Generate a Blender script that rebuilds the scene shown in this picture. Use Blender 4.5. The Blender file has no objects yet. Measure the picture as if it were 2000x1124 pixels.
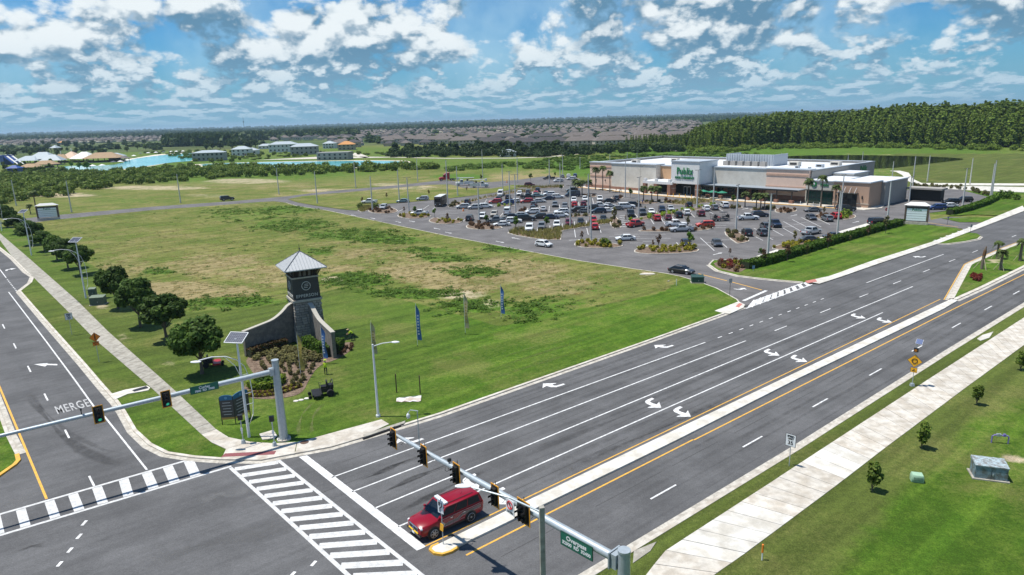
import bpy, bmesh, math, random
import numpy as np
from mathutils import Vector, Matrix
from mathutils.geometry import delaunay_2d_cdt
R = math.radians
random.seed(7)
RNG = np.random.default_rng(11)
SC = bpy.context.scene
COL = SC.collection
# ------------------------------------------------------------------ camera
CAM_H, FPX = 28.0, 1333.0
ROLL = math.atan((206 - 262) / 2000.0)
PITCH = math.atan((562 - 234) * math.cos(ROLL) / FPX)
cd = bpy.data.cameras.new('camera'); cam = bpy.data.objects.new('camera', cd); COL.objects.link(cam)
cd.sensor_width = 36.0; cd.lens = 36.0 * FPX / 2000.0; cd.clip_start = 0.5; cd.clip_end = 60000
cam.matrix_world = Matrix.Translation((0, 0, CAM_H)) @ Matrix.Rotation(R(90) - PITCH, 4, 'X') @ Matrix.Rotation(ROLL, 4, 'Z')
SC.camera = cam
# ------------------------------------------------------------------ light and exposure
SUN_EL, SUN_AZ = 70.5, 177.0          # the sun stands in direction SUN_AZ (degrees from +X), shadows fall the other way
sd = bpy.data.lights.new('sun', 'SUN'); so = bpy.data.objects.new('sun', sd); COL.objects.link(so)
sd.energy = 5.0; sd.angle = R(0.53); sd.color = (1.0, 0.955, 0.88)
sv = Vector((math.cos(R(SUN_AZ)) * math.cos(R(SUN_EL)), math.sin(R(SUN_AZ)) * math.cos(R(SUN_EL)), math.sin(R(SUN_EL))))
so.rotation_euler = sv.to_track_quat('Z', 'Y').to_euler(); so.location = (0, 0, 200)
SC.view_settings.view_transform = 'Standard'; SC.view_settings.look = 'None'
SC.view_settings.exposure = 0.22; SC.view_settings.gamma = 1.0; SC.view_settings.use_curve_mapping = False
SC.render.engine = 'CYCLES'
SC.cycles.use_denoising = True
SC.cycles.max_bounces = 5; SC.cycles.diffuse_bounces = 2; SC.cycles.glossy_bounces = 2; SC.cycles.transparent_max_bounces = 6; SC.cycles.volume_bounces = 0
SC.cycles.caustics_reflective = False; SC.cycles.caustics_refractive = False

class NT:                                # tiny node-tree helper
    def __init__(s, tree): s.t = tree; s.n = tree.nodes; s.l = tree.links
    def add(s, typ, **kw):
        nd = s.n.new(typ)
        for k, v in kw.items():
            if k.startswith('_'):
                setattr(nd, k[1:], v)
            else:
                key = int(k[1:]) if k[0] == 'i' and k[1:].isdigit() else k
                s.put(nd, key, v)
        return nd
    def put(s, nd, key, v):
        sock = nd.inputs[key]
        if isinstance(v, bpy.types.NodeSocket): s.l.new(v, sock)
        else: sock.default_value = v
    def math(s, op, a, b=0.0, clamp=False):
        nd = s.n.new('ShaderNodeMath'); nd.operation = op; nd.use_clamp = clamp
        s.put(nd, 0, a); s.put(nd, 1, b); return nd.outputs[0]
    def mix(s, fac, a, b, blend='MIX'):
        nd = s.n.new('ShaderNodeMix'); nd.data_type = 'RGBA'; nd.blend_type = blend
        s.put(nd, 0, fac); s.put(nd, 6, a if isinstance(a, bpy.types.NodeSocket) else tuple(a) + (1,) * (4 - len(a)))
        s.put(nd, 7, b if isinstance(b, bpy.types.NodeSocket) else tuple(b) + (1,) * (4 - len(b))); return nd.outputs[2]
    def noise(s, vec, scale, detail=4, rough=.55, dist=0.0, color=False):
        nd = s.add('ShaderNodeTexNoise', Vector=vec, Scale=scale, Detail=detail, Roughness=rough, Distortion=dist)
        return nd.outputs['Color' if color else 'Fac']
    def ramp(s, fac, lo, hi, a=0.0, b=1.0):
        nd = s.add('ShaderNodeMapRange', Value=fac); nd.interpolation_type = 'SMOOTHSTEP'
        nd.inputs[1].default_value = lo; nd.inputs[2].default_value = hi; nd.inputs[3].default_value = a; nd.inputs[4].default_value = b
        return nd.outputs[0]

def build_world():
    w = bpy.data.worlds.new('World'); SC.world = w; w.use_nodes = True
    t = NT(w.node_tree); t.n.clear()
    out = t.add('ShaderNodeOutputWorld'); bg = t.add('ShaderNodeBackground', Strength=0.1); t.l.new(bg.outputs[0], out.inputs[0])
    sky = t.add('ShaderNodeTexSky', _sky_type='NISHITA', _sun_disc=False)
    sky.sun_elevation = R(SUN_EL); sky.sun_rotation = R(90 - SUN_AZ); sky.altitude = 30; sky.air_density = 1.0; sky.dust_density = 0.6; sky.ozone_density = 2.5
    tc = t.add('ShaderNodeTexCoord').outputs['Generated']
    sp = t.add('ShaderNodeSeparateXYZ', Vector=tc); z = sp.outputs[2]
    def layer(scale, zs, seed, dz, detail, rough=.56, puff=0):
        mp = t.add('ShaderNodeMapping', Vector=tc); mp.inputs['Scale'].default_value = (scale, scale, scale * zs)
        mp.inputs['Location'].default_value = (seed, seed * 1.7, seed * .3 + dz * scale * zs)
        n_ = t.noise(mp.outputs[0], 1.0, detail, rough, .2)
        if puff == 0: return t.math('ADD', t.math('MULTIPLY', n_, .74), .115)
        vo = t.add('ShaderNodeTexVoronoi', Vector=mp.outputs[0], Scale=2.4); vo.feature = 'F1'
        vo.normalize = True; vo.inputs['Detail'].default_value = 2.0; vo.inputs['Roughness'].default_value = .5; vo.inputs['Lacunarity'].default_value = 2.2
        return t.math('ADD', t.math('MULTIPLY', n_, .74), t.math('MULTIPLY', t.math('SUBTRACT', .62, vo.outputs['Distance']), .34))
    def dens(dz):
        a = layer(9.0, 1.5, 3.1, dz, 7, .56, 1); b = layer(17.0, 1.9, 7.7, dz * .62, 6, .58, 1); c = layer(30.0, 4.2, 1.3, dz * .35, 4)
        wa = t.ramp(z, .045, .12); wc = t.ramp(z, .055, .015)
        m = t.math('ADD', t.math('MULTIPLY', a, wa), t.math('MULTIPLY', b, t.math('SUBTRACT', 1.0, wa)))
        return t.math('ADD', t.math('MULTIPLY', m, t.math('SUBTRACT', 1.0, wc)), t.math('MULTIPLY', c, wc))
    d0 = dens(0.0); d1 = dens(0.016); d2 = dens(.05)
    big = layer(2.6, 1.6, 12.4, 0, 3)
    thr = t.ramp(big, .34, .66, .03, -.055)
    x = t.math('SUBTRACT', d0, thr)
    x = t.math('SUBTRACT', x, t.ramp(z, .16, .55, 0.0, .10))        # cloud cover thinned overhead, out of view, so sky fill drops and shadows deepen
    x = t.math('ADD', x, t.ramp(z, .10, .02, 0.0, .022))
    mask = t.ramp(x, .438, .515)
    # sunlit tops where the cloud thins upward, shaded bases where it thickens upward
    g1 = t.ramp(t.math('SUBTRACT', d0, d1), -.055, .06); g2 = t.ramp(t.math('SUBTRACT', d0, d2), -.11, .12)
    lit2 = t.math('ADD', t.math('MULTIPLY', g1, .5), t.math('MULTIPLY', g2, .5))
    edge = t.ramp(x, .44, .53, .26, 0.0)
    lit3 = t.ramp(t.math('ADD', lit2, edge), .26, .98)
    ccol = t.mix(lit3, (1.15, 2.45, 3.7), (7.4, 8.0, 8.3))
    hz = t.ramp(z, .0, .11, 1.0, 0.0)
    skyc = t.mix(1.0, sky.outputs[0], (.28, .66, .95), 'MULTIPLY')
    veil = t.math('MULTIPLY', t.math('MULTIPLY', t.ramp(t.noise(tc, 5.0, 6, .6), .38, .72), t.ramp(z, .6, .1)), .5)  # veil fades overhead too, to weaken the sky fill
    skyc = t.mix(veil, skyc, (4.6, 6.6, 7.8))
    skyc = t.mix(t.math('MULTIPLY', hz, .75), skyc, (1.7, 3.7, 5.3))
    ccol = t.mix(t.math('MULTIPLY', t.ramp(z, .0, .12, 1.0, 0.0), .72), ccol, (2.3, 4.3, 5.8))
    up = t.ramp(z, -.005, .022)
    final = t.mix(t.math('MULTIPLY', mask, up), skyc, ccol)
    t.l.new(final, bg.inputs[0])
    w.cycles.sampling_method = 'MANUAL'; w.cycles.sample_map_resolution = 512
build_world()

# ------------------------------------------------------------------ survey: picture point <-> place on the ground
_cr, _sr, _cp, _sp = math.cos(ROLL), math.sin(ROLL), math.cos(PITCH), math.sin(PITCH)
def g(x, y, z=0.0):
    u, v = x - 1000.0, y - 562.0
    u2 = _cr * u + _sr * v; v2 = -_sr * u + _cr * v
    t = (z - CAM_H) / -(FPX * _sp + v2 * _cp)
    return (u2 * t, (FPX * _cp - v2 * _sp) * t)
def gl(pts, z=0.0): return [g(a, b, z) for a, b in pts]
def proj(X, Y, Z):
    z = Z - CAM_H; fwd = Y * _cp - z * _sp; up = Y * _sp + z * _cp
    u2 = X / fwd * FPX; v2 = -up / fwd * FPX
    return 1000 + _cr * u2 - _sr * v2, 562 + _sr * u2 + _cr * v2
def height(x, y, ytop):
    X, Y = g(x, y); lo, hi = 0.0, 60.0
    for _ in range(40):
        m = (lo + hi) / 2
        if proj(X, Y, m)[1] > ytop: lo = m
        else: hi = m
    return lo
def ext(a, b, d):                          # the point d metres beyond b on the line a->b
    L = math.hypot(b[0] - a[0], b[1] - a[1]); return (b[0] + (b[0] - a[0]) / L * d, b[1] + (b[1] - a[1]) / L * d)

# ------------------------------------------------------------------ materials
MATS = {}
def mat(name, col, rough=.8, var=.12, scale=2.0, col2=None, metal=0.0, bump=0.0, bscale=None, objcol=False, rand=0.0, spec=.5, coat=0.0, emit=None, island=None, detail=5):
    if name in MATS: return MATS[name]
    m = bpy.data.materials.new(name); m.use_nodes = True; t = NT(m.node_tree); t.n.clear()
    out = t.add('ShaderNodeOutputMaterial'); p = t.add('ShaderNodeBsdfPrincipled', Roughness=rough, Metallic=metal)
    t.l.new(p.outputs[0], out.inputs[0]); p.inputs['Specular IOR Level'].default_value = spec; p.inputs['Coat Weight'].default_value = coat
    geo = t.add('ShaderNodeNewGeometry'); pos = geo.outputs['Position']
    c = tuple(col) + (1,)
    if objcol:
        c = t.add('ShaderNodeObjectInfo').outputs['Color']
    if island is not None:                 # every leaf its own shade
        c = t.mix(geo.outputs['Random Per Island'], col, island)
    if col2 is not None:
        n0 = t.ramp(t.noise(pos, scale, detail, .6), .4, .62)
        c = t.mix(n0, c, col2)
    if var:
        n1 = t.noise(pos, scale * 2.3, detail, .65)
        v = t.ramp(n1, .25, .75, 1 - var, 1 + var)
        hs = t.add('ShaderNodeVectorMath', _operation='SCALE'); t.put(hs, 0, c if isinstance(c, bpy.types.NodeSocket) else c[:3]); t.put(hs, 'Scale', v); c = hs.outputs[0]
    if rand:
        oi = t.add('ShaderNodeObjectInfo').outputs['Random']
        v = t.ramp(oi, 0, 1, 1 - rand, 1 + rand)
        hs = t.add('ShaderNodeVectorMath', _operation='SCALE'); t.put(hs, 0, c if isinstance(c, bpy.types.NodeSocket) else c[:3]); t.put(hs, 'Scale', v); c = hs.outputs[0]
    t.put(p, 'Base Color', c)
    if bump:
        b = t.add('ShaderNodeBump', Strength=bump, Distance=.05, Height=t.noise(pos, bscale or scale * 6, 4, .7)); t.l.new(b.outputs[0], p.inputs['Normal'])
    if emit:
        p.inputs['Emission Color'].default_value = tuple(emit[0]) + (1,); p.inputs['Emission Strength'].default_value = emit[1]
    MATS[name] = m
    return m

def asphalt(name, base, streak_ang):
    m = bpy.data.materials.new(name); m.use_nodes = True; t = NT(m.node_tree); t.n.clear()
    out = t.add('ShaderNodeOutputMaterial'); p = t.add('ShaderNodeBsdfPrincipled', Roughness=.93); t.l.new(p.outputs[0], out.inputs[0]); p.inputs['Specular IOR Level'].default_value = .25
    pos = t.add('ShaderNodeNewGeometry').outputs['Position']
    mp = t.add('ShaderNodeMapping', Vector=pos, _vector_type='TEXTURE'); mp.inputs['Rotation'].default_value = (0, 0, R(streak_ang)); mp.inputs['Scale'].default_value = (16, .8, 1)
    st = t.noise(mp.outputs[0], 1.0, 5, .6); blot = t.noise(pos, .16, 5, .6); grit = t.noise(pos, 9.0, 3, .8); grit2 = t.noise(pos, 2.2, 4, .7)
    v = t.math('MULTIPLY', t.ramp(st, .3, .7, .90, 1.09), t.ramp(blot, .3, .7, .80, 1.16))
    v = t.math('MULTIPLY', v, t.ramp(grit, .3, .7, .82, 1.18)); v = t.math('MULTIPLY', v, t.ramp(grit2, .3, .7, .93, 1.07))
    mp2 = t.add('ShaderNodeMapping', Vector=pos, _vector_type='TEXTURE'); mp2.inputs['Rotation'].default_value = (0, 0, R(streak_ang)); mp2.inputs['Scale'].default_value = (5, 1.0, 1)
    oil = t.ramp(t.noise(mp2.outputs[0], .42, 6, .72), .63, .76, 1.0, .62); v = t.math('MULTIPLY', v, oil)
    vo = t.add('ShaderNodeTexVoronoi', Vector=t.math('ADD', 0, 0) if 0 else pos, Scale=.09); vo.feature = 'DISTANCE_TO_EDGE'
    hs = t.add('ShaderNodeVectorMath', _operation='SCALE'); hs.inputs[0].default_value = base; t.put(hs, 'Scale', v)
    t.l.new(hs.outputs[0], p.inputs['Base Color'])
    b = t.add('ShaderNodeBump', Strength=.35, Distance=.02, Height=t.noise(pos, 25.0, 3, .8)); t.l.new(b.outputs[0], p.inputs['Normal'])
    MATS[name] = m; return m

def ground_mat(name):
    """vegetated soil: zone attribute r = dry straw, g = lush weeds, b = bare sand, a = mown lawn"""
    m = bpy.data.materials.new(name); m.use_nodes = True; t = NT(m.node_tree); t.n.clear()
    out = t.add('ShaderNodeOutputMaterial'); p = t.add('ShaderNodeBsdfPrincipled', Roughness=.95); t.l.new(p.outputs[0], out.inputs[0]); p.inputs['Specular IOR Level'].default_value = .15
    pos = t.add('ShaderNodeNewGeometry').outputs['Position']
    at = t.add('ShaderNodeAttribute', _attribute_name='zone'); sp = t.add('ShaderNodeSeparateColor', Color=at.outputs['Color'])
    dry, lush, sand, lawn = sp.outputs[0], sp.outputs[1], sp.outputs[2], at.outputs['Alpha']
    n1 = t.noise(pos, .09, 6, .62); n2 = t.noise(pos, .45, 6, .65); n3 = t.noise(pos, 2.6, 5, .7); n4 = t.noise(pos, 9.0, 3, .75)
    base = t.mix(t.ramp(n1, .35, .65), (.105, .138, .026), (.190, .178, .058))
    base = t.mix(t.ramp(n2, .42, .72), base, (.090, .125, .018))
    def fac(a, n, k=1.0, lo=.33, hi=.80): return t.ramp(t.math('ADD', a, t.math('MULTIPLY', t.math('SUBTRACT', n, .5), k * 2.2)), lo, hi)
    nn = t.math('ADD', t.math('ADD', t.math('MULTIPLY', n2, .42), t.math('MULTIPLY', n3, .26)), t.math('MULTIPLY', n1, .32))
    straw = t.mix(t.ramp(n3, .3, .7), (.33, .265, .135), (.205, .170, .075))
    base = t.mix(fac(dry, nn, 1.5), base, straw)
    base = t.mix(fac(lush, nn, 1.7), base, t.mix(t.ramp(n3, .3, .7), (.050, .112, .010), (.092, .165, .018)))
    mowed = t.mix(t.ramp(nn, .40, .60), (.050, .108, .008), (.090, .152, .016))
    mowed = t.mix(t.math('MULTIPLY', dry, .8), mowed, (.088, .100, .026))
    mowed = t.mix(t.math('MULTIPLY', t.ramp(t.math('ADD', n1, t.math('MULTIPLY', n3, .35)), .66, .86), .6), mowed, (.145, .145, .045))
    mp = t.add('ShaderNodeMapping', Vector=pos, _vector_type='TEXTURE'); mp.inputs['Rotation'].default_value = (0, 0, R(39)); mp.inputs['Scale'].default_value = (30, 1.5, 1)
    stripe = t.ramp(t.noise(mp.outputs[0], 1.0, 3, .5), .38, .62, .84, 1.15)
    base = t.mix(t.ramp(lawn, .35, .65), base, mowed)
    base = t.mix(fac(sand, nn, .8), base, t.mix(t.ramp(n3, .35, .65), (.52, .44, .32), (.36, .29, .18)))
    v = t.math('MULTIPLY', t.ramp(n4, .25, .75, .60, 1.40), t.ramp(n3, .25, .75, .84, 1.16)); v = t.math('MULTIPLY', v, stripe)
    hs = t.add('ShaderNodeVectorMath', _operation='SCALE'); t.put(hs, 0, base); t.put(hs, 'Scale', v); t.l.new(hs.outputs[0], p.inputs['Base Color'])
    b = t.add('ShaderNodeBump', Strength=.8, Distance=.12, Height=t.noise(pos, 6.0, 5, .8)); t.l.new(b.outputs[0], p.inputs['Normal'])
    MATS[name] = m; return m

def glassy(name, col, rough=.06):
    return mat(name, col, rough=rough, var=0, spec=.5)

ASPH = asphalt('asphalt_road', (.106, .106, .108), 39.2)
ASPH2 = asphalt('asphalt_lot', (.134, .128, .127), -50)
GROUND = ground_mat('vegetated_ground')
CONC = mat('concrete', (.54, .505, .445), .9, .14, .8, col2=(.43, .385, .32), bump=.15, rand=.06)
CONC_OLD = mat('weathered_concrete', (.36, .34, .29), .92, .13, 1.6, col2=(.27, .25, .21), bump=.2, rand=.07)
CONC_NEW = mat('pale_concrete', (.60, .58, .53), .88, .12, .6, col2=(.49, .46, .40), rand=.06)
GUTTER = mat('gutter_concrete', (.50, .47, .41), .9, .15, 1.5, col2=(.36, .33, .28))
WHITE = mat('white_road_paint', (.72, .72, .71), .7, .14, 2.2, col2=(.50, .50, .49)); CROSS = mat('weathered_white_paint', (.58, .58, .57), .8, .12, 2.5, col2=(.47, .47, .46)); WORN = mat('worn_white_paint', (.46, .46, .455), .8, .3, 4.0, col2=(.24, .24, .24))
YELLOW = mat('yellow_road_paint', (.72, .39, .045), .7, .12, 3.0, col2=(.58, .32, .06))
GALV = mat('galvanised_steel', (.40, .45, .48), .45, .10, 2.0, metal=.35)
WHITEMETAL = mat('white_painted_metal', (.68, .70, .72), .4, .04, 1.0)
BLACK = mat('black_plastic', (.012, .012, .013), .5, .05, 2)
DARKMETAL = mat('dark_metal', (.035, .033, .032), .5, .1, 2)
RUBBER = mat('tyre_rubber', (.014, .014, .015), .9, .1, 3)
RIM = mat('wheel_rim_alloy', (.42, .43, .45), .35, .05, 3, metal=.6)
GLASS = glassy('dark_window_glass', (.012, .016, .020))
GREENGLASS = glassy('green_storefront_glass', (.010, .050, .040))
PAINT = mat('car_paint', (.5, .5, .5), .32, 0, objcol=True, coat=.6)
LAMP = mat('headlamp_lens', (.75, .76, .78), .15, 0)
TAIL = mat('tail_lamp_red', (.35, .012, .010), .25, 0)
MULCH = mat('mulch_bed', (.115, .075, .050), .95, .35, 3, col2=(.20, .145, .10), bump=.6)
SIGN_GREEN = mat('street_sign_green', (.008, .135, .085), .5, .04, 1)
SIGN_WHITE = mat('sign_white', (.74, .76, .77), .5, .04, 1)
SIGN_ORANGE = mat('sign_orange', (.80, .21, .015), .5, .05, 1)
SIGN_YELLOW = mat('sign_yellow', (.85, .42, .015), .5, .05, 1)
SIGN_RED = mat('sign_red', (.55, .02, .02), .5, .05, 1)
SOLAR = mat('solar_cell', (.012, .022, .055), .45, .1, 1, spec=.3)
BARK = mat('bark', (.105, .085, .065), .9, .3, 4, bump=.5)
BRICKRED = mat('maroon_tactile', (.22, .07, .075), .9, .15, 3)

# ------------------------------------------------------------------ meshes
class MB:
    def __init__(s): s.v = []; s.f = []; s.m = []; s.cur = 0
    def add(s, vs, fs):
        o = len(s.v); s.v += [tuple(map(float, q)) for q in vs]; s.f += [tuple(i + o for i in q) for q in fs]; s.m += [s.cur] * len(fs); return s
    def slot(s, i): s.cur = i; return s
    def box(s, c, d, rz=0.0):
        x, y, z = c; a, b, h = d[0] / 2, d[1] / 2, d[2] / 2; ca, sa = math.cos(rz), math.sin(rz)
        vs = [(x + ca * p - sa * q, y + sa * p + ca * q, z + r) for r in (-h, h) for p, q in ((-a, -b), (a, -b), (a, b), (-a, b))]
        return s.add(vs, [(3, 2, 1, 0), (4, 5, 6, 7), (0, 1, 5, 4), (1, 2, 6, 5), (2, 3, 7, 6), (3, 0, 4, 7)])
    def prism(s, poly, z0, z1, bottom=False):
        n = len(poly)
        a = sum(poly[i][0] * poly[(i + 1) % n][1] - poly[(i + 1) % n][0] * poly[i][1] for i in range(n))
        if a < 0: poly = poly[::-1]
        vs = [(p[0], p[1], z0) for p in poly] + [(p[0], p[1], z1) for p in poly]
        fs = [tuple(range(n, 2 * n))] + [(i, (i + 1) % n, n + (i + 1) % n, n + i) for i in range(n)]
        if bottom: fs.append(tuple(range(n))[::-1])
        return s.add(vs, fs)
    def sheet(s, poly, z):
        n = len(poly); a = sum(poly[i][0] * poly[(i + 1) % n][1] - poly[(i + 1) % n][0] * poly[i][1] for i in range(n))
        if a < 0: poly = poly[::-1]
        return s.add([(p[0], p[1], z) for p in poly], [tuple(range(n))])
    def tube(s, path, rad, n=8, cap=True):
        path = [Vector(p) for p in path]
        if not hasattr(rad, '__len__'): rad = [rad] * len(path)
        vs = []; k = len(path)
        for i, p in enumerate(path):
            d = (path[min(i + 1, k - 1)] - path[max(i - 1, 0)]).normalized()
            ref = Vector((0, 0, 1)) if abs(d.z) < .95 else Vector((1, 0, 0))
            a = d.cross(ref).normalized(); b = a.cross(d)
            vs += [tuple(p + (a * math.cos(2 * math.pi * j / n) + b * math.sin(2 * math.pi * j / n)) * rad[i]) for j in range(n)]
        fs = [(i * n + j, i * n + (j + 1) % n, (i + 1) * n + (j + 1) % n, (i + 1) * n + j) for i in range(k - 1) for j in range(n)]
        if cap: fs += [tuple(range(n)), tuple(range((k - 1) * n, k * n))[::-1]]
        fs = [q[::-1] for q in fs]
        return s.add(vs, fs)
    def cone(s, c, r0, r1, h, n=12): return s.tube([(c[0], c[1], c[2]), (c[0], c[1], c[2] + h)], [r0, max(r1, .001)], n)
    def cyl(s, c, axis, r, w, n=14):
        a = Vector(axis).normalized() * (w / 2); c = Vector(c); return s.tube([c - a, c + a], r, n)
    def quad(s, a, b, c, d): return s.add([a, b, c, d], [(0, 1, 2, 3)])
    def ell(s, c, r, nu=10, nv=6):
        vs = [(c[0], c[1], c[2] - r[2])]
        for i in range(1, nv):
            t = -math.pi / 2 + math.pi * i / nv
            vs += [(c[0] + r[0] * math.cos(t) * math.cos(2 * math.pi * j / nu), c[1] + r[1] * math.cos(t) * math.sin(2 * math.pi * j / nu), c[2] + r[2] * math.sin(t)) for j in range(nu)]
        vs.append((c[0], c[1], c[2] + r[2])); L = len(vs) - 1
        fs = [(0, 1 + (j + 1) % nu, 1 + j) for j in range(nu)]
        for i in range(nv - 2):
            o = 1 + i * nu; fs += [(o + j, o + (j + 1) % nu, o + nu + (j + 1) % nu, o + nu + j) for j in range(nu)]
        o = 1 + (nv - 2) * nu; fs += [(o + j, o + (j + 1) % nu, L) for j in range(nu)]
        return s.add(vs, fs)
    def mesh(s, name, smooth=None):
        me = bpy.data.meshes.new(name); me.from_pydata(s.v, [], s.f)
        me.polygons.foreach_set('material_index', s.m)
        if smooth is not None:
            me.polygons.foreach_set('use_smooth', [True] * len(s.f)); me.update(); me.set_sharp_from_angle(angle=R(smooth))
        me.update(); return me

def link(o, parent=None):
    COL.objects.link(o)
    if parent is not None: o.parent = parent
    return o
def obj(name, mb, mats, parent=None, loc=(0, 0, 0), rz=0.0, smooth=None, kind=None):
    me = mb.mesh(name, smooth) if isinstance(mb, MB) else mb
    if not me.materials:
        for m in (mats if isinstance(mats, (list, tuple)) else [mats]): me.materials.append(m)
    o = bpy.data.objects.new(name, me); link(o, parent); o.location = loc; o.rotation_euler = (0, 0, rz)
    if kind: o['kind'] = kind
    return o
def tag(o, label, cat, group=None):
    o['label'] = label; o['category'] = cat
    if group: o['group'] = group
    return o
def thing(name, label, cat, loc=(0, 0, 0), rz=0.0, group=None):
    o = bpy.data.objects.new(name, None); o.empty_display_size = .3; link(o); o.location = loc; o.rotation_euler = (0, 0, rz)
    return tag(o, label, cat, group)
def dup(root, loc=None, rz=None, scale=None, label=None, group=None):
    def cp(o, par):
        c = o.copy(); link(c, par)
        for ch in o.children: cp(ch, c)
        return c
    kids = list(root.children)
    r = root.copy(); link(r)
    for ch in kids: cp(ch, r)
    if loc is not None: r.location = loc
    if rz is not None: r.rotation_euler = (0, 0, rz)
    if scale is not None: r.scale = scale if hasattr(scale, '__len__') else (scale,) * 3
    if label: r['label'] = label
    if group: r['group'] = group
    return r
def npmesh(name, V, F, mats, uvcol=None):
    """many like faces: V (n,3), F (m,k)"""
    me = bpy.data.meshes.new(name); n, (m, k) = len(V), F.shape
    me.vertices.add(n); me.vertices.foreach_set('co', np.asarray(V, dtype=np.float32).ravel())
    me.loops.add(m * k); me.loops.foreach_set('vertex_index', F.astype(np.int32).ravel())
    me.polygons.add(m); me.polygons.foreach_set('loop_start', np.arange(0, m * k, k, dtype=np.int32))
    me.update(calc_edges=True)
    for q in (mats if isinstance(mats, (list, tuple)) else [mats]): me.materials.append(q)
    return me
def ribbon_mb(mb, pts, w0, w1, z0, z1, closed=False):
    """a strip along pts between offsets w0 and w1 (left positive), top z1, with sides to z0"""
    n = len(pts); A = []; B = []
    for i in range(n):
        p0 = pts[i - 1] if (i > 0 or closed) else pts[i]; p1 = pts[(i + 1) % n] if (i < n - 1 or closed) else pts[i]
        d1 = Vector((pts[i][0] - p0[0], pts[i][1] - p0[1])); d2 = Vector((p1[0] - pts[i][0], p1[1] - pts[i][1]))
        if d1.length < 1e-6: d1 = d2
        if d2.length < 1e-6: d2 = d1
        d1.normalize(); d2.normalize(); t = (d1 + d2)
        if t.length < 1e-3: t = d1
        t.normalize(); nrm = Vector((-t.y, t.x)); k = 1 / max(.5, nrm.dot(Vector((-d1.y, d1.x))))
        A.append((pts[i][0] + nrm.x * w0 * k, pts[i][1] + nrm.y * w0 * k)); B.append((pts[i][0] + nrm.x * w1 * k, pts[i][1] + nrm.y * w1 * k))
    vs = []
    for a, b in zip(A, B): vs += [(a[0], a[1], z0), (a[0], a[1], z1), (b[0], b[1], z1), (b[0], b[1], z0)]
    fs = []
    for i in range(n if closed else n - 1):
        o, q = i * 4, ((i + 1) % n) * 4
        for j in range(3): fs.append((o + j, q + j, q + j + 1, o + j + 1) if w1 > w0 else (o + j + 1, q + j + 1, q + j, o + j))
    if not closed: fs += [(0, 1, 2, 3)[::-1], (4 * n - 4, 4 * n - 3, 4 * n - 2, 4 * n - 1)]
    mb.add(vs, fs); return A, B
def lerp(a, b, t): return tuple(p + (q - p) * t for p, q in zip(a, b))
def along(pts, step):
    """points every step metres along a polyline with the heading there"""
    out = []; acc = 0.0
    for a, b in zip(pts, pts[1:]):
        L = math.hypot(b[0] - a[0], b[1] - a[1]); an = math.atan2(b[1] - a[1], b[0] - a[0]); s = acc
        while s < L: out.append((a[0] + (b[0] - a[0]) * s / L, a[1] + (b[1] - a[1]) * s / L, an)); s += step
        acc = s - L
    return out
def text_mesh(txt, size, align='CENTER', depth=0.0, bold=0.0, spacing=1.0):
    cu = bpy.data.curves.new('txt', 'FONT'); cu.body = txt; cu.size = size; cu.align_x = align; cu.align_y = 'CENTER'; cu.extrude = depth; cu.offset = bold; cu.space_character = spacing; cu.resolution_u = 3; cu.space_line = .95
    o = bpy.data.objects.new('txt', cu); COL.objects.link(o); bpy.context.view_layer.update()
    me = bpy.data.meshes.new_from_object(o.evaluated_get(bpy.context.evaluated_depsgraph_get()))
    bpy.data.objects.remove(o); bpy.data.curves.remove(cu); me.materials.clear(); return me
def text(name, txt, size, m, parent, loc, rot, bold=0.0, depth=.004, spacing=1.0, stretch=1.0):
    me = text_mesh(txt, size, depth=depth, bold=bold, spacing=spacing); me.materials.append(m)
    o = bpy.data.objects.new(name, me); link(o, parent); o.location = loc; o.rotation_euler = rot; o.scale = (1, stretch, 1); return o
HAZE = 0.00007
U_ANG, V_ANG = 39.2, -48.4                # the two streets
# ================================================================== the setting
def inpoly(P, X, Y):
    r = np.zeros(len(X), bool); n = len(P)
    for i in range(n):
        x0, y0 = P[i]; x1, y1 = P[(i + 1) % n]
        c = ((y0 > Y) != (y1 > Y)); 
        with np.errstate(divide='ignore', invalid='ignore'): xi = (x1 - x0) * (Y - y0) / (y1 - y0) + x0
        r ^= c & (X < xi)
    return r
# zones of growth on the land: (picture x, y, half width, half height, channel, strength)
ZONES = []
def zn(ch, *rows):
    for r in rows: ZONES.append((r[0], r[1], r[2], r[3], ch, r[4] if len(r) > 4 else .8))
zn(0, (300, 470, 190, 22, .32), (430, 520, 120, 26, .62), (330, 570, 130, 20, .9), (520, 540, 60, 25, .6), (450, 570, 60, 14, .8), (760, 500, 120, 22, .55), (850, 535, 130, 22, .8), (700, 480, 120, 14, .45), (1000, 530, 110, 26, .72), (1090, 560, 90, 20, .62), (900, 565, 80, 12, .8), (600, 450, 100, 14, .35), (240, 520, 60, 30, .5),
   (1190, 540, 80, 14, .4), (660, 525, 60, 8, .7), (560, 385, 60, 8, .5), (700, 375, 170, 8, .5), (870, 365, 120, 7, .5), (1030, 345, 100, 12, .75), (1090, 335, 60, 8, .8), (720, 350, 200, 10, .42), (480, 360, 200, 10, .5))
zn(2, (110, 381, 90, 5, .7), (300, 367, 120, 5, .62), (480, 354, 90, 6, .6), (650, 547, 22, 6, .9), (900, 577, 60, 10, .62), (960, 595, 30, 12, .5), (1265, 536, 14, 4, .95), (640, 372, 90, 4, .55), (410, 382, 60, 4, .5), (770, 361, 60, 4, .6), (1060, 350, 40, 5, .45), (200, 600, 16, 8, .55), (240, 660, 18, 14, .45), (330, 710, 20, 12, .45), (140, 655, 22, 16, .4), (1850, 512, 1, 1, 0), (1940, 512, 18, 6, .7), (1985, 895, 26, 9, .8), (1390, 615, 8, 3, .3), (800, 367, 60, 5, .55))
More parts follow.
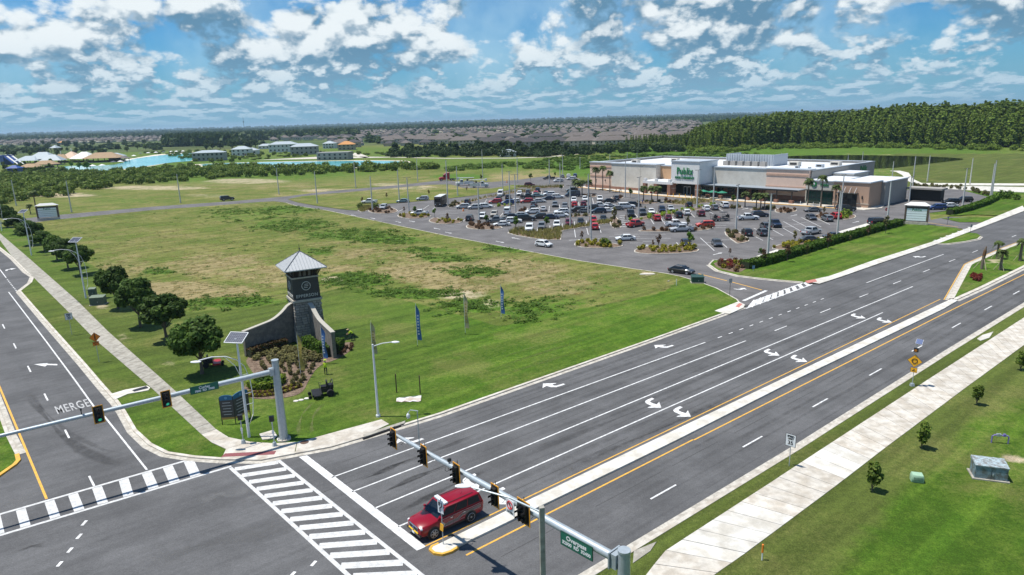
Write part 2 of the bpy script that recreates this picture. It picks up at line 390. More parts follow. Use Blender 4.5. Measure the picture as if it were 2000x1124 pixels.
zn(1, (570, 440, 90, 14, .62), (680, 460, 90, 12, .7), (480, 420, 90, 14, .5), (760, 470, 70, 9, .75), (310, 532, 30, 6, .95), (460, 592, 95, 11, 1.0), (700, 548, 70, 14, .95), (800, 575, 110, 10, .95), (930, 600, 70, 13, .95), (1040, 610, 70, 14, .9), (1100, 592, 60, 8, .7), (930, 533, 60, 9, .9), (1000, 486, 60, 9, .75), (870, 505, 60, 8, .7), (560, 410, 60, 8, .7), (830, 490, 60, 6, .7), (620, 493, 40, 8, .6), (1160, 565, 60, 10, .5), (900, 345, 60, 6, .8), (1000, 335, 100, 8, .5), (60, 385, 60, 4, .4), (250, 392, 110, 6, .5))
zn(1, (940, 320, 260, 14, .62), (1250, 330, 190, 20, .95), (1120, 322, 120, 9, .9), (700, 300, 250, 14, .6), (1600, 296, 420, 22, .75), (1850, 345, 240, 45, .7), (400, 330, 400, 30, .7), (150, 300, 300, 40, .6), (1400, 296, 240, 14, .85))
zn(0, (1850, 335, 170, 20, .42))
ROADCL = None
def zone_of(X, Y, extra=None):
    n = len(X); Z = np.zeros((n, 4), np.float32)
    x, y = proj(X, np.maximum(Y, 8), 0.0)
    for cx, cy, rx, ry, ch, st in ZONES:
        d = ((x - cx) / rx) ** 2 + ((y - cy) / ry) ** 2
        Z[:, ch] = np.maximum(Z[:, ch], st * np.clip(1.35 - .75 * d, 0, 1).astype(np.float32))
    return Z, x, y
def grid_parcel(name, poly, step, z, lawn_fn, side=True, parent=None, fix=None):
    P = np.array(poly); x0, y0 = P.min(0); x1, y1 = P.max(0)
    gx, gy = np.meshgrid(np.arange(x0, x1, step), np.arange(y0, y1, step)); gx = gx.ravel() + RNG.uniform(-.2, .2, gx.size) * step; gy = gy.ravel() + RNG.uniform(-.2, .2, gy.size) * step
    k = inpoly(poly, gx, gy); pts = [Vector(p) for p in poly] + [Vector((a, b)) for a, b in zip(gx[k], gy[k])]
    n = len(poly)
    vs, es, fs, *_ = delaunay_2d_cdt(pts, [(i, (i + 1) % n) for i in range(n)], [], 1, 1e-4)
    V = np.array([(q.x, q.y, z) for q in vs]); F = np.array([f for f in fs if len(f) == 3])
    a, b, c = V[F[:, 0]], V[F[:, 1]], V[F[:, 2]]; cr = (b[:, 0] - a[:, 0]) * (c[:, 1] - a[:, 1]) - (b[:, 1] - a[:, 1]) * (c[:, 0] - a[:, 0])
    F[cr < 0] = F[cr < 0][:, ::-1]
    me = npmesh(name, V, F, GROUND)
    Z, px, py = zone_of(V[:, 0], V[:, 1]); Z[:, 3] = lawn_fn(V[:, 0], V[:, 1], px, py)
    if fix: fix(Z, px, py)
    at = me.attributes.new('zone', 'FLOAT_COLOR', 'POINT'); at.data.foreach_set('color', Z.ravel())
    o = bpy.data.objects.new(name, me); link(o, parent); o['kind'] = 'structure'; return o
ONE = lambda X, Y, x, y: np.ones(len(X))
# ---- ground out to the horizon
mb = MB(); S = 30000.0
FAR = mat('far_countryside', (.060, .095, .026), .95, .35, .004, col2=(.105, .120, .045), spec=.1)
mb.quad((-S, -200, -.6), (S, -200, -.6), (S, S * 1.5, -.6), (-S, S * 1.5, -.6)); obj('ground', mb, FAR, kind='structure')
def meadow_lawn(X, Y, x, y):
    return np.where((x > 1740) & (y < 372) & (y > 300), .8, 0.0) + np.where((x > 1820) & (y > 372) & (y < 420), 1, 0)
X0, X1, Y0, Y1, ST = -560., 640., 12., 920., 6.0
gx = np.arange(X0, X1, ST); gy = np.arange(Y0, Y1, ST); nx, ny = len(gx), len(gy)
VX, VY = np.meshgrid(gx, gy); V = np.stack([VX.ravel(), VY.ravel(), np.full(nx * ny, -.09)], 1)
idx = np.arange(nx * ny).reshape(ny, nx); F = np.stack([idx[:-1, :-1], idx[:-1, 1:], idx[1:, 1:], idx[1:, :-1]], -1).reshape(-1, 4)
me = npmesh('meadow', V, F, GROUND); Z, px, py = zone_of(V[:, 0], V[:, 1]); Z[:, 3] = meadow_lawn(V[:, 0], V[:, 1], px, py); Z[:, 0] = np.where((px > 1640) & (py > 300) & (py < 372), np.maximum(Z[:, 0], .95), Z[:, 0])
at = me.attributes.new('zone', 'FLOAT_COLOR', 'POINT'); at.data.foreach_set('color', Z.ravel())
o = bpy.data.objects.new('meadow', me); link(o); o['kind'] = 'structure'
# ---- streets
main_right = gl([(1237, 1072), (1552, 880), (1853, 688), (1999, 598)])
main_right = [ext(main_right[1], main_right[0], 34)] + main_right + [ext(main_right[2], main_right[3], 160)]
main_left = gl([(432, 900), (510, 901), (540, 895), (647, 875), (795, 831), (860, 811), (1286, 661), (1410, 616), (1452, 601)])
main_left2 = gl([(1452, 601), (1568, 553), (1600, 556), (1820, 481), (1905, 450), (1997, 413)]); main_left2.append(ext(main_left2[-2], main_left2[-1], 170))
cur_right = gl([(0, 486), (25, 506), (50, 532), (64, 541), (59, 553), (37, 570), (87, 628), (125, 671), (162, 713), (200, 758), (225, 786), (239, 806), (260, 843), (290, 871), (324, 888), (376, 896), (432, 900)])
cur_far = ext(cur_right[1], cur_right[0], 260)
road_poly = [cur_far] + cur_right[:-1] + main_left + main_left2[1:] + [(main_left2[-1][0] + 40, main_left2[-1][1] - 60)] + main_right[::-1] + [(-8, 12), (-120, 12), (cur_far[0] - 40, cur_far[1] - 40)]
road = obj('road', MB().sheet(road_poly, 0.0), ASPH, kind='structure')
lot_poly = gl([(20, 442), (110, 430), (300, 411), (440, 401), (500, 396), (535, 394), (560, 397), (580, 403), (640, 412), (700, 425), (790, 444), (880, 463), (960, 478), (1060, 497), (1130, 510), (1230, 525), (1300, 535), (1330, 541), (1370, 553), (1400, 564), (1440, 586), (1452, 600), (1568, 552), (1480, 545), (1400, 530), (1383, 518), (1400, 508), (1500, 507), (1745, 437), (1765, 436), (1810, 440), (1870, 446), (1905, 449), (1945, 427), (1850, 424), (1818, 430), (1815, 416), (1880, 408), (1935, 392), (1930, 385), (1875, 371), (1800, 367), (1764, 372), (1640, 360), (1350, 352), (1150, 358), (1130, 349), (1060, 345), (1010, 352), (960, 356), (900, 356), (870, 352), (840, 355), (780, 362), (640, 374), (560, 384), (460, 393), (300, 404), (105, 421), (10, 431)])
lot = obj('parking_lot', MB().sheet(lot_poly, .006), ASPH2, kind='structure')
# ---- raised ground beside the streets
P1 = gl([(560, 397), (580, 403), (640, 412), (700, 425), (790, 444), (880, 463), (960, 478), (1060, 497), (1130, 510), (1230, 525), (1300, 535), (1330, 541), (1370, 553), (1400, 564), (1440, 586), (1451, 597)]) + main_left[::-1][1:] + cur_right[::-1][1:] + gl([(-40, 455), (-20, 447), (20, 442), (110, 430), (300, 411), (440, 401), (500, 396), (535, 394)])
def p1_lawn(X, Y, x, y):
    # mown strip along both streets and round the tower; the field behind is rough
    a = np.interp(x, [-100, 0, 110, 200, 260, 370, 470, 560, 680, 800, 980, 1060, 1160, 1290, 1340, 1500], [430, 440, 480, 530, 580, 612, 603, 590, 560, 590, 640, 618, 600, 575, 540, 530])
    return np.clip((y - a) / 8 + .5, 0, 1)
def p1_fix(Z, x, y): m = p1_lawn(None, None, x, y); Z[:, 0] = np.where(m > .5, np.clip(.75 - (x - 560) / 500, 0, .7) * np.clip(1.2 - abs(y - 640) / 200, 0, 1), Z[:, 0])
corner = grid_parcel('corner_lot', P1, 1.4, .10, p1_lawn, fix=p1_fix)
corner_wedge = grid_parcel('grass_wedge', gl([(562, 390), (590, 384), (650, 378.5), (750, 370), (840, 361.5), (880, 361), (905, 368), (960, 369), (1000, 362), (1040, 363), (1000, 371), (960, 378), (905, 385), (850, 391), (775, 397.5), (740, 399.5), (712, 403), (697, 412), (670, 410), (620, 403), (580, 396)]), 3.0, .10, lambda X, Y, x, y: np.zeros(len(X)))
P2 = gl([(1383, 518), (1400, 530), (1440, 540), (1480, 545), (1520, 549), (1568, 553), (1620, 541), (1700, 512), (1820, 474), (1875, 452), (1868, 446), (1810, 440), (1765, 436), (1745, 437), (1500, 507), (1430, 508), (1392, 509)])
lawn2 = grid_parcel('roadside_lawn', P2, 2.0, .10, ONE)
P2b = gl([(1818, 477), (1850, 463), (1888, 455), (1908, 457), (1917, 463), (1912, 468), (1888, 473), (1850, 478)]); grid_parcel('lawn_island', P2b, 2.0, .10, ONE)
P3 = gl([(1850, 423), (1925, 401), (1945, 392), (2000, 384), (2080, 372), (2080, 385), (2000, 409), (1950, 422), (1900, 420)]); grid_parcel('far_lawn', P3, 3.0, .10, ONE)
P3b = gl([(1838, 427), (1945, 425), (1920, 435), (1875, 435)]); grid_parcel('lawn_strip', P3b, 3.0, .10, ONE)
P4 = [main_right[0]] + main_right[1:] + [(main_right[-1][0] + 60, main_right[-1][1] - 60), (120, 12), (main_right[0][0] + 5, 12)]
def p4_lawn(X, Y, x, y): return np.ones(len(X))
def p4_fix(Z, x, y): Z[:, 0] = np.clip((np.interp(y, [740, 786, 826, 881, 957, 1037, 1117, 1200], [2080, 2000, 1893, 1852, 1777, 1702, 1632, 1560]) - x) / 14 + .5, 0, 1) * .85
verge = grid_parcel('verge', P4, 1.2, .10, p4_lawn, fix=p4_fix)
P6 = gl([(1853, 587), (1870, 556), (1891, 518), (1898, 514), (1965, 485), (2000, 472)]); P6 += [ext(P6[-2], P6[-1], 120)]; q = gl([(2000, 524), (1917, 565), (1868, 587)]); P6 += [ext(q[1], q[0], 120)] + q
isl = grid_parcel('median_island', P6, 2.0, .12, ONE)
P7 = [ext(*gl([(20, 853), (0, 800)]), 30)] + gl([(0, 800), (20, 853), (38, 888), (41, 900), (33, 909), (0, 932)]) + [ext(*gl([(33, 909), (0, 932)]), 12)]
grid_parcel('median_lawn', P7, 1.6, .12, ONE)
# ---- kerbs and gutters
def kerb(name, pts, parent, w=.32, gut=.5, top=.135, mk=CONC, closed=False, sgn=1):
    mb = MB(); ribbon_mb(mb, pts, 0, w * sgn, -.02, top, closed); o = obj('kerb', mb, mk, parent)
    if gut:
        mb = MB(); ribbon_mb(mb, pts, -gut * sgn, -.002 * sgn, -.01, .012, closed); obj('gutter', mb, GUTTER, parent)
    return o
def dens(pts, step=4.0):
    out = []
    for a, b in zip(pts, pts[1:]):
        n = max(1, int(math.hypot(b[0] - a[0], b[1] - a[1]) / step)); out += [lerp(a, b, i / n) for i in range(n)]
    return out + [pts[-1]]
kerb('kerb', main_left, corner); kerb('kerb', [cur_far] + cur_right, corner)
kerb('kerb', main_right[1:], verge, sgn=-1); kerb('kerb', main_right[:2], verge, sgn=-1)
kerb('kerb', gl([(1383, 518), (1400, 530), (1440, 540), (1480, 545), (1520, 549), (1568, 553)])[::-1], lawn2, gut=.4, sgn=-1)
kerb('kerb', gl([(1500, 507), (1430, 508), (1392, 509), (1383, 518)])[::-1], lawn2, gut=0, w=.3, sgn=-1)
kerb('kerb', P2b[4:] + P2b[:1], lawn2, gut=.3, sgn=-1)
kerb('kerb', gl([(560, 397), (580, 403), (640, 412), (700, 425), (790, 444), (880, 463), (960, 478), (1060, 497), (1130, 510), (1230, 525), (1300, 535), (1330, 541), (1370, 553), (1400, 564), (1440, 586), (1452, 600)]), corner, gut=0, w=.2, sgn=-1, top=.12)
k = P6[:7]; kerb('kerb', P6[:7], isl, gut=.5, w=.55, sgn=-1, top=.14); kerb('kerb', P6[7:] + P6[:1], isl, gut=.5, w=.55, sgn=-1, top=.14)
mb = MB(); ribbon_mb(mb, [P6[0], P6[1], P6[2], P6[3], P6[4], P6[5]], .55, .68, -.01, .016); obj('edge_line', mb, YELLOW, isl)
mb = MB(); ribbon_mb(mb, P7[:4], -.30, 0, -.02, .135); obj('kerb', mb, CONC, bpy.data.objects['median_lawn']); mb = MB(); ribbon_mb(mb, P7[:4], 0.002, .5, -.01, .012); obj('gutter', mb, GUTTER, bpy.data.objects['median_lawn'])
mb = MB(); ribbon_mb(mb, P7[3:7], -.34, 0, -.02, .14); obj('kerb', mb, YELLOW, bpy.data.objects['median_lawn'])
# ---- narrow concrete median with a yellow nose
ML = gl([(858, 1066), (1000, 996), (1257, 872), (1540, 737), (1828, 600), (1858, 586)]); MR = gl([(1870, 589), (1843, 605), (1560, 741), (1324, 861), (1257, 894), (1080, 980), (893, 1071)])
nose = gl([(893, 1071), (880, 1079), (864, 1084), (850, 1082), (843, 1076), (846, 1071), (858, 1066)])
median = obj('median', MB().prism(ML + MR[:-1] + nose[:-1], -.02, .15), CONC_NEW, kind='structure')
mb = MB(); ribbon_mb(mb, nose, -.012, .17, .0, .162); obj('nose_band', mb, YELLOW, median)
# ---- paving slabs
slab_cache = {}
def slabs(name, L, Rr, step, z0, z1, mats, parent, gap=.05):
    """slabs between two edge lines, each a piece of its own"""
    LL, RR = dens(L, .5), dens(Rr, .5)
    def at(P, t):
        acc = [0.0]
        for a, b in zip(P, P[1:]): acc.append(acc[-1] + math.hypot(b[0] - a[0], b[1] - a[1]))
        s = t * acc[-1]
        for i in range(len(P) - 1):
            if acc[i + 1] >= s - 1e-9: return lerp(P[i], P[i + 1], (s - acc[i]) / max(1e-9, acc[i + 1] - acc[i]))
        return P[-1]
    tot = sum(math.hypot(b[0] - a[0], b[1] - a[1]) for a, b in zip(LL, LL[1:])); n = max(1, round(tot / step)); e = gap / 2 / tot
    for i in range(n):
        a, b, c, d = at(LL, i / n + e), at(LL, (i + 1) / n - e), at(RR, (i + 1) / n - e), at(RR, i / n + e)
        cx, cy = (a[0] + c[0]) / 2, (a[1] + c[1]) / 2
        mb = MB().prism([(q[0] - cx, q[1] - cy) for q in (a, b, c, d)], z0, z1 + random.uniform(-.006, .006))
        obj('slab', mb, mats[i % len(mats)] if isinstance(mats, list) else mats, parent, (cx, cy, 0))
def walk(name, L, Rr, step, z, mats):
    base = obj(name, MB().sheet(L + Rr[::-1], z - .03), mat('joint_dirt', (.07, .06, .045), .95, .2), kind='structure'); slabs('slab', L, Rr, step, z - .06, z, mats, base); return base
cs_l = gl([(-60, 425), (0, 470), (22, 500), (125, 602), (187, 666), (295, 759), (394, 851)]); cs_r = gl([(-45, 418), (0, 457), (50, 500), (152, 590), (212, 650), (335, 759), (422, 841)])
walk('sidewalk', cs_l, cs_r, 1.85, .14, CONC_OLD)
sw = walk('sidewalk', gl([(1205, 1200), (1264, 1124), (1297, 1081), (1500, 949), (1605, 880), (1800, 752), (1971, 641)]) + [ext(*gl([(1800, 752), (1971, 641)]), 70)], gl([(1310, 1190), (1398, 1124), (1450, 1088), (1635, 950), (1720, 884), (1880, 764), (2000, 676)]) + [ext(*gl([(1880, 764), (2000, 676)]), 62)], 1.75, .14, [CONC_NEW] * 2 + [CONC] * 2 + [CONC_NEW] * 5 + [CONC] * 5 + [CONC_NEW] * 3 + [CONC] * 40)
walk('sidewalk', gl([(1572, 551), (1620, 541), (1700, 512), (1820, 474), (1905, 441), (1997, 403)]), gl([(1600, 556), (1640, 543), (1720, 515), (1830, 478), (1915, 446), (2003, 412)]), 3.0, .14, CONC_NEW)
ramp_l = gl([(394, 851), (415, 868), (442, 880), (434, 897)]); ramp_r = gl([(422, 841), (447, 857), (490, 866), (537, 869)])
ramp = walk('curb_ramp', ramp_l[:3], ramp_r[:3], 2.4, .14, CONC)
pts = gl([(442, 880), (490, 866), (537, 869), (580, 866), (575, 889), (540, 892), (510, 898), (434, 897)])
obj('landing_slab', MB().prism(pts, .05, .142), CONC, ramp)
obj('tactile_strip', MB().prism(gl([(440, 889), (540, 884), (536, 891), (432, 896)]), .1, .150), BRICKRED, ramp)
obj('inlet_slab', MB().prism(gl([(581, 866), (610, 859), (745, 822), (760, 831), (706, 856), (640, 874), (577, 888)]), .05, .142), CONC, ramp)
obj('inlet_lid', MB().prism(gl([(710, 853), (792, 826), (790, 831), (712, 858)]), .1, .22), CONC_OLD, ramp)
obj('inlet_slot', MB().prism(gl([(708, 858), (790, 830), (789, 832.5), (710, 860)]), .0, .16), BLACK, ramp)
x, y = g(595, 867); obj('manhole_cover', MB().cyl((x, y, .15), (0, 0, 1), .38, .02, 20), mat('rusty_iron', (.10, .055, .035), .8, .25, 6), ramp)
pts = gl([(215, 773), (245, 764), (288, 756), (294, 760), (290, 765), (250, 772), (225, 783)]); dr = obj('drain_apron', MB().prism(pts, .05, .155), CONC_NEW, corner)
obj('drain_grate', MB().prism(gl([(258, 765), (286, 757), (291, 761), (263, 768)]), .1, .165), BLACK, corner)
r2 = obj('curb_ramp', MB().prism(gl([(1396, 609), (1442, 591), (1455, 597), (1452, 603), (1425, 615), (1410, 613)]), .05, .146), CONC_NEW, kind='structure')
obj('tactile_strip', MB().prism(gl([(1436, 601), (1444, 594), (1450, 596), (1443, 603)]), .1, .155), mat('tactile_red', (.45, .17, .14), .9, .1), r2)
obj('tactile_strip', MB().prism(gl([(1572, 551), (1592, 547), (1596, 552), (1578, 555)]), .1, .158), mat('tactile_red', (.45, .17, .14), .9, .1), r2)
obj('drain_inlet', MB().prism(gl([(1908, 664), (1918, 657), (1940, 650), (1932, 662), (1915, 668)]), .05, .152), CONC_NEW, verge)
obj('drain_inlet', MB().prism(gl([(1238, 1080), (1282, 1062), (1270, 1080), (1236, 1104)]), .05, .150), CONC_OLD, verge)
# pale pads and walks round the store and beyond
obj('loading_pad', MB().prism(gl([(1484, 508), (1476, 501), (1520, 487), (1560, 482), (1596, 466), (1650, 449), (1706, 433), (1730, 430), (1748, 436), (1620, 474)]), 0, .022), CONC_NEW, lot)
obj('footpath', MB().prism(gl([(1738, 334), (1758, 334), (1775, 338), (1783, 350), (1800, 358), (2000, 359), (2090, 356), (2090, 360), (2000, 363), (1790, 362), (1770, 352), (1762, 342), (1750, 336)]), -.1, .05), CONC_NEW, kind='structure')
obj('access_path', MB().prism(gl([(1800, 366), (1890, 372), (2000, 376), (2090, 372), (2090, 366), (2000, 366), (1900, 364)]), -.1, .05), CONC_NEW, kind='structure')
# ---- painted markings, every one a piece of the road
def mark(name, poly, m=WHITE, parent=road, z=.008):
    return obj(name, MB().sheet(poly, z), m, parent)
def line(name, a, b, w, m=WHITE, parent=road, z=.008, px=True):
    if px: a, b = g(*a), g(*b)
    dx, dy = b[0] - a[0], b[1] - a[1]; L = math.hypot(dx, dy); nx_, ny_ = -dy / L * w / 2, dx / L * w / 2
    return mark(name, [(a[0] + nx_, a[1] + ny_), (b[0] + nx_, b[1] + ny_), (b[0] - nx_, b[1] - ny_), (a[0] - nx_, a[1] - ny_)], m, parent, z)
ca, sa = math.cos(R(U_ANG)), math.sin(R(U_ANG))
def sp(s, p): return (s * ca - p * sa, s * sa + p * ca)          # along and across the main street
def sline(name, s0, s1, p0, w=.15, m=WHITE, p1=None, z=.008): return line(name, sp(s0, p0), sp(s1, p0 if p1 is None else p1), w, m, z=z, px=False)
sline('lane_line', 20.2, 70.6, 48.78, p1=48.2); sline('lane_line', 20.4, 74.7, 45.6, p1=45.05); sline('lane_line', 20.6, 117.9, 42.28, p1=41.85)
sline('lane_line', 20.7, 99.3, 39.0, p1=38.76); sline('edge_line', 20.9, 46, 35.74, w=.12, m=YELLOW); sline('edge_line', 46, 112.4, 35.74, w=.12, m=YELLOW, p1=35.95)
sline('edge_line', 22.4, 47.2, 33.07, m=YELLOW); sline('edge_line', 47.2, 104, 32.98, m=YELLOW, p1=32.74); sline('edge_line', 104, 150, 32.74, m=YELLOW, p1=32.2)
for i in range(12): sline('dotted_line', 73.2 + i * 2.45, 74.1 + i * 2.45, 48.15)
sline('lane_line', 115.3, 148.8, 48.07, p1=48.0)
for s0 in (81, 93.2, 105.4, 117.6, 129.8, 142, 154.2, 166.4, 178.6, 190.8): sline('lane_dash', s0, s0 + 3.05, 44.75)
for q in [(1296, 961), (1470, 863), (1602, 787), (1710, 727), (1791, 681), (1868, 636), (1930, 602), (1985, 572)]:
    X, Y = g(*q); s0 = X * ca + Y * sa; p0 = -X * sa + Y * ca; sline('lane_dash', s0 - 1.53, s0 + 1.53, p0)
SEAM = mat('paving_seam', (.045, .044, .043), .95, .3, 3)
for p0, s0, s1 in ((50.6, 22, 150), (47.1, 18, 120), (43.9, 23, 190), (37.2, 21, 130), (31.4, 24, 190)):
    for i in range(int((s1 - s0) / 9)):
        a = s0 + i * 9.0; sline('paving_seam', a, a + random.uniform(4, 8.9), p0 + random.uniform(-.03, .03), .045, SEAM, z=.0045)
mark('stop_bar', gl([(584, 893), (600, 890), (832, 1068), (814, 1076)]))
# crossing over the main street
L0, L1, R0, R1 = g(450, 914), g(700, 1142), g(543, 899), g(840, 1137)
line('crosswalk_line', L0, L1, .30, CROSS, px=False); line('crosswalk_line', R0, R1, .30, CROSS, px=False)
n = int(math.hypot(R1[0] - R0[0], R1[1] - R0[1]) / 1.58)
for i in range(n):
    t = (i + .3) / n; a, b = lerp(L0, L1, t), lerp(R0, R1, t); d = Vector((b[0] - a[0], b[1] - a[1])).normalized(); a = (a[0] + d.x * .16, a[1] + d.y * .16); b = (b[0] - d.x * .16, b[1] - d.y * .16)
    line('crosswalk_bar', a, b, .66, CROSS, px=False, z=.0105)
# crossing over the side street
line('crosswalk_line', g(-30, 1013.5), g(381, 895), .28, CROSS, px=False); line('crosswalk_line', g(-30, 1055), g(452, 911), .28, CROSS, px=False)
for a, b in zip((-8, 41, 97, 143, 190, 242, 287, 328, 369), (-1, 50, 108, 155, 201, 251, 300, 341, 382)):
    ya, yb = 1005 - a * .2902, 1046 - b * .2985
    mark('crosswalk_bar', gl([(a - 10, ya + 5.2), (a + 9, ya - .5), (b + 10, yb - 5.2), (b - 10, yb + .6)]), CROSS, z=.0105)
for q in [(165, 1022), (155, 1048), (137, 1075), (117, 1102), (613, 1101), (572, 1122)]: 
    x, y = q; line('guide_dash', (x + 4, y - 5), (x - 5, y + 5), .22)
for pl in [(17, 571), (87, 663), (145, 741), (186, 798)], [(186, 798), (205, 815), (287, 918)]:
    for a, b in zip(pl, pl[1:]): line('edge_line', a, b, .16)
for a, b in [((0, 527), (12, 543)), ((-30, 492), (0, 527))]: line('edge_line', a, b, .16)
for i in range(9): x = 14 + i * 2.4; y = 546 + i * 3.0; line('dotted_line', (x, y), (x + 1.0, y + 1.3), .2)
for x, y in [(7, 638), (29, 676), (57, 721), (90, 776), (131, 848), (179, 940)]:
    d = (y - 400) * .018; line('lane_dash', (x - d * .5, y - d), (x + d * .5, y + d), .16)
for a, b in [((-30, 690), (0, 758)), ((0, 758), (42, 858)), ((42, 858), (91, 975))]: line('edge_line', a, b, .18, YELLOW)
def surveyed(pts, ox, oy, k, ang):     # outline of a marking measured on site, in its own lane frame
    w = gl([(ox + x * k, oy + y * k) for x, y in pts]); cx = sum(q[0] for q in w) / len(w); cy = sum(q[1] for q in w) / len(w); c, s = math.cos(R(-ang)), math.sin(R(-ang))
    return [((x - cx) * c - (y - cy) * s, (x - cx) * s + (y - cy) * c) for x, y in w]
ARW = surveyed([(490, 260), (565, 295), (430, 365), (440, 395), (520, 435), (640, 470), (715, 385), (780, 560), (770, 572), (345, 572), (400, 545), (500, 525), (400, 480), (300, 430), (272, 390), (290, 355), (390, 300)], 1240, 760, 120 / 1927, 219.2)
ARR = surveyed([(340, 465), (355, 320), (775, 305), (760, 320), (640, 345), (700, 380), (780, 385), (990, 320), (1060, 345), (860, 410), (780, 435), (600, 435), (480, 395), (455, 400)], 1040, 730, 120 / 1927, 219.2)
STR = [(-1.6, -.12), (.5, -.12), (.5, -.42), (1.5, 0), (.5, .42), (.5, .12), (-1.6, .12)]
def arrow(q, ang, shape, flip=1, k=1.0, parent=road, z=.008, kx=1.0):
    X, Y = g(*q); c, s = math.cos(R(ang)) , math.sin(R(ang)); return mark('turn_arrow', [(X + c * x * k * kx - s * y * flip * k, Y + s * x * k * kx + c * y * flip * k) for x, y in shape], WHITE, parent, z)
for q in [(1273, 788), (1329, 805), (1504, 689), (1557, 701), (1673, 618), (1724, 626), (975, 970), (918, 942)]: arrow(q, 219.2, ARW, 1, 1.0)
for q in [(1297, 677), (1081, 753), (800, 861), (1797, 502)]: arrow(q, 219.2, ARR, 1, 1.0)
mark('merge_arrow', gl([(66, 712), (94, 709.5), (92, 711), (112, 711.5), (112, 714), (92, 713.5), (88, 716.5)])); arrow((18, 527), 131.6, ARR, 1, 1.1); arrow((1446, 565), -48, ARW, 1, .8, lot, .014)
# lettering on the side street
me = text_mesh('MERGE', 1.0, bold=.012, spacing=1.12); me.materials.append(WORN)
o = bpy.data.objects.new('lane_lettering', me); link(o, road); bx, by = g(142, 795); o.location = (bx, by, .009); a0, a1 = g(106, 803), g(180, 785); o.rotation_euler = (0, 0, math.atan2(a1[1] - a0[1], a1[0] - a0[0])); w = math.hypot(a1[0] - a0[0], a1[1] - a0[1]); o.scale = (w / max(v.co.x for v in me.vertices) / 2 * .88, 3.6, 1)
def stain(name, pts, w, seed, dark=.030, amt=.55, z=None, col=None, parent=None):
    k = 'stain_%d' % seed; m = bpy.data.materials.new(k); m.use_nodes = True; t = NT(m.node_tree); t.n.clear(); out = t.add('ShaderNodeOutputMaterial'); d = t.add('ShaderNodeBsdfDiffuse'); d.inputs[0].default_value = (col or (dark, dark, dark)) + (1,); tr = t.add('ShaderNodeBsdfTransparent')
    pos = t.add('ShaderNodeNewGeometry').outputs['Position']; at = t.add('ShaderNodeAttribute', _attribute_name='edge').outputs['Fac']; f = t.math('MULTIPLY', t.ramp(at, 0.0, .9, 0.0, amt), t.ramp(t.noise(pos, .9, 6, .7), .32, .68, .25, 1.0)); mx = t.add('ShaderNodeMixShader'); t.l.new(f, mx.inputs[0]); t.l.new(tr.outputs[0], mx.inputs[1]); t.l.new(d.outputs[0], mx.inputs[2]); t.l.new(mx.outputs[0], out.inputs[0])
    P = dens(pts, .8); mb = MB(); vs = []; ed = []; n = len(P)
    for i in range(n):
        a, b = P[max(0, i - 1)], P[min(n - 1, i + 1)]; L = math.hypot(b[0] - a[0], b[1] - a[1]); nx_, ny_ = -(b[1] - a[1]) / L, (b[0] - a[0]) / L; q = i / (n - 1); ww = w * (.6 + .4 * math.sin(q * 9 + seed)) 
        for k_ in (-1, -.4, .4, 1): vs.append((P[i][0] + nx_ * ww * k_, P[i][1] + ny_ * ww * k_, (.0048 if z is None else z) + seed * .00007)); ed.append((1 if abs(k_) < .5 else 0) * min(1, q * 4, (1 - q) * 4))
    mb.add(vs, [(i * 4 + j, i * 4 + j + 1, i * 4 + j + 5, i * 4 + j + 4)[::-1] for i in range(n - 1) for j in range(3)]); o = obj(name, mb, m, parent or road); at = o.data.attributes.new('edge', 'FLOAT', 'POINT'); at.data.foreach_set('value', ed); return o
stain('tyre_mark', gl([(50, 765), (80, 805), (115, 845), (160, 880), (215, 903), (285, 915)]), .75, 1, amt=.34); stain('tyre_mark', gl([(60, 770), (95, 812), (140, 850), (200, 878), (270, 892)]), .4, 2, amt=.2)
stain('oil_stain', gl([(700, 940), (745, 922), (800, 897)]), .55, 3); stain('oil_stain', gl([(735, 968), (800, 938), (880, 905)]), .5, 4); stain('oil_stain', gl([(770, 1005), (830, 975), (900, 940), (960, 915)]), .5, 5, amt=.5); stain('oil_stain', gl([(20, 1085), (60, 1068), (100, 1060)]), .7, 6, amt=.4); stain('oil_stain', gl([(760, 915), (840, 885), (930, 850)]), .45, 7, amt=.35)
stain('dust_scuff', gl([(385, 985), (430, 965), (500, 955)]), 1.3, 8, .24, .45); stain('dust_scuff', gl([(470, 985), (520, 962)]), .8, 9, .26, .4); stain('dust_scuff', gl([(1600, 690), (1680, 655), (1780, 610)]), 1.0, 10, .2, .3); stain('dust_scuff', gl([(0, 1000), (60, 965), (80, 950)]), 1.2, 11, .22, .3); stain('oil_stain', gl([(1000, 900), (1150, 840), (1350, 760)]), .6, 12, amt=.25); stain('oil_stain', gl([(1050, 935), (1250, 855), (1450, 770)]), .6, 13, amt=.25); stain('dust_scuff', gl([(250, 1110), (420, 1060), (640, 1010)]), 1.6, 14, .15, .35)
for i, (p0, s0, s1) in enumerate([(p + d, a, b) for p, a, b in ((50.6, 21, 100), (47.2, 21, 150), (43.9, 21, 190), (40.6, 21, 130), (37.4, 21, 100), (31.3, 18, 190), (28.3, 18, 190)) for d in (-.85, .85)]): stain('wheel_path', [sp(s0, p0), sp((s0 + s1) / 2, p0 - .1), sp(s1, p0 - .2)], .42, 16 + i, .045, .20)
for i, pl in enumerate(([(584, 856), (583, 835), (590, 812), (607, 792), (622, 782)], [(610, 852), (609, 832), (612, 815), (625, 797), (640, 786)])): stain('mower_track', gl(pl), .28, 31 + i, amt=.7, z=.108, col=(.17, .19, .075), parent=corner)
for i, (p0, s0, s1) in enumerate(((56.5, 30, 62), (59.0, 40, 66), (61.5, 46, 66))): stain('mower_track', [sp(s0, p0), sp((s0 + s1) / 2, p0 + .4), sp(s1, p0)], .3, 34 + i, amt=.4, z=.108, col=(.15, .18, .06), parent=corner)
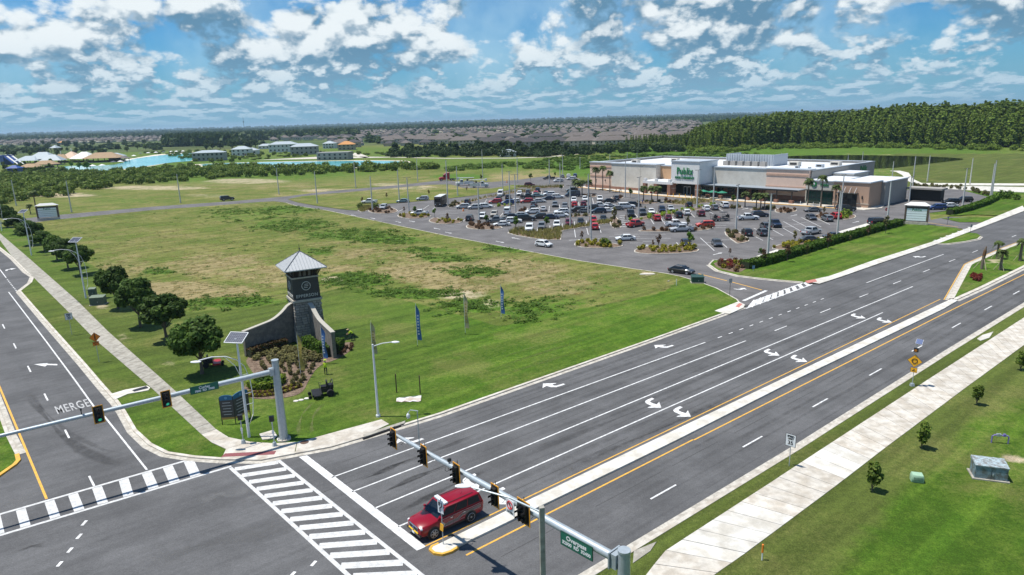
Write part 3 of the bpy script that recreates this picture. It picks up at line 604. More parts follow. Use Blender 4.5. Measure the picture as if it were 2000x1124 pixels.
# driveway mouths
for (a0, a1, b0, b1, n) in [((1457, 603), (1586, 556), (1470, 589), (1577, 550), 9), ((1835, 476), (1925, 439), (1818, 473), (1905, 440), 8)]:
    A0, A1, B0, B1 = g(*a0), g(*a1), g(*b0), g(*b1); line('crosswalk_line', A0, A1, .25, parent=lot, z=.013, px=False) if n == 9 else None; line('crosswalk_line', B0, B1, .25, parent=lot, z=.013, px=False) if n == 9 else None
    for i in range(n):
        t = (i + .5) / n; line('crosswalk_bar', lerp(A0, A1, t), lerp(B0, B1, t), .7, parent=lot, z=.0135 if n == 9 else .150, px=False)
line('stop_bar', (1452, 588), (1497, 568), .5, parent=lot, z=.0135)
for a, b in [((1364, 535), (1420, 549)), ((1428, 551), (1488, 567)), ((1810, 435), (1872, 444))]: line('centre_line', a, b, .25, YELLOW, lot, .0135)
# parking bays
for a, b in [((1530, 433), (1566, 453)), ((1547, 429), (1580, 446)), ((1565, 425), (1604, 444)), ((1597, 428), (1621, 439)), ((1524, 443), (1549, 457)), ((1508, 449), (1530, 461)), ((1490, 458), (1510, 469)), ((1476, 463), (1490, 470)), ((1472, 446), (1480, 450)),
             ((1368, 465), (1395, 490)), ((1408, 473), (1420, 484)), ((1321, 474), (1336, 489)), ((1352, 477), (1362, 487)), ((1296, 480), (1304, 489)), ((1122, 449), (1124, 464)), ((1146, 446), (1149, 459)), ((1170, 442), (1174, 455)), ((1270, 427), (1277, 438)), ((1290, 424), (1296, 435)), ((1312, 423), (1317, 431)), ((1333, 421), (1336, 428)), ((1349, 417), (1357, 425)), ((1379, 410), (1393, 418)), ((1400, 405), (1412, 413)),
             ((1240, 418), (1246, 425)), ((1262, 416), (1266, 422)), ((1281, 413), (1285, 419)), ((1157, 388), (1160, 401)), ((1130, 395), (1132, 408)), ((1098, 437), (1098, 446)), ((1122, 433), (1122, 441)), ((1145, 431), (1146, 438)), ((1168, 428), (1168, 435)), ((1074, 441), (1074, 449)), ((1050, 444), (1049, 454)), ((1027, 376), (1022, 384)), ((1041, 373), (1039, 384)), ((1058, 374), (1056, 384)), ((1031, 407), (1028, 417)), ((1054, 404), (1050, 417)), ((1073, 403), (1072, 415)), ((1093, 400), (1093, 409)),
             ((983, 416), (977, 423)), ((951, 390), (945, 398)), ((838, 401), (825, 410)), ((852, 404), (845, 409)), ((896, 424), (888, 431)), ((910, 428), (904, 433)), ((791, 407), (776, 415)), ((925, 398), (921, 401)), ((1004, 387), (1000, 392)),
             ((1155, 467), (1185, 467)), ((1190, 463), (1250, 462)), ((1240, 466), (1310, 466)), ((1200, 458), (1300, 458)), ((1255, 472), (1280, 472)), ((1230, 475), (1256, 475)), ((1360, 479), (1384, 479)), ((1410, 469), (1430, 469)), ((1378, 474), (1388, 474)), ((1355, 441), (1420, 441)), ((1375, 436), (1460, 436)), ((1395, 445), (1418, 445)), ((1340, 439), (1352, 439)), ((1505, 447), (1530, 447)), ((1530, 444), (1550, 443)), ((1550, 439), (1567, 438)), ((1565, 435), (1585, 434)), ((1585, 431), (1604, 431)), ((1500, 465), (1512, 465)),
             ((850, 413), (905, 412)), ((858, 417), (895, 417)), ((860, 421), (880, 421)), ((937, 382), (960, 381)), ((935, 385), (958, 384)), ((900, 415), (915, 415)), ((803, 393), (850, 392)), ((860, 405), (838, 405))]:
    line('bay_line', a, b, .14, WHITE, lot, .0135)
for q, an in [((1402, 496), 40), ((1672, 434), 38), ((1551, 421), 38), ((1456, 408), 40), ((1336, 432), 0), ((728, 427), -52), ((778, 434), -52), ((805, 433), -52), ((853, 447), 128), ((876, 455), -52), ((977, 473), -52), ((1007, 466), 128), ((1257, 480), 20), ((1125, 469), 10), ((690, 421), 128), ((640, 400), 128)]: arrow(q, an, STR, 1, 1.0, lot, .0135, 1.1)
for i in range(7): a = lerp((1209, 422), (1214, 445), i / 6.5); b = lerp((1221, 421), (1229, 443), i / 6.5); line('hatch_bar', a, b, .35, WHITE, lot, .0135)
# ================================================================== plants
def leafmat(name, a, b, trans=.25):
    if name in MATS: return MATS[name]
    m = bpy.data.materials.new(name); m.use_nodes = True; t = NT(m.node_tree); t.n.clear()
    out = t.add('ShaderNodeOutputMaterial'); geo = t.add('ShaderNodeNewGeometry')
    r = geo.outputs['Random Per Island']; c = t.mix(r, a, b)
    oi = t.add('ShaderNodeObjectInfo').outputs['Random']; v = t.ramp(oi, 0, 1, .82, 1.2)
    n = t.ramp(t.noise(geo.outputs['Position'], .55, 3, .6), .3, .7, .78, 1.22); v = t.math('MULTIPLY', v, n)
    hs = t.add('ShaderNodeVectorMath', _operation='SCALE'); t.put(hs, 0, c); t.put(hs, 'Scale', v)
    d = t.add('ShaderNodeBsdfPrincipled', Roughness=.65); d.inputs['Specular IOR Level'].default_value = .2; t.l.new(hs.outputs[0], d.inputs['Base Color'])
    tr = t.add('ShaderNodeBsdfTranslucent'); t.l.new(hs.outputs[0], tr.inputs[0]); mx = t.add('ShaderNodeMixShader'); mx.inputs[0].default_value = trans
    t.l.new(d.outputs[0], mx.inputs[1]); t.l.new(tr.outputs[0], mx.inputs[2]); t.l.new(mx.outputs[0], out.inputs[0]); MATS[name] = m; return m
LEAF_OAK = leafmat('oak_leaf', (.030, .072, .010), (.100, .165, .028), .35); LEAF_DARK = leafmat('dark_leaf', (.024, .050, .014), (.070, .110, .028))
LEAF_FOREST = leafmat('forest_leaf', (.088, .150, .018), (.215, .285, .044), .35); LEAF_BRIGHT = leafmat('bright_leaf', (.045, .11, .010), (.12, .20, .025))
LEAF_SHRUB = leafmat('shrub_leaf', (.060, .115, .012), (.160, .205, .036), .32); LEAF_HEDGE = leafmat('hedge_leaf', (.035, .085, .008), (.10, .175, .016))
LEAF_BROWN = leafmat('brown_leaf', (.075, .040, .022), (.17, .095, .045)); LEAF_YELLOW = leafmat('yellow_green_leaf', (.16, .18, .012), (.40, .33, .03))
LEAF_RED = leafmat('red_leaf', (.12, .012, .012), (.22, .05, .03)); LEAF_OLIVE = leafmat('olive_leaf', (.085, .085, .028), (.17, .155, .055)); LEAF_PALM = leafmat('palm_leaf', (.035, .065, .015), (.11, .14, .035), .15)
LEAF_LIME = leafmat('lime_leaf', (.15, .24, .015), (.26, .34, .03)); LEAF_GRASS = leafmat('tall_grass', (.20, .19, .055), (.34, .30, .10)); LEAF_WEED = leafmat('weed_leaf', (.060, .140, .014), (.140, .220, .030), .4); LEAF_STRAW = leafmat('straw_leaf', (.22, .19, .06), (.40, .32, .12))
def leaves(P, N, size, rng, squash=1.0):
    """quads at P with normals near N"""
    n = len(P); N = N + rng.normal(0, .55, (n, 3)); N /= np.linalg.norm(N, axis=1)[:, None] + 1e-9
    a = np.cross(N, rng.normal(0, 1, (n, 3))); a /= np.linalg.norm(a, axis=1)[:, None] + 1e-9; b = np.cross(N, a)
    s = size * rng.uniform(.6, 1.35, (n, 1)); V = np.stack([P - a * s * .5 - b * s * .42 * squash, P + a * s * .42 - b * s * .5 * squash, P + a * s * .5 + b * s * .42 * squash, P - a * s * .42 + b * s * .5 * squash], 1).reshape(-1, 3)
    return V, np.arange(4 * n).reshape(n, 4)
def lobes_leaves(lobes, n, size, rng):
    vol = np.array([(l[3] * l[4] * l[5]) ** .7 for l in lobes]); vol /= vol.sum(); PP, NN = [], []
    for l, f in zip(lobes, vol):
        k = max(6, int(n * f)); d = rng.normal(0, 1, (k, 3)); d /= np.linalg.norm(d, axis=1)[:, None]
        r = rng.uniform(.45, 1.0, (k, 1)) ** .45; r *= 1 + .14 * np.sin(d[:, :1] * 7 + l[0] * 3) * np.cos(d[:, 1:2] * 6 + l[1] * 5)
        PP.append(np.array(l[:3]) + d * r * np.array(l[3:6])); NN.append(d * np.array([1, 1, 1.2]) + np.array([0, 0, .35]))
    return leaves(np.concatenate(PP), np.concatenate(NN), size, rng)
def crown_lobes(rng, cz, rx, rz, n):
    out = [(0, 0, cz, rx * .46, rx * .46, rz * .6)]
    for i in range(n):
        a = i * 2.4 + rng.uniform(-.5, .5); e = rng.uniform(-.7, 1.35); rr = rx * rng.uniform(.48, .82) * math.cos(e)
        k = rng.uniform(.20, .40); out.append((math.cos(a) * rr, math.sin(a) * rr, cz + math.sin(e) * rz * .62, rx * k, rx * k, rz * k * rng.uniform(.7, 1.0)))
    return out
def tree_proto(h, crown_r, trunk_r, base_frac, nleaf, leaf, m, seed, nlobes=14):
    rng = np.random.default_rng(seed); cz = h * (base_frac + (1 - base_frac) * .5); rz = h * (1 - base_frac) * .52
    lob = crown_lobes(rng, cz, crown_r, rz, nlobes); V, F = lobes_leaves(lob, nleaf, leaf, rng); crown = npmesh('crown', V, F, m)
    mb = MB(); mb.tube([(0, 0, -.15), (.03, .02, h * base_frac * .5), (.0, .05, h * base_frac), (.05, 0, cz)], [trunk_r * 1.35, trunk_r, trunk_r * .85, trunk_r * .35], 7)
    for l in lob[1:8]: mb.tube([(0, .03, h * base_frac * .95), (l[0] * .45, l[1] * .45, (h * base_frac + l[2]) / 2), (l[0] * .9, l[1] * .9, l[2])], [trunk_r * .55, trunk_r * .35, trunk_r * .12], 5)
    tr = mb.mesh('trunk', 60); tr.materials.append(BARK); return tr, crown
def place_tree(name, pro, loc, rz, sc, label, group, cat='tree'):
    t = thing(name, label, cat, loc, rz, group); t.scale = sc if hasattr(sc, '__len__') else (sc,) * 3
    for nm, me in (('trunk', pro[0]), ('crown', pro[1])):
        o = bpy.data.objects.new(nm, me); link(o, t)
    return t
OAKS = [tree_proto(7.0, 2.85, .17, .25, 7000, .27, LEAF_OAK, s, 24) for s in (1, 2, 3)]
oak_l = {0: 'round dark green street oak beside the solar street light and curved-wall tower', 1: 'second street oak from the tower, full dark crown over the lawn', 2: 'third street oak from the tower, leaning crown touching its neighbours', 3: 'fourth street oak from the tower, beside the green utility cabinets', 4: 'street oak standing right behind the solar light past the cabinets', 5: 'street oak next past the cabinets light, crown merged with its neighbour', 8: 'tall full street oak beside the third solar street light', 11: 'street oak at the access road beside the far solar light'}
for i, (x, y, yt, w) in enumerate([(395, 732, 622, 3.5), (326, 666, 577, 3.6), (275, 640, 545, 3.2), (231, 605, 522, 2.9), (158, 538, 480, 3.1), (134, 527, 467, 3.0), (112, 510, 462, 2.8), (87, 492, 452, 3.1), (62, 480, 432, 3.6), (34, 458, 420, 3.3), (14, 445, 402, 3.4), (-6, 436, 395, 3.3)]):
    X, Y = g(x, y); h = height(x, y, yt); place_tree('oak_tree', OAKS[i % 3], (X, Y, .08), i * 1.9, (w / 3.25, w / 3.25, h / 6.7), oak_l.get(i, 'dark green street oak in the close row past the green cabinets'), 'oaks along the side street')
# young magnolia-like trees on the verge
YNG = [tree_proto(2.7, .62, .035, .06, 620, .17, LEAF_SHRUB, s, 16) for s in (5, 6, 9)]
for i, (x, y, yt, lb) in enumerate([(1703, 962, 899, 'small upright young tree between green pedestal and pavement'), (1800, 878, 822, 'small young tree upslope of the dome pedestal, third along the pavement'), (1907, 793, 750, 'small bushy young tree on the verge near the purple pipe'), (1992, 725, 684, 'young tree on the verge farthest along the white pavement')]):
    X, Y = g(x, y); h = height(x, y, yt); place_tree('young_tree', YNG[i % 3], (X, Y, .08), i * 1.3, h / 2.75, lb, 'young trees on the verge')
# ---- palms
def palm_proto(h, r, nf, fl, seed, sparse=False):
    rng = np.random.default_rng(seed); mb = MB(); mb.tube([(0, 0, -.1), (.06, .02, h * .35), (.03, -.03, h * .7), (0, 0, h)], [r * 1.25, r, r * .95, r * 1.05], 8)
    tr = mb.mesh('trunk', 60); tr.materials.append(mat('palm_trunk', (.17, .135, .10), .9, .3, 5)); V = []; F = []
    for i in range(nf):
        a = i * 2.4 + rng.uniform(-.3, .3); el = rng.uniform(-.5, 1.1); L = fl * rng.uniform(.8, 1.1); d = np.array([math.cos(a), math.sin(a), 0]); s = np.array([-d[1], d[0], 0]); pts = []
        for k in range(6):
            q = k / 5; pts.append(np.array([0, 0, h]) + d * L * q * math.cos(el) * (1 - .15 * q) + np.array([0, 0, L * (q * math.sin(el) - .65 * q * q)]))
        for k in range(5):
            for sg in (-1, 1):
                for j in range(2):
                    q0 = pts[k] + (pts[k + 1] - pts[k]) * j * .5; q1 = pts[k] + (pts[k + 1] - pts[k]) * (j * .5 + .42); w = fl * .34 * math.sin(math.pi * min(1, .18 + (k + j * .5) / 5 * .75)) + .05
                    o = len(V); V += [q0, q1, q1 + s * sg * w + d * w * .5 - np.array([0, 0, w * .45]), q0 + s * sg * w * .92 + d * w * .3 - np.array([0, 0, w * .5])]; F.append((o, o + 1, o + 2, o + 3))
    return tr, npmesh('fronds', np.array(V), np.array(F), LEAF_PALM)
PALMS = [palm_proto(8.2, .19, 22, 1.9, s) for s in (21, 22)]; PALM_S = [palm_proto(4.2, .24, 17, 1.35, s) for s in (23, 24)]; PALM_M = [palm_proto(4.6, .17, 24, 1.8, s) for s in (25, 26)]
def place_palm(pro, x, y, yt, label, group, h0, z=.02):
    X, Y = g(x, y); h = height(x, y, yt); t = thing('palm_tree', label, 'palm', (X, Y, z), random.uniform(0, 6), group); k = h / (h0 + 1.2); t.scale = (k ** .6, k ** .6, k)
    for nm, me in zip(('trunk', 'fronds'), pro): link(bpy.data.objects.new(nm, me), t)
    return t
for i, (x, y, yt) in enumerate([(1163, 371, 322), (1177, 373, 320), (1191, 376, 329)]): place_palm(PALMS[i % 2], x, y, yt, 'tall slender palm before the peach end wall of the store', 'palms at the peach end of the store', 8.2)
for i, (x, y, yt, lb) in enumerate([(1577, 402, 343, 'tall palm at the join of pink wall and glass pharmacy front'), (1603, 405, 337, 'full tall palm before the green glass pharmacy window'), (1630, 407, 356, 'shorter palm between green glass and tan brick corner')]): place_palm(PALMS[i % 2], x, y, yt, lb, 'palms at the pharmacy', 8.2)
for i, (x, y, yt) in enumerate([(1257, 393, 358), (1273, 395, 358), (1284, 396, 358), (1129, 385, 348), (1137, 382, 346), (1124, 380, 345), (1150, 379, 346)]): place_palm(PALM_M[i % 2], x, y, yt, 'clustered palm in the planted strip before the store entrance', 'palm clusters before the store', 4.6)
for i, (x, y, yt) in enumerate([(1477, 410, 371), (1493, 411, 372), (1485, 409, 372), (1455, 405, 370)]): place_palm(PALM_M[i % 2], x, y, yt, 'clustered palm in the island before the long canopy', 'palms before the canopy', 4.6)
for i, (x, y, yt, lb) in enumerate([(1947, 507, 465, 'staked palm on the median island nearest the turning lane'), (1953, 529, 480, 'leaning staked palm on the bare patch of the median island'), (1992, 511, 459, 'staked palm farthest up the grassy median island')]):
    t = place_palm(PALM_S[i % 2], x, y, yt, lb, 'staked palms on the median', 4.2, .1)
    for a in (.5, 2.6, 4.7): obj('stake', MB().tube([(math.cos(a) * 1.1, math.sin(a) * 1.1, 0), (math.cos(a) * .15, math.sin(a) * .15, 1.7)], .05, 5), mat('stake_wood', (.42, .35, .25), .9, .1), t)
X, Y = g(1917, 527); t = thing('bare_palm', 'wrapped leafless palm trunk with stakes on the median island', 'palm', (X, Y, .1)); k = height(1917, 527, 485)
obj('trunk', MB().tube([(0, 0, 0), (.1, 0, k * .6), (.25, 0, k)], [.27, .26, .16], 8), mat('palm_trunk', (.17, .135, .10), .9, .3, 5), t); obj('tied_fronds', MB().tube([(.12, 0, k * .62), (.2, 0, k * .85), (.3, 0, k * 1.05)], [.3, .25, .05], 7), LEAF_BROWN, t)
for a in (.5, 2.6, 4.7): obj('stake', MB().tube([(math.cos(a) * 1.2, math.sin(a) * 1.2, 0), (.1 + math.cos(a) * .2, math.sin(a) * .2, 1.8)], .05, 5), MATS['stake_wood'], t)
X, Y = g(75, 420); t = place_palm(PALMS[0], 73, 421, 368, 'tall palm behind the left store sign at the side street', None, 8.2); place_palm(PALM_M[0], 60, 418, 396, 'short palm beside the left store sign', None, 4.6)
# ---- shrubs
def shrub_mesh(name, r, h, n, size, m, seed, nl=7):
    rng = np.random.default_rng(seed); lob = [(0, 0, h * .5, r * .7, r * .7, h * .5)] + [(math.cos(a) * r * .55, math.sin(a) * r * .55, h * rng.uniform(.35, .7), r * .42, r * .42, h * .36) for a in np.arange(nl) * 2.4]
    V, F = lobes_leaves(lob, n, size, rng); return npmesh(name, V, F, m)
SHR = {k: [shrub_mesh('foliage', .5, .8, 150, .16, m, s) for s in (31, 32)] for k, m in dict(brown=LEAF_BROWN, yellow=LEAF_YELLOW, red=LEAF_RED, olive=LEAF_OLIVE, green=LEAF_HEDGE, dark=LEAF_SHRUB, lime=LEAF_LIME).items()}
FARSH = []
def shrub(x, y, kind, sc, label, group, z=.1, name='shrub', cat='shrub', world=False):
    X, Y = (x, y) if world else g(x, y)
    if Y > 148 and name == 'shrub': FARSH.append((X, Y, z, sc if not hasattr(sc, '__len__') else sc[0], kind)); return None
    o = bpy.data.objects.new(name, SHR[kind][random.randrange(2)]); link(o); o.location = (X, Y, z); o.rotation_euler = (0, 0, random.uniform(0, 6.3)); o.scale = (sc, sc, sc * random.uniform(.85, 1.15)) if not hasattr(sc, '__len__') else sc
    return tag(o, label, cat, group)
def hedge(name, pts, w, h, label, m=LEAF_HEDGE, dens_=75, group=None, size=.17, z=.1, woodm=None):
    """a clipped hedge: a leafy skin over a dark woody core"""
    rng = np.random.default_rng(len(pts) * 7 + int(w * 100)); t = thing(name, label, 'hedge', (pts[0][0], pts[0][1], z), 0, group); PP, NN = [], []; o0 = np.array(pts[0])
    for a, b in zip(pts, pts[1:]):
        a, b = np.array(a) - o0, np.array(b) - o0; L = np.hypot(*(b - a)); d = (b - a) / L; nr = np.array([-d[1], d[0]]); n = int(L * (w + 2 * h) * dens_)
        s = rng.uniform(0, L, n); f = rng.uniform(0, w + 2 * h, n); c = (f - h - w / 2); off = np.clip(c, -w / 2, w / 2); zz = np.where(np.abs(c) > w / 2, h - (np.abs(c) - w / 2), h); wob = 1 + .10 * np.sin(s * 2.1) + .06 * np.sin(s * 5.3 + 1)
        P = np.concatenate([a + d * s[:, None] + nr * (off * wob)[:, None] + rng.normal(0, .05, (n, 2)), (zz * (1 + .06 * np.sin(s * 1.3)) + rng.normal(0, .05, n))[:, None]], 1); PP.append(P)
        N = np.zeros((n, 3)); side = np.abs(c) > w / 2; N[:, 2] = np.where(side, .25, 1); N[:, :2] = nr * (np.sign(off) * side)[:, None]; NN.append(N)
    V, F = leaves(np.concatenate(PP), np.concatenate(NN), size, rng); me = npmesh('foliage', V, F, m); link(bpy.data.objects.new('foliage', me), t)
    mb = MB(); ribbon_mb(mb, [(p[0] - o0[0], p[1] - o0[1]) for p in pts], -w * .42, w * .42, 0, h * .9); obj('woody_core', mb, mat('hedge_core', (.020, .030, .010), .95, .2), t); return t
def bed(name, poly, label=None, m=MULCH, kerbed=True, z=.10, parent=None):
    o = obj(name, MB().prism(poly, -.01, z), m, parent, kind='structure' if parent is None else None)
    if kerbed:
        c = sum(poly[i][0] * poly[(i + 1) % len(poly)][1] - poly[(i + 1) % len(poly)][0] * poly[i][1] for i in range(len(poly)))
        pp = poly if c > 0 else poly[::-1]; mb = MB(); ribbon_mb(mb, pp, -.22, -.002, -.01, z + .05, True); obj('kerb', mb, CONC, o)
    return o
def smooth_poly(P, k=2):
    for _ in range(k):
        Q = []
        for i in range(len(P)):
            a, b = P[i], P[(i + 1) % len(P)]; Q += [lerp(a, b, .25), lerp(a, b, .75)]
        P = Q
    return P
def scatter(poly, n, seed=0, margin=0):
    rng = np.random.default_rng(seed); P = np.array(poly); lo, hi = P.min(0), P.max(0); out = []
    for _ in range(60):
        q = rng.uniform(lo, hi, (n * 2, 2)); k = inpoly(poly, q[:, 0], q[:, 1])
        for p in q[k]:
            if all((p[0] - a[0]) ** 2 + (p[1] - a[1]) ** 2 > margin ** 2 for a in out): out.append(tuple(p))
            if len(out) >= n: return out
    return out
# ---- grass and weeds standing in the rough field
def tuft_field(name, poly, n, zone_ch, lo, m, hgt, seed, wid=.5):
    rng = np.random.default_rng(seed); P = np.array(poly); a, b = P.min(0), P.max(0); q = rng.uniform(a, b, (n * 6, 2)); q = q[inpoly(poly, q[:, 0], q[:, 1])]
    Z, x, y = zone_of(q[:, 0], q[:, 1]); lawn = p1_lawn(q[:, 0], q[:, 1], x, y); clump = np.sin(q[:, 0] * .9 + 3 * np.sin(q[:, 1] * .33)) * np.cos(q[:, 1] * .8 + 2 * np.sin(q[:, 0] * .41))
    val = (Z[:, zone_ch] if zone_ch is not None else np.full(len(q), .5)) + .22 * clump
    q = q[(val > lo) & (lawn < .4)][:n]; k = len(q); B = 5
    base = np.repeat(q, B, 0) + rng.normal(0, wid * .3, (k * B, 2)); an = rng.uniform(0, 6.28, k * B); hh = hgt * rng.uniform(.4, 1.2, k * B); ww = wid * rng.uniform(.2, .5, k * B); d = np.stack([np.cos(an), np.sin(an)], 1); lean = rng.normal(0, .9, (k * B, 2)) * hh[:, None]
    z0 = np.full(k * B, .08); V = np.stack([np.column_stack([base - d * ww[:, None] * .5, z0]), np.column_stack([base + d * ww[:, None] * .5, z0]), np.column_stack([base + d * ww[:, None] * .45 + lean, z0 + hh]), np.column_stack([base - d * ww[:, None] * .45 + lean, z0 + hh * .9])], 1).reshape(-1, 3)
    me = npmesh(name, V, np.arange(4 * k * B).reshape(-1, 4), m); o = bpy.data.objects.new(name, me); link(o); o['kind'] = 'stuff'; return o
P1C = [p for p in P1 if -170 < p[0] < 60]
# ================================================================== vehicles (+X is forward)
def ringbody(mb, st):
    """st: (x, zbot, ztop, halfwidth) stations"""
    k = 10; vs = []
    for x, zb, zt, w in st:
        zm = zb + (zt - zb) * .52
        vs += [(x, -w * .84, zb), (x, -w * .97, zb + .10), (x, -w, zm), (x, -w * .955, zt - .09), (x, -w * .84, zt), (x, w * .84, zt), (x, w * .955, zt - .09), (x, w, zm), (x, w * .97, zb + .10), (x, w * .84, zb)]
    n = len(st); fs = []
    for i in range(n - 1):
        for j in range(k): fs.append((i * k + j, i * k + (j + 1) % k, (i + 1) * k + (j + 1) % k, (i + 1) * k + j))
    fs += [tuple(range(k))[::-1], tuple(range((n - 1) * k, n * k))]
    mb.add(vs, fs)
def bil(c, u, v):                        # c = bottom-left, bottom-right, top-right, top-left
    a = Vector(c[0]).lerp(Vector(c[1]), u); b = Vector(c[3]).lerp(Vector(c[2]), u); return a.lerp(b, v)
def pane(c, u0, u1, v0, v1, off=.012, skew=0.0):
    n = (Vector(c[1]) - Vector(c[0])).cross(Vector(c[3]) - Vector(c[0])).normalized() * off
    q = [bil(c, u0, v0) + n, bil(c, u1, v0) + n, bil(c, u1 - skew, v1) + n, bil(c, u0 + skew, v1) + n]; mb = MB(); mb.add(q, [(0, 1, 2, 3)]); return mb
CARS = {
 'sedan': dict(L=4.75, W=1.82, H=1.45, zb=.24, belt=.92, hood=.80, trunk=.95, fw=1.42, rw=1.36, r=.33, cab=(1.15, .45, -1.15, -1.95), nwin=2),
 'hatch': dict(L=4.2, W=1.78, H=1.5, zb=.24, belt=.95, hood=.85, trunk=1.0, fw=1.28, rw=1.28, r=.32, cab=(1.15, .45, -1.45, -1.98), nwin=2),
 'suv': dict(L=4.7, W=1.9, H=1.72, zb=.30, belt=1.08, hood=1.0, trunk=1.08, fw=1.42, rw=1.40, r=.37, cab=(1.22, .42, -1.85, -2.25), nwin=3),
 'bigsuv': dict(L=5.33, W=2.03, H=1.95, zb=.34, belt=1.27, hood=1.19, trunk=1.27, fw=1.66, rw=1.45, r=.41, cab=(1.28, .50, -2.36, -2.60), nwin=3),
 'van': dict(L=5.6, W=2.0, H=2.3, zb=.32, belt=1.25, hood=1.12, trunk=1.25, fw=1.75, rw=1.6, r=.36, cab=(2.0, 1.25, -2.70, -2.78), nwin=3),
 'pickup': dict(L=5.75, W=2.0, H=1.88, zb=.38, belt=1.18, hood=1.12, trunk=1.12, fw=1.85, rw=1.75, r=.40, cab=(1.25, .62, -.85, -1.05), nwin=2),
}
def wheel_parts(r, w, mb):
    mb.slot(0).cyl((0, 0, 0), (0, 1, 0), r, w, 18); mb.slot(1).cyl((0, 0, 0), (0, 1, 0), r * .66, w + .02, 12); return mb
def make_car(kind, name, hero=False):
    c = CARS[kind]; L, W, H, zb, belt = c['L'], c['W'] / 2, c['H'], c['zb'], c['belt']; f = L / 2
    root = thing(name, 'x', 'car'); root['proto'] = kind
    mb = MB(); ws, wt, rt, rb = c['cab']
    st = [(f, zb + .20, c['hood'] - .42, W * .74), (f - .05, zb + .05, c['hood'] - .15, W * .86), (f - .30, zb, c['hood'] - .05, W * .965), (ws + .55, zb, c['hood'], W * .99), (ws, zb, belt, W), (0, zb, belt + .01, W), (rt, zb, belt + .02, W), (-f + .55, zb, c['trunk'], W * .99), (-f + .12, zb + .02, c['trunk'] - .04, W * .95), (-f + .02, zb + .14, c['trunk'] - .18, W * .88), (-f, zb + .2, c['trunk'] - .35, W * .84)]
    ringbody(mb, st)
    tw = W * {'van': .84, 'bigsuv': .84, 'suv': .79, 'pickup': .80}.get(kind, .74); bw = W * .95; zt = H - .06
    lo = [(ws, -bw, belt - .02), (ws, bw, belt - .02), (rb, bw, belt - .02), (rb, -bw, belt - .02)]; hi = [(wt, -tw, zt), (wt, tw, zt), (rt, tw, zt), (rt, -tw, zt)]
    top = [(wt - .14, -tw * .86, H), (wt - .14, tw * .86, H), (rt + .10, tw * .86, H), (rt + .10, -tw * .86, H)]
    mb.add(lo + hi + top, [(0, 1, 5, 4), (1, 2, 6, 5), (2, 3, 7, 6), (3, 0, 4, 7), (4, 5, 9, 8), (5, 6, 10, 9), (6, 7, 11, 10), (7, 4, 8, 11), (8, 9, 10, 11)])
    if kind == 'pickup':
        mb.slot(1).box((-2.0, 0, c['trunk'] + .012), (1.55, W * 1.50, .03)); mb.slot(0)
        for s in (-1, 1): mb.box((-2.0, s * W * .87, c['trunk'] + .05), (1.72, .12, .16))
        mb.box((-f + .10, 0, c['trunk'] + .03), (.1, W * 1.7, .14))
    r = c['r']
    mb.slot(1)
    for x in (c['fw'], -c['rw']):
        for s in (-1, 1): mb.cyl((x, s * (W - .10), r + .02), (0, 1, 0), r + .075, .225, 18)
    for s in (-1, 1): mb.box((0, s * W * .93, zb + .05), (c['fw'] + c['rw'] - r * 2 - .2, .10, .14))
    mb.box((f - .04, 0, zb + .16), (.10, W * 1.3, .12)); mb.box((-f + .02, 0, zb + .14), (.06, W * 1.4, .12))
    mb.box((f - .03, 0, zb + (c['hood'] - zb) * .55), (.09, W * .95, .16)); mb.slot(0)
    for s in (-1, 1): mb.box((ws - .22, s * (W + .05), belt + .10), (.14, .20, .14))
    obj('body', mb, [PAINT, BLACK], root, smooth=38)
    obj('windshield', pane((lo[0], lo[1], hi[1], hi[0]), .05, .95, .06, .94), GLASS, root)
    obj('rear_window', pane((lo[2], lo[3], hi[3], hi[2]), .08, .92, .12 if kind != 'van' else .4, .9), GLASS, root)
    nw = c['nwin']
    for cc in ((lo[1], lo[2], hi[2], hi[1]), (lo[3], lo[0], hi[0], hi[3])):
        flip = cc[0] is lo[3]
        for i in range(nw):
            u0, u1 = .05 + i * .91 / nw, .05 + (i + 1) * .91 / nw - .022
            if flip: u0, u1 = 1 - u1, 1 - u0
            if kind == 'van' and i == nw - 1: continue
            obj('side_window', pane(cc, u0, u1, .10, .90), GLASS, root)
    wm = wheel_parts(r, .23, MB()).mesh('wheel', 40); wm.materials.append(RUBBER); wm.materials.append(RIM)
    for x in (c['fw'], -c['rw']):
        for s in (-1, 1): o = bpy.data.objects.new('wheel', wm); link(o, root); o.location = (x, s * (W - .095), r)
    hz = c['hood'] - .20
    for s in (-1, 1):
        obj('headlight', MB().box((f - .17, s * W * .74, hz), (.16, .32, .12), -s * .45), LAMP, root)
        obj('tail_light', MB().box((-f + .05, s * W * .78, c['trunk'] - .22), (.10, .22, .20 if kind in ('sedan', 'hatch') else .34)), TAIL, root)
    obj('plate', MB().box((-f - .012, 0, zb + .42), (.02, .34, .16)), SIGN_WHITE, root)
    return root
PROTO = {k: make_car(k, {'sedan': 'sedan', 'hatch': 'hatchback_car', 'suv': 'suv', 'bigsuv': 'large_suv', 'van': 'van', 'pickup': 'pickup_truck'}[k]) for k in CARS}
COLORS = dict(white=(.72, .73, .73), silver=(.42, .44, .46), grey=(.16, .17, .18), black=(.010, .010, .012), navy=(.012, .022, .050), red=(.42, .016, .018), maroon=(.12, .010, .018), teal=(.16, .26, .27), blue=(.02, .05, .18), dgrey=(.055, .062, .072), orange=(.55, .04, .015), beige=(.45, .42, .36))
CNAME = dict(dgrey='dark grey', navy='dark blue', teal='pale teal', orange='bright red', blue='royal blue')
used = set()
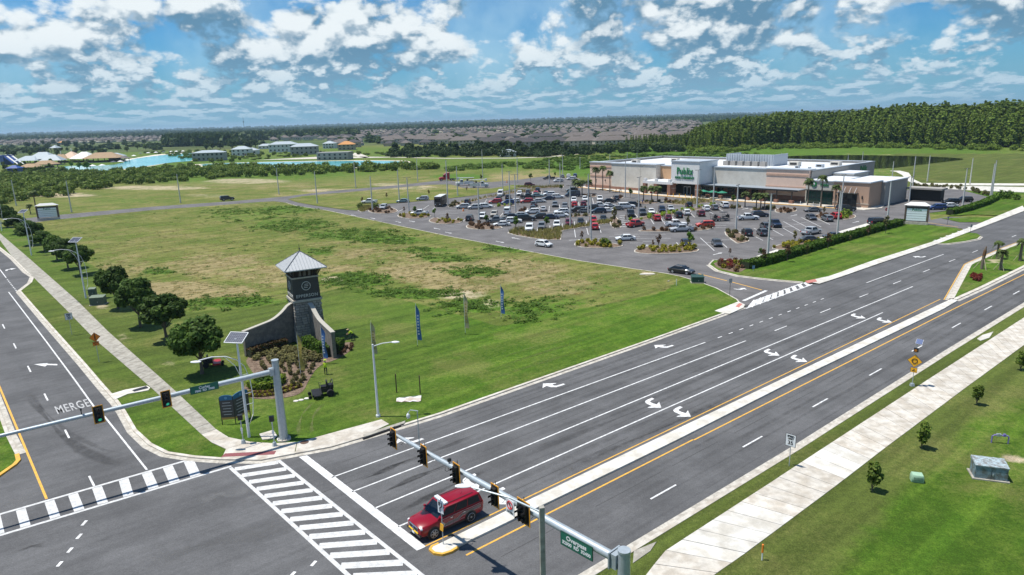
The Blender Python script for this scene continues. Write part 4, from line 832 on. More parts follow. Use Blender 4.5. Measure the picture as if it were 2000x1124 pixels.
def place_car(kind, col, loc, ang, label, group=None):
    p = PROTO[kind]; t = dup(p, loc, R(ang)) if kind in used else p
    used.add(kind); t.location = loc; t.rotation_euler = (0, 0, R(ang)); t['label'] = label; t['category'] = {'pickup': 'pickup truck', 'van': 'van', 'suv': 'car', 'bigsuv': 'car'}.get(kind, 'car')
    if group: t['group'] = group
    elif 'group' in t: del t['group']
    if 'proto' in t: del t['proto']
    for ch in t.children:
        if ch.name.startswith('body'): ch.color = COLORS[col] + (1,)
    return t
HD = dict(f=-95, b=85, l=180, r=0)
rows = '''978 383 van white f|975 392 suv black b|993 389 suv black b|1015 382 suv white f|1032 379 suv dgrey b|1047 382 suv red b|1050 375 suv navy b|1066 380 sedan grey b|1073 383 suv white l|1089 388 suv white r|1031 388 pickup black r|1050 385 sedan teal r|1070 391 sedan navy l|967 398 suv red l|992 400 suv blue l|1029 397 suv red l|1053 396 sedan silver r|1011 396 sedan white r|913 398 suv black b|905 408 suv silver l|928 409 suv silver l|949 407 suv white r|991 419 van white b|1041 412 suv black b|1043 403 suv dgrey b|1061 412 sedan silver b|1084 404 suv grey f|1103 407 suv grey f|917 431 suv black b|943 427 suv white f|965 423 suv beige f|969 435 pickup grey l|997 427 sedan black l|980 442 sedan white l|1003 436 suv white r|1015 424 sedan silver l|1029 432 bigsuv black r|1040 418 suv white l|1053 428 suv black l|1077 428 sedan navy r|1095 425 suv white r|1097 418 suv white l|1034 452 bigsuv white f|1058 447 suv grey f|1087 444 suv white f|1110 440 suv maroon f|1117 375 suv black l|1118 385 van navy l|1121 395 suv white f|1122 404 suv red b|1143 393 suv white f|1140 403 suv maroon b|1171 393 pickup white f|1191 396 sedan black r|1203 391 suv dgrey b|1127 416 bigsuv black l|1142 416 sedan grey r|1156 410 suv black l|1171 406 pickup white r|1190 405 sedan silver r|1204 411 sedan grey l|1169 417 suv navy l|1187 415 sedan white r|1223 408 bigsuv white r|1238 404 suv black r|1232 423 bigsuv black f|1254 420 pickup dgrey f|1272 417 sedan white f|1293 414 suv navy f|1135 437 sedan black f|1159 435 suv red f|1179 431 sedan black f|1162 448 suv red b|1241 443 pickup red 38|1282 431 suv red b|1221 470 sedan white l|1309 411 sedan silver f|1345 405 suv black b|1340 420 suv white b|1325 425 suv black b|1305 429 sedan maroon b|1368 422 suv maroon b|1379 412 suv white b|1395 410 suv grey b|1414 406 bigsuv white b|1460 430 pickup white r|1484 424 suv navy r|1320 443 pickup white r|1331 453 pickup silver l|1377 444 suv orange l|1339 480 sedan navy f|1400 480 sedan dgrey f|1459 460 suv black b|1489 460 suv dgrey b|1495 447 suv dgrey b|1513 443 pickup navy f|1586 414 sedan grey l|1652 413 bigsuv black r|1584 429 sedan dgrey f|1616 432 suv grey b|1631 427 suv red b|1584 458 pickup silver 32|1583 473 sedan dgrey -5|1628 466 sedan dgrey 180|1716 440 bigsuv black 12|1829 410 suv blue 170|1852 406 sedan white 178|1857 399 suv black 175|1882 395 suv black 178|1072 351 pickup black l|1091 356 suv white l|1110 347 suv white b|1123 346 suv blue b|1035 364 suv maroon r|787 396 sedan teal l|825 392 suv silver l|749 409 suv silver f|820 421 pickup white l|722 398 pickup white l|1099 347 sedan grey b|1116 352 suv white l'''
cnt = {}
plan = []
for q in rows.split('|'):
    a = q.split(); x, y = float(a[0]), float(a[1]); kind, col, hd = a[2], a[3], a[4]; ang = HD[hd] if hd in HD else float(hd)
    zone = 'in the far corner beyond the store' if (y < 366 and x < 1200) else 'behind the right-hand store sign' if x > 1800 else 'close to the pharmacy corner' if x > 1560 else 'by the field edge of the car park' if x < 900 else 'in the rows nearest the palms' if y < 400 else 'in the middle rows' if y < 426 else 'by the outer islands'
    view = {'f': 'nose to the road', 'b': 'tail to the road', 'l': 'seen side-on', 'r': 'broadside to the road'}.get(hd, 'angled')
    kn = {'suv': 'crossover', 'bigsuv': 'large SUV', 'pickup': 'pickup', 'van': 'van', 'sedan': 'sedan', 'hatch': 'hatchback'}[kind]
    lb = f"{CNAME.get(col, col)} {kn} parked {view} {zone}"; cnt[lb] = cnt.get(lb, 0) + 1; plan.append((kind, col, x, y, ang, lb))
for kind, col, x, y, ang, lb in plan:
    X, Y = g(x, y); X += random.uniform(-.1, .1); place_car(kind, col, (X, Y, .01), ang + random.uniform(-2, 2), lb, 'cars in the supermarket car park')
X, Y = g(1062, 482); place_car('hatch', 'white', (X, Y, .01), -42, 'small white hatchback driving along the edge drive past the field')
X, Y = g(1331, 534); place_car('sedan', 'black', (X, Y, .01), -40, 'black sedan leaving by the driveway beside a green box')
X, Y = g(444, 392); place_car('bigsuv', 'black', (X, Y, .01), 32, 'black SUV alone on the access road across the field')
# ---- the red fire-service SUV at the stop line
def hero_suv():
    X, Y = g(872, 1022.5); t = dup(PROTO['bigsuv'], (X, Y, .004), R(219.2 - 1), label='dark red emergency SUV with roof light bar waiting at the stop bar')
    if 'group' in t: del t['group']
    t.name = 'red_suv'; c = CARS['bigsuv']; W = c['W'] / 2; f = c['L'] / 2
    redp = mat('fire_red_paint', (.225, .002, .012), .28, .02, 1.0, coat=.2, spec=.4); grey = mat('stripe_grey', (.30, .28, .25), .5, .1, 3); chrome = mat('chrome_grille', (.45, .47, .50), .2, .05, 3, metal=.8)
    for ch in list(t.children):
        if ch.name.startswith('body'):
            me = ch.data.copy(); me.materials[0] = redp; ch.data = me; body = ch
        if ch.name.startswith('wheel'): bpy.data.objects.remove(ch)
        elif ch.name.startswith('plate'): bpy.data.objects.remove(ch)
    # wheels with six spokes
    wh = MB().cyl((0, 0, 0), (0, 1, 0), .41, .26, 24); dk = MB().cyl((0, 0, 0), (0, 1, 0), .31, .266, 20); spk = MB()
    for i in range(6):
        a = i * math.pi / 3
        for s in (-1, 1):
            d = Vector((math.cos(a), 0, math.sin(a))); n = Vector((-d.z, 0, d.x)) * .045; y = s * .14
            q = [d * .04 + n * 1.2, d * .30 + n * .7, d * .30 - n * .7, d * .04 - n * 1.2]; spk.add([(v.x, y, v.z) for v in q], [(0, 1, 2, 3), (3, 2, 1, 0)])
    for s in (-1, 1): spk.cyl((0, s * .137, 0), (0, 1, 0), .075, .014, 12)
    ring = MB()
    for s in (-1, 1): ring.tube([(math.cos(q) * .30, s * .139, math.sin(q) * .30) for q in np.linspace(0, 2 * math.pi, 21)], .018, 5)
    wm, dm, sm, rm = wh.mesh('wheel', 40), dk.mesh('wheel_well', 40), spk.mesh('spokes'), ring.mesh('rim_ring', 60)
    wm.materials.append(RUBBER); dm.materials.append(BLACK); sm.materials.append(RIM); rm.materials.append(RIM)
    for x in (c['fw'], -c['rw']):
        for s in (-1, 1):
            w = bpy.data.objects.new('wheel', wm); link(w, t); w.location = (x, s * (W - .08), .41)
            for nm, m_ in (('brake_disc', dm), ('spokes', sm), ('rim_ring', rm)): link(bpy.data.objects.new(nm, m_), w)
    lb = obj('light_bar', MB().box((.35, 0, 2.03), (.30, 1.35, .12)), mat('light_bar_lens', (.62, .66, .68), .2, .03, 4), t)
    for y in (-.5, .5): obj('mount', MB().box((.35, y, 1.955), (.12, .1, .05)), BLACK, lb)
    for y in (-.62, .62): obj('roof_rail', MB().tube([(.15, y, 1.96), (.1, y, 2.0), (-1.9, y, 2.0), (-1.95, y, 1.94)], .022, 6), DARKMETAL, t)
    gr = obj('grille', MB().box((f - .015, 0, .86), (.06, 1.15, .30)), chrome, t)
    for z in (.77, .83, .89, .95): obj('grille_bar', MB().box((f + .018, 0, z), (.02, 1.1, .025)), BLACK, gr)
    obj('emblem', MB().cyl((f + .03, 0, .86), (1, 0, 0), .09, .02, 14), mat('emblem_blue', (.02, .06, .25), .3, 0), gr)
    for s in (-1, 1): obj('bumper_strobe', MB().box((f + .005, s * .33, .62), (.09, .55, .07)), mat('strobe_yellow', (.85, .55, .01), .4, 0), t); obj('fog_light', MB().box((f - .02, s * .72, .50), (.1, .2, .1)), LAMP, t)
    obj('bumper', MB().box((f - .03, 0, .50), (.14, 1.75, .16)), BLACK, t); obj('plate', MB().box((f + .05, 0, .50), (.02, .32, .15)), SIGN_WHITE, t)
    for s in (-1, 1):                   # the painted side band: a stepped grey stripe, a white line and the round badge
        y = s * (W + .004)
        def band(pts, th, m, nm, yy=y):
            mb = MB()
            for a, b in zip(pts, pts[1:]): mb.add([(a[0], yy, a[1] - th / 2), (b[0], yy, b[1] - th / 2), (b[0], yy, b[1] + th / 2), (a[0], yy, a[1] + th / 2)], [(0, 1, 2, 3), (3, 2, 1, 0)])
            return obj(nm, mb, m, t)
        pts = [(.85, .68), (-.35, .72), (-.75, .92), (-2.35, .98)]
        band(pts, .12, grey, 'side_stripe'); band([(p[0], p[1] + .095) for p in pts], .022, SIGN_WHITE, 'pinstripe', y + s * .002); band([(p[0], p[1] - .095) for p in pts], .022, SIGN_WHITE, 'pinstripe', y + s * .002); band([(1.7, .62), (.3, .55), (-.9, .60)], .02, SIGN_WHITE, 'pinstripe', y + s * .002)
        band([(1.0, 1.13), (-2.3, 1.15)], .025, SIGN_WHITE, 'pinstripe', s * W * .968)
        bd = obj('door_badge', MB().cyl((.95, s * (W + .006), .76), (0, 1, 0), .18, .014, 20), mat('badge_silver', (.50, .50, .44), .4, .15, 8), t)
        obj('badge_centre', MB().cyl((.95, s * (W + .013), .76), (0, 1, 0), .11, .012, 14), mat('badge_dark', (.18, .15, .10), .5, .3, 12), bd)
        for x in (1.12, .02, -1.05): obj('door_seam', MB().box((x, s * (W + .001), .80), (.014, .012, .72)), BLACK, t)
        for x in (.18, -.90): obj('door_handle', MB().box((x, s * (W + .02), 1.06), (.2, .04, .035)), chrome, t)
    obj('wiper', MB().tube([(1.22, -.55, 1.24), (1.0, .1, 1.42)], .012, 4), BLACK, t); obj('antenna', MB().tube([(-1.2, .2, 1.95), (-1.3, .2, 2.15)], .012, 4), BLACK, t)
    return t
HERO = hero_suv()
# ---- heavy vehicles by the access road
def box_part(name, c, d, m, t, rz=0): return obj(name, MB().box(c, d, rz), m, t)
def wheels_at(t, pts, r=.5, w=.3):
    me = wheel_parts(r, w, MB()).mesh('wheel', 40); me.materials.append(RUBBER); me.materials.append(RIM)
    for x, y in pts: o = bpy.data.objects.new('wheel', me); link(o, t); o.location = (x, y, r)
X, Y = g(872, 353.5); t = thing('semi_tractor', 'red semi truck tractor with sleeper cab, no trailer, on the access road', 'truck', (X, Y, 0), R(180 + 14)); RD = mat('truck_red', (.36, .010, .014), .35, .04, 1, coat=.5)
mb = MB(); ringbody(mb, [(3.6, .6, 1.5, 1.0), (3.4, .5, 1.75, 1.08), (1.8, .5, 1.95, 1.2)]); obj('hood', mb, RD, t, smooth=40); mb = MB(); mb.add([(1.8, -1.2, .6), (1.8, 1.2, .6), (-1.4, 1.2, .6), (-1.4, -1.2, .6), (1.3, -1.15, 2.9), (1.3, 1.15, 2.9), (-1.4, 1.2, 4.0), (-1.4, -1.2, 4.0), (.2, -1.15, 3.7), (.2, 1.15, 3.7)], [(0, 1, 5, 4), (4, 5, 9, 8), (8, 9, 6, 7), (2, 3, 7, 6), (1, 2, 6, 9, 5), (3, 0, 4, 8, 7)]); obj('sleeper_cab', mb, RD, t)
obj('windshield', pane(((1.8, -1.2, .6), (1.8, 1.2, .6), (1.3, 1.15, 2.9), (1.3, -1.15, 2.9)), .06, .94, .62, .95, .03), GLASS, t); box_part('frame', (-2.6, 0, .75), (4.2, .9, .3), DARKMETAL, t); wheels_at(t, [(2.6, 1), (2.6, -1), (-2.3, 1), (-2.3, -1), (-3.6, 1), (-3.6, -1)]); box_part('fifth_wheel', (-3.0, 0, 1.0), (1.0, .9, .12), DARKMETAL, t)
for s in (-1, 1): obj('exhaust_stack', MB().tube([(-1.55, s * 1.0, .8), (-1.55, s * 1.0, 4.2)], .09, 8), RIM, t); obj('side_window', MB().box((1.0, s * 1.19, 2.3), (.8, .04, .7)), GLASS, t)
def bucket_truck(q, ang, lb):
    X, Y = g(*q); t = thing('bucket_truck', lb, 'truck', (X, Y, 0), R(ang), 'utility trucks by the access road'); WT = mat('truck_white', (.62, .64, .64), .4, .05, 1)
    mb = MB(); ringbody(mb, [(4.0, .6, 1.5, .85), (3.8, .5, 1.7, .95), (2.4, .5, 1.85, 1.05)]); obj('hood', mb, WT, t, smooth=40); mb = MB(); lo = [(2.4, -1.05, .6), (2.4, 1.05, .6), (.7, 1.05, .6), (.7, -1.05, .6)]; hi = [(1.9, -.95, 2.75), (1.9, .95, 2.75), (.8, .95, 2.75), (.8, -.95, 2.75)]; mb.add(lo + hi, [(0, 1, 5, 4), (1, 2, 6, 5), (2, 3, 7, 6), (3, 0, 4, 7), (4, 5, 6, 7)]); obj('cab', mb, WT, t)
    obj('windshield', pane((lo[0], lo[1], hi[1], hi[0]), .06, .94, .58, .95, .02), GLASS, t)
    for s in (-1, 1): obj('side_window', MB().box((1.35, s * 1.02, 2.2), (.8, .06, .6)), GLASS, t); box_part('utility_box', (-1.9, s * .95, 1.4), (4.2, .45, 1.3), WT, t)
    box_part('deck', (-1.9, 0, .85), (4.4, 2.2, .2), DARKMETAL, t); obj('turret', MB().cyl((-1.2, 0, 1.9), (0, 0, 1), .4, 1.9, 10), DARKMETAL, t); obj('lower_boom', MB().tube([(-1.2, 0, 2.8), (-4.2, 0, 3.2)], .2, 6), mat('boom_yellow', (.50, .38, .12), .5, .1), t); obj('upper_boom', MB().tube([(-4.2, 0, 3.4), (2.6, 0, 3.5)], .17, 6), WT, t); box_part('bucket', (3.0, 0, 3.3), (.8, .9, 1.0), WT, t); wheels_at(t, [(3.0, .95), (3.0, -.95), (-2.2, .95), (-2.2, -.95)]); return t
bucket_truck((908, 363), 190, 'white utility bucket truck with boom folded, cab toward the field'); bucket_truck((936, 367), 8, 'pale bucket truck with grey boxes, cab toward the store')
X, Y = g(861, 402); t = thing('motorhome', 'tall dark-fronted motorhome with white roof in the car park', 'motorhome', (X, Y, .01), R(-98)); MH = mat('motorhome_brown', (.050, .042, .036), .4, .1, 1)
mb = MB(); ringbody(mb, [(4.4, .5, 2.9, 1.15), (4.25, .4, 3.35, 1.24), (-4.3, .4, 3.4, 1.25), (-4.4, .5, 3.2, 1.2)]); obj('body', mb, MH, t, smooth=40); box_part('roof', (-.1, 0, 3.46), (8.5, 2.3, .12), mat('truck_white', (.62, .64, .64)), t); obj('windshield', MB().box((4.40, 0, 2.3), (.06, 2.0, 1.1)), GLASS, t); wheels_at(t, [(3.0, 1.1), (3.0, -1.1), (-2.4, 1.1), (-2.4, -1.1)], .45)
for s in (-1, 1):
    obj('headlight', MB().box((4.42, s * .8, .95), (.06, .35, .2)), LAMP, t)
    for x in (2.2, .4, -1.4): obj('side_window', MB().box((x, s * 1.26, 2.4), (1.1, .04, .7)), GLASS, t)
X, Y = g(1406, 432); t = thing('utility_trailer', 'open landscaping trailer piled with mowers and tools behind white pickup', 'trailer', (X, Y, .01), R(2)); box_part('deck', (0, 0, .55), (4.6, 1.9, .12), DARKMETAL, t); wheels_at(t, [(-.5, .95), (-.5, -.95), (-1.35, .95), (-1.35, -.95)], .34, .22); obj('tongue', MB().tube([(2.3, 0, .5), (3.7, 0, .5)], .06, 5), DARKMETAL, t)
for s in (-1, 1): obj('side_rail', MB().tube([(-2.3, s * .95, .6), (-2.3, s * .95, 1.1), (2.3, s * .95, 1.1), (2.3, s * .95, .6)], .035, 5), DARKMETAL, t)
obj('ramp_gate', MB().tube([(-2.3, -.9, .6), (-2.5, -.9, 1.9), (-2.5, .9, 1.9), (-2.3, .9, .6)], .04, 5), DARKMETAL, t); box_part('sun_canopy', (.9, 0, 2.35), (2.0, 1.3, .08), DARKMETAL, t)
for s in (-1, 1): obj('canopy_post', MB().tube([(.9, s * .5, .6), (.9, s * .5, 2.35)], .03, 5), DARKMETAL, t)
def mower(name, lb, loc, rz, body, par=None, sc=1.0):
    t = thing(name, lb, 'mower', loc, rz); t.scale = (sc,) * 3
    mb = MB(); mb.box((.45, 0, .28), (.75, 1.35, .16)).box((.45, .78, .3), (.5, .25, .1)); obj('mower_deck', mb, body, t); mb = MB(); mb.box((-.35, 0, .48), (.9, .62, .32)).box((-.62, 0, .72), (.45, .55, .26)); obj('engine', mb, BLACK, t)
    mb = MB(); mb.box((-.12, 0, .72), (.48, .5, .14)).box((-.36, 0, .96), (.12, .48, .42)); obj('seat', mb, BLACK, t); obj('roll_bar', MB().tube([(-.5, -.42, .5), (-.8, -.42, 1.1), (-.8, .42, 1.1), (-.5, .42, .5)], .035, 6), DARKMETAL, t)
    for s in (-1, 1):
        obj('rear_wheel', MB().cyl((-.55, s * .5, .28), (0, 1, 0), .28, .24, 14), RUBBER, t); obj('caster', MB().cyl((.98, s * .42, .14), (0, 1, 0), .14, .12, 10), RUBBER, t); obj('lever', MB().tube([(.2, s * .3, .55), (.22, s * .3, 1.0), (.1, s * .1, 1.05)], .02, 5), DARKMETAL, t)
    return t
X, Y = g(631, 774); mower('ride_on_mower', 'black ride-on mower standing on the lawn at the end of tyre tracks', (X, Y, .1), R(200), BLACK, sc=1.35)
X, Y = g(415, 716); mower('ride_on_mower', 'ride-on mower with red deck parked in the shade of the street oak', (X, Y, .1), R(20), mat('mower_red', (.35, .015, .015), .4, .05), sc=1.2)
X, Y = g(1400, 431); mower('ride_on_mower', 'red ride-on mower loaded on the landscaping trailer', (X, Y, .60), R(5), MATS['mower_red'], sc=.95); X, Y = g(1418, 430); mower('ride_on_mower', 'dark ride-on mower strapped at the front of the landscaping trailer', (X, Y, .60), R(180), BLACK, sc=.95)
# ================================================================== street furniture
def turn(v, a): c, s = math.cos(a), math.sin(a); return (v[0] * c - v[1] * s, v[0] * s + v[1] * c)
AMBER = mat('backplate_yellow', (.75, .33, .02), .5, .05, 1)
LENS_OFF = mat('lens_off', (.03, .012, .010), .3, 0); LENS_GREEN = mat('lens_green_lit', (.02, .40, .25), .3, 0, emit=((.05, .9, .55), .25))
def signal_head(parent, loc, rz, n=3, lit=None, cols=1, s=1.0):
    """local +X is the way the signal faces"""
    h = .36 * n * s; w = .36 * cols * s
    mb = MB(); mb.box((0, 0, 0), (.22, w * .98, h)); o = obj('signal_head', mb, BLACK, parent, loc, rz)
    obj('backplate', MB().box((-.07, 0, 0), (.02, w + .26, h + .26)), BLACK, o)
    bd = MB(); W2, H2 = w / 2 + .16, h / 2 + .16
    bd.box((-.075, 0, H2), (.03, W2 * 2 + .07, .07)).box((-.075, 0, -H2), (.03, W2 * 2 + .07, .07)).box((-.075, W2, 0), (.03, .07, H2 * 2 - .07)).box((-.075, -W2, 0), (.03, .07, H2 * 2 - .07)); obj('backplate_border', bd, AMBER, o)
    spots = [(0, (i - (n - 1) / 2) * -.36 * s) for i in range(n)] if cols == 1 else [(0, .36)] + [(y * .18, z) for z in (0, -.36) for y in (-1, 1)]
    for i, (y, z) in enumerate(spots):
        obj('lens', MB().cyl((.12, y, z), (1, 0, 0), .13 * s, .03, 14), LENS_GREEN if i == lit else LENS_OFF, o)
        vz = MB(); m_ = 9
        for k in range(m_):
            a0, a1 = -.35 + k * (math.pi + .7) / m_, -.35 + (k + 1) * (math.pi + .7) / m_; r = .155 * s
            vz.add([(.10, y + r * math.cos(a0), z + r * math.sin(a0)), (.34, y + r * math.cos(a0), z + r * math.sin(a0)), (.34, y + r * math.cos(a1), z + r * math.sin(a1)), (.10, y + r * math.cos(a1), z + r * math.sin(a1))], [(0, 1, 2, 3), (3, 2, 1, 0)])
        obj('visor', vz, BLACK, o)
    return o
def name_sign(parent, loc, rz, w, h, l1, l2, s1, s2):
    o = obj('street_sign', MB().box((0, 0, 0), (.04, w, h)), SIGN_GREEN, parent, loc, rz)
    bd = MB(); bd.box((0, 0, h / 2), (.05, w + .04, .035)).box((0, 0, -h / 2), (.05, w + .04, .035)).box((0, w / 2, 0), (.05, .035, h)).box((0, -w / 2, 0), (.05, .035, h)); obj('sign_edge', bd, mat('sign_edge_dark', (.005, .06, .04), .5, 0), o)
    for tx, z, sz in ((l1, h * .18, s1), (l2, -h * .24, s2)): text('lettering', tx, sz, SIGN_WHITE, o, (.028, 0, z), (R(90), 0, R(90)), bold=.012, depth=.003)
    return o
# ---- mast arm over the side street: pole at the corner of the lawn
X, Y = g(555, 861); t = thing('mast_arm_signal', 'grey mast arm traffic signal whose street sign reads Curley', 'traffic light', (X, Y, .1)); H1 = height(555, 861, 706); HA = H1 - 1.0
obj('pole', MB().tube([(0, 0, 0), (0, 0, H1)], [.40, .30], 12), GALV, t, smooth=50); obj('base_flange', MB().cyl((0, 0, .08), (0, 0, 1), .62, .16, 14), CONC, t); obj('pole_cap', MB().cyl((0, 0, H1), (0, 0, 1), .33, .08, 12), GALV, t)
for i in range(8): a = i * math.pi / 4; obj('anchor_bolt', MB().cyl((.5 * math.cos(a), .5 * math.sin(a), .2), (0, 0, 1), .05, .14, 6), GALV, t)
e = g(-60, 871, HA - .35); dv = Vector((e[0] - X, e[1] - Y)); Larm = dv.length; aa = math.atan2(dv.y, dv.x); ux, uy_ = dv.x / Larm, dv.y / Larm
obj('arm', MB().tube([(ux * .25, uy_ * .25, HA), (ux * Larm * .5, uy_ * Larm * .5, HA - .12), (ux * Larm * 1.15, uy_ * Larm * 1.15, HA - .30)], [.24, .18, .11], 10), GALV, t, smooth=50); obj('arm_bracket', MB().box((ux * .42, uy_ * .42, HA), (.34, .62, .62), aa), GALV, t)
obj('control_box', MB().box((ux * .5 + .1, uy_ * .5, HA + .2), (.4, .35, .35), aa), GALV, t)
def on_arm(px, bx, by, ux, uy, L, z, lo=0.0):
    best = min(np.arange(lo, L, .02), key=lambda s: abs(proj(bx + ux * s, by + uy * s, z)[0] - px)); return float(best)
face1 = R(-50)
for px, lit in ((191, 2), (323, 2)):
    s = on_arm(px, X, Y, ux, uy_, Larm * 1.15, HA - .1); signal_head(t, (ux * s + .32 * math.cos(face1), uy_ * s + .32 * math.sin(face1), HA - .22), face1, 3, lit)
s = on_arm(398, X, Y, ux, uy_, Larm, HA); name_sign(t, (ux * s + .24 * math.cos(face1), uy_ * s + .24 * math.sin(face1), HA - .02), aa + R(90), 2.2, .62, 'Curley', '7800  RD  7900', .32, .24)
s = on_arm(160, X, Y, ux, uy_, Larm, HA); obj('detector', MB().tube([(ux * s, uy_ * s, HA - .1), (ux * s, uy_ * s, HA + .45)], .035, 5).box((ux * s, uy_ * s, HA + .42), (.28, .12, .12), face1), BLACK, t)
# ---- mast arm over the main street: pole at the near corner
HP = 7.2; X, Y = g(1219, 1080, HP); t = thing('mast_arm_signal', 'long grey mast arm traffic signal whose street sign reads Overpass', 'traffic light', (X, Y, .1)); HA = 6.55
obj('pole', MB().tube([(0, 0, 0), (0, 0, HP)], [.38, .30], 14), GALV, t, smooth=50); obj('pole_cap', MB().cyl((0, 0, HP + .02), (0, 0, 1), .33, .10, 14), GALV, t); obj('base_flange', MB().cyl((0, 0, .08), (0, 0, 1), .6, .16, 12), CONC, t)
e = g(767, 850, 6.9); dv = Vector((e[0] - X, e[1] - Y)); Larm = dv.length; aa = math.atan2(dv.y, dv.x); ux, uy_ = dv.x / Larm, dv.y / Larm
za = lambda s: HA + .38 * s / Larm
obj('arm', MB().tube([(ux * .2, uy_ * .2, za(0)), (ux * Larm * .5, uy_ * Larm * .5, za(Larm * .5)), (ux * Larm, uy_ * Larm, za(Larm))], [.25, .19, .12], 10), GALV, t, smooth=50)
obj('arm_bracket', MB().box((ux * .40, uy_ * .40, HA), (.3, .7, .8), aa), GALV, t); obj('mount_plate', MB().box((ux * .62, uy_ * .62, HA), (.08, .9, .9), aa), GALV, t)
face2 = R(218)
for px, n, cols in ((776, 3, 1), (835, 3, 1), (899, 3, 1), (974, 3, 1), (1030, 3, 2)):
    s = on_arm(px, X, Y, ux, uy_, Larm, HA + .2); hz = za(s) - .12; signal_head(t, (ux * s + .34 * math.cos(face2), uy_ * s + .34 * math.sin(face2), hz), face2, n, None, cols, 1.0)
    mb = MB(); mb.tube([(ux * s - .2 * math.cos(face2), uy_ * s - .2 * math.sin(face2), hz + .1)] + [(ux * s - (.2 + .3 * math.sin(q)) * math.cos(face2), uy_ * s - (.2 + .3 * math.sin(q)) * math.sin(face2), hz - .1 - .28 * (1 - math.cos(q))) for q in np.linspace(0, 3.0, 7)], .018, 4); obj('cable_loop', mb, BLACK, t)
    obj('mount_rod', MB().tube([(ux * (s + .25), uy_ * (s + .25), hz - .6), (ux * (s + .25), uy_ * (s + .25), hz + .75)], .025, 5), DARKMETAL, t)
s = on_arm(1004, X, Y, ux, uy_, Larm, HA + .1); o = obj('turn_sign', MB().box((0, 0, 0), (.03, .75, .92)), SIGN_WHITE, t, (ux * s + .3 * math.cos(face2), uy_ * s + .3 * math.sin(face2), za(s) - .25), face2)
rg = MB(); rg.tube([(.03, .24 * math.cos(q), .12 + .24 * math.sin(q)) for q in np.linspace(0, 2 * math.pi, 25)], .028, 5); rg.tube([(.03, -.17, .29), (.03, .17, -.05)], .026, 5); obj('prohibition_ring', rg, SIGN_RED, o)
obj('arrow_symbol', MB().tube([(.025, .05, -.05), (.025, .05, .12), (.025, -.02, .22), (.025, -.13, .22)], .028, 5), BLACK, o); text('lettering', 'ON RED', .15, BLACK, o, (.02, 0, -.33), (R(90), 0, R(90)), bold=.006)
s = on_arm(1133, X, Y, ux, uy_, Larm, HA); name_sign(t, (ux * s + .3 * math.cos(face2 + .1), uy_ * s + .3 * math.sin(face2 + .1), za(s) - .30), aa + R(90), 2.15, .78, 'Overpass', '32300  RD  32400', .36, .26)
for px, hh, nm in ((820, 2.6, 'camera_riser'), (878, .55, 'detector')):
    s = on_arm(px, X, Y, ux, uy_, Larm, HA + .3); z = za(s); bx, by = ux * s, uy_ * s
    if hh > 1: obj(nm, MB().tube([(bx, by, z - .5), (bx, by, z + hh), (bx - .1 * ux, by - .1, z + hh + .12), (bx - .45, by + .05, z + hh + .14), (bx - .62, by + .05, z + hh - .05)], .032, 6), GALV, t); obj('camera', MB().ell((bx - .62, by + .05, z + hh - .28), (.13, .13, .2)), WHITEMETAL, t)
    else: obj(nm, MB().box((bx, by, z + .35), (.22, .14, .2), face2).tube([(bx, by, z), (bx, by, z + .35)], .025, 4), BLACK, t); obj('cable_loop', MB().tube([(bx - .2 + .12 * math.sin(q), by + .1, z - .35 - .14 * math.cos(q)) for q in np.linspace(-2.6, 2.6, 12)], .015, 4), BLACK, t)
# ---- concrete street light pole at the near corner
X, Y = g(1058, 994, 10.0); t = thing('street_light', 'concrete street light pole with long arm and round lamp over the SUV', 'street light', (X, Y, .1)); ex, ey = g(906, 952, 10.2)
obj('pole', MB().box((0, 0, 5.0), (.24, .24, 10.0), R(10)), CONC_OLD, t); obj('arm', MB().tube([(0, 0, 9.7), ((ex - X) * .4, (ey - Y) * .4, 10.1), ((ex - X) * .9, (ey - Y) * .9, 10.2)], [.055, .05, .04], 7), GALV, t); obj('lamp_head', MB().ell((ex - X, ey - Y, 10.18), (.46, .19, .07), 14, 6), WHITEMETAL, t); obj('lamp_lens', MB().ell((ex - X - .15, ey - Y, 10.13), (.22, .15, .05), 10, 5), mat('lamp_glass', (.55, .58, .6), .2, 0), t)
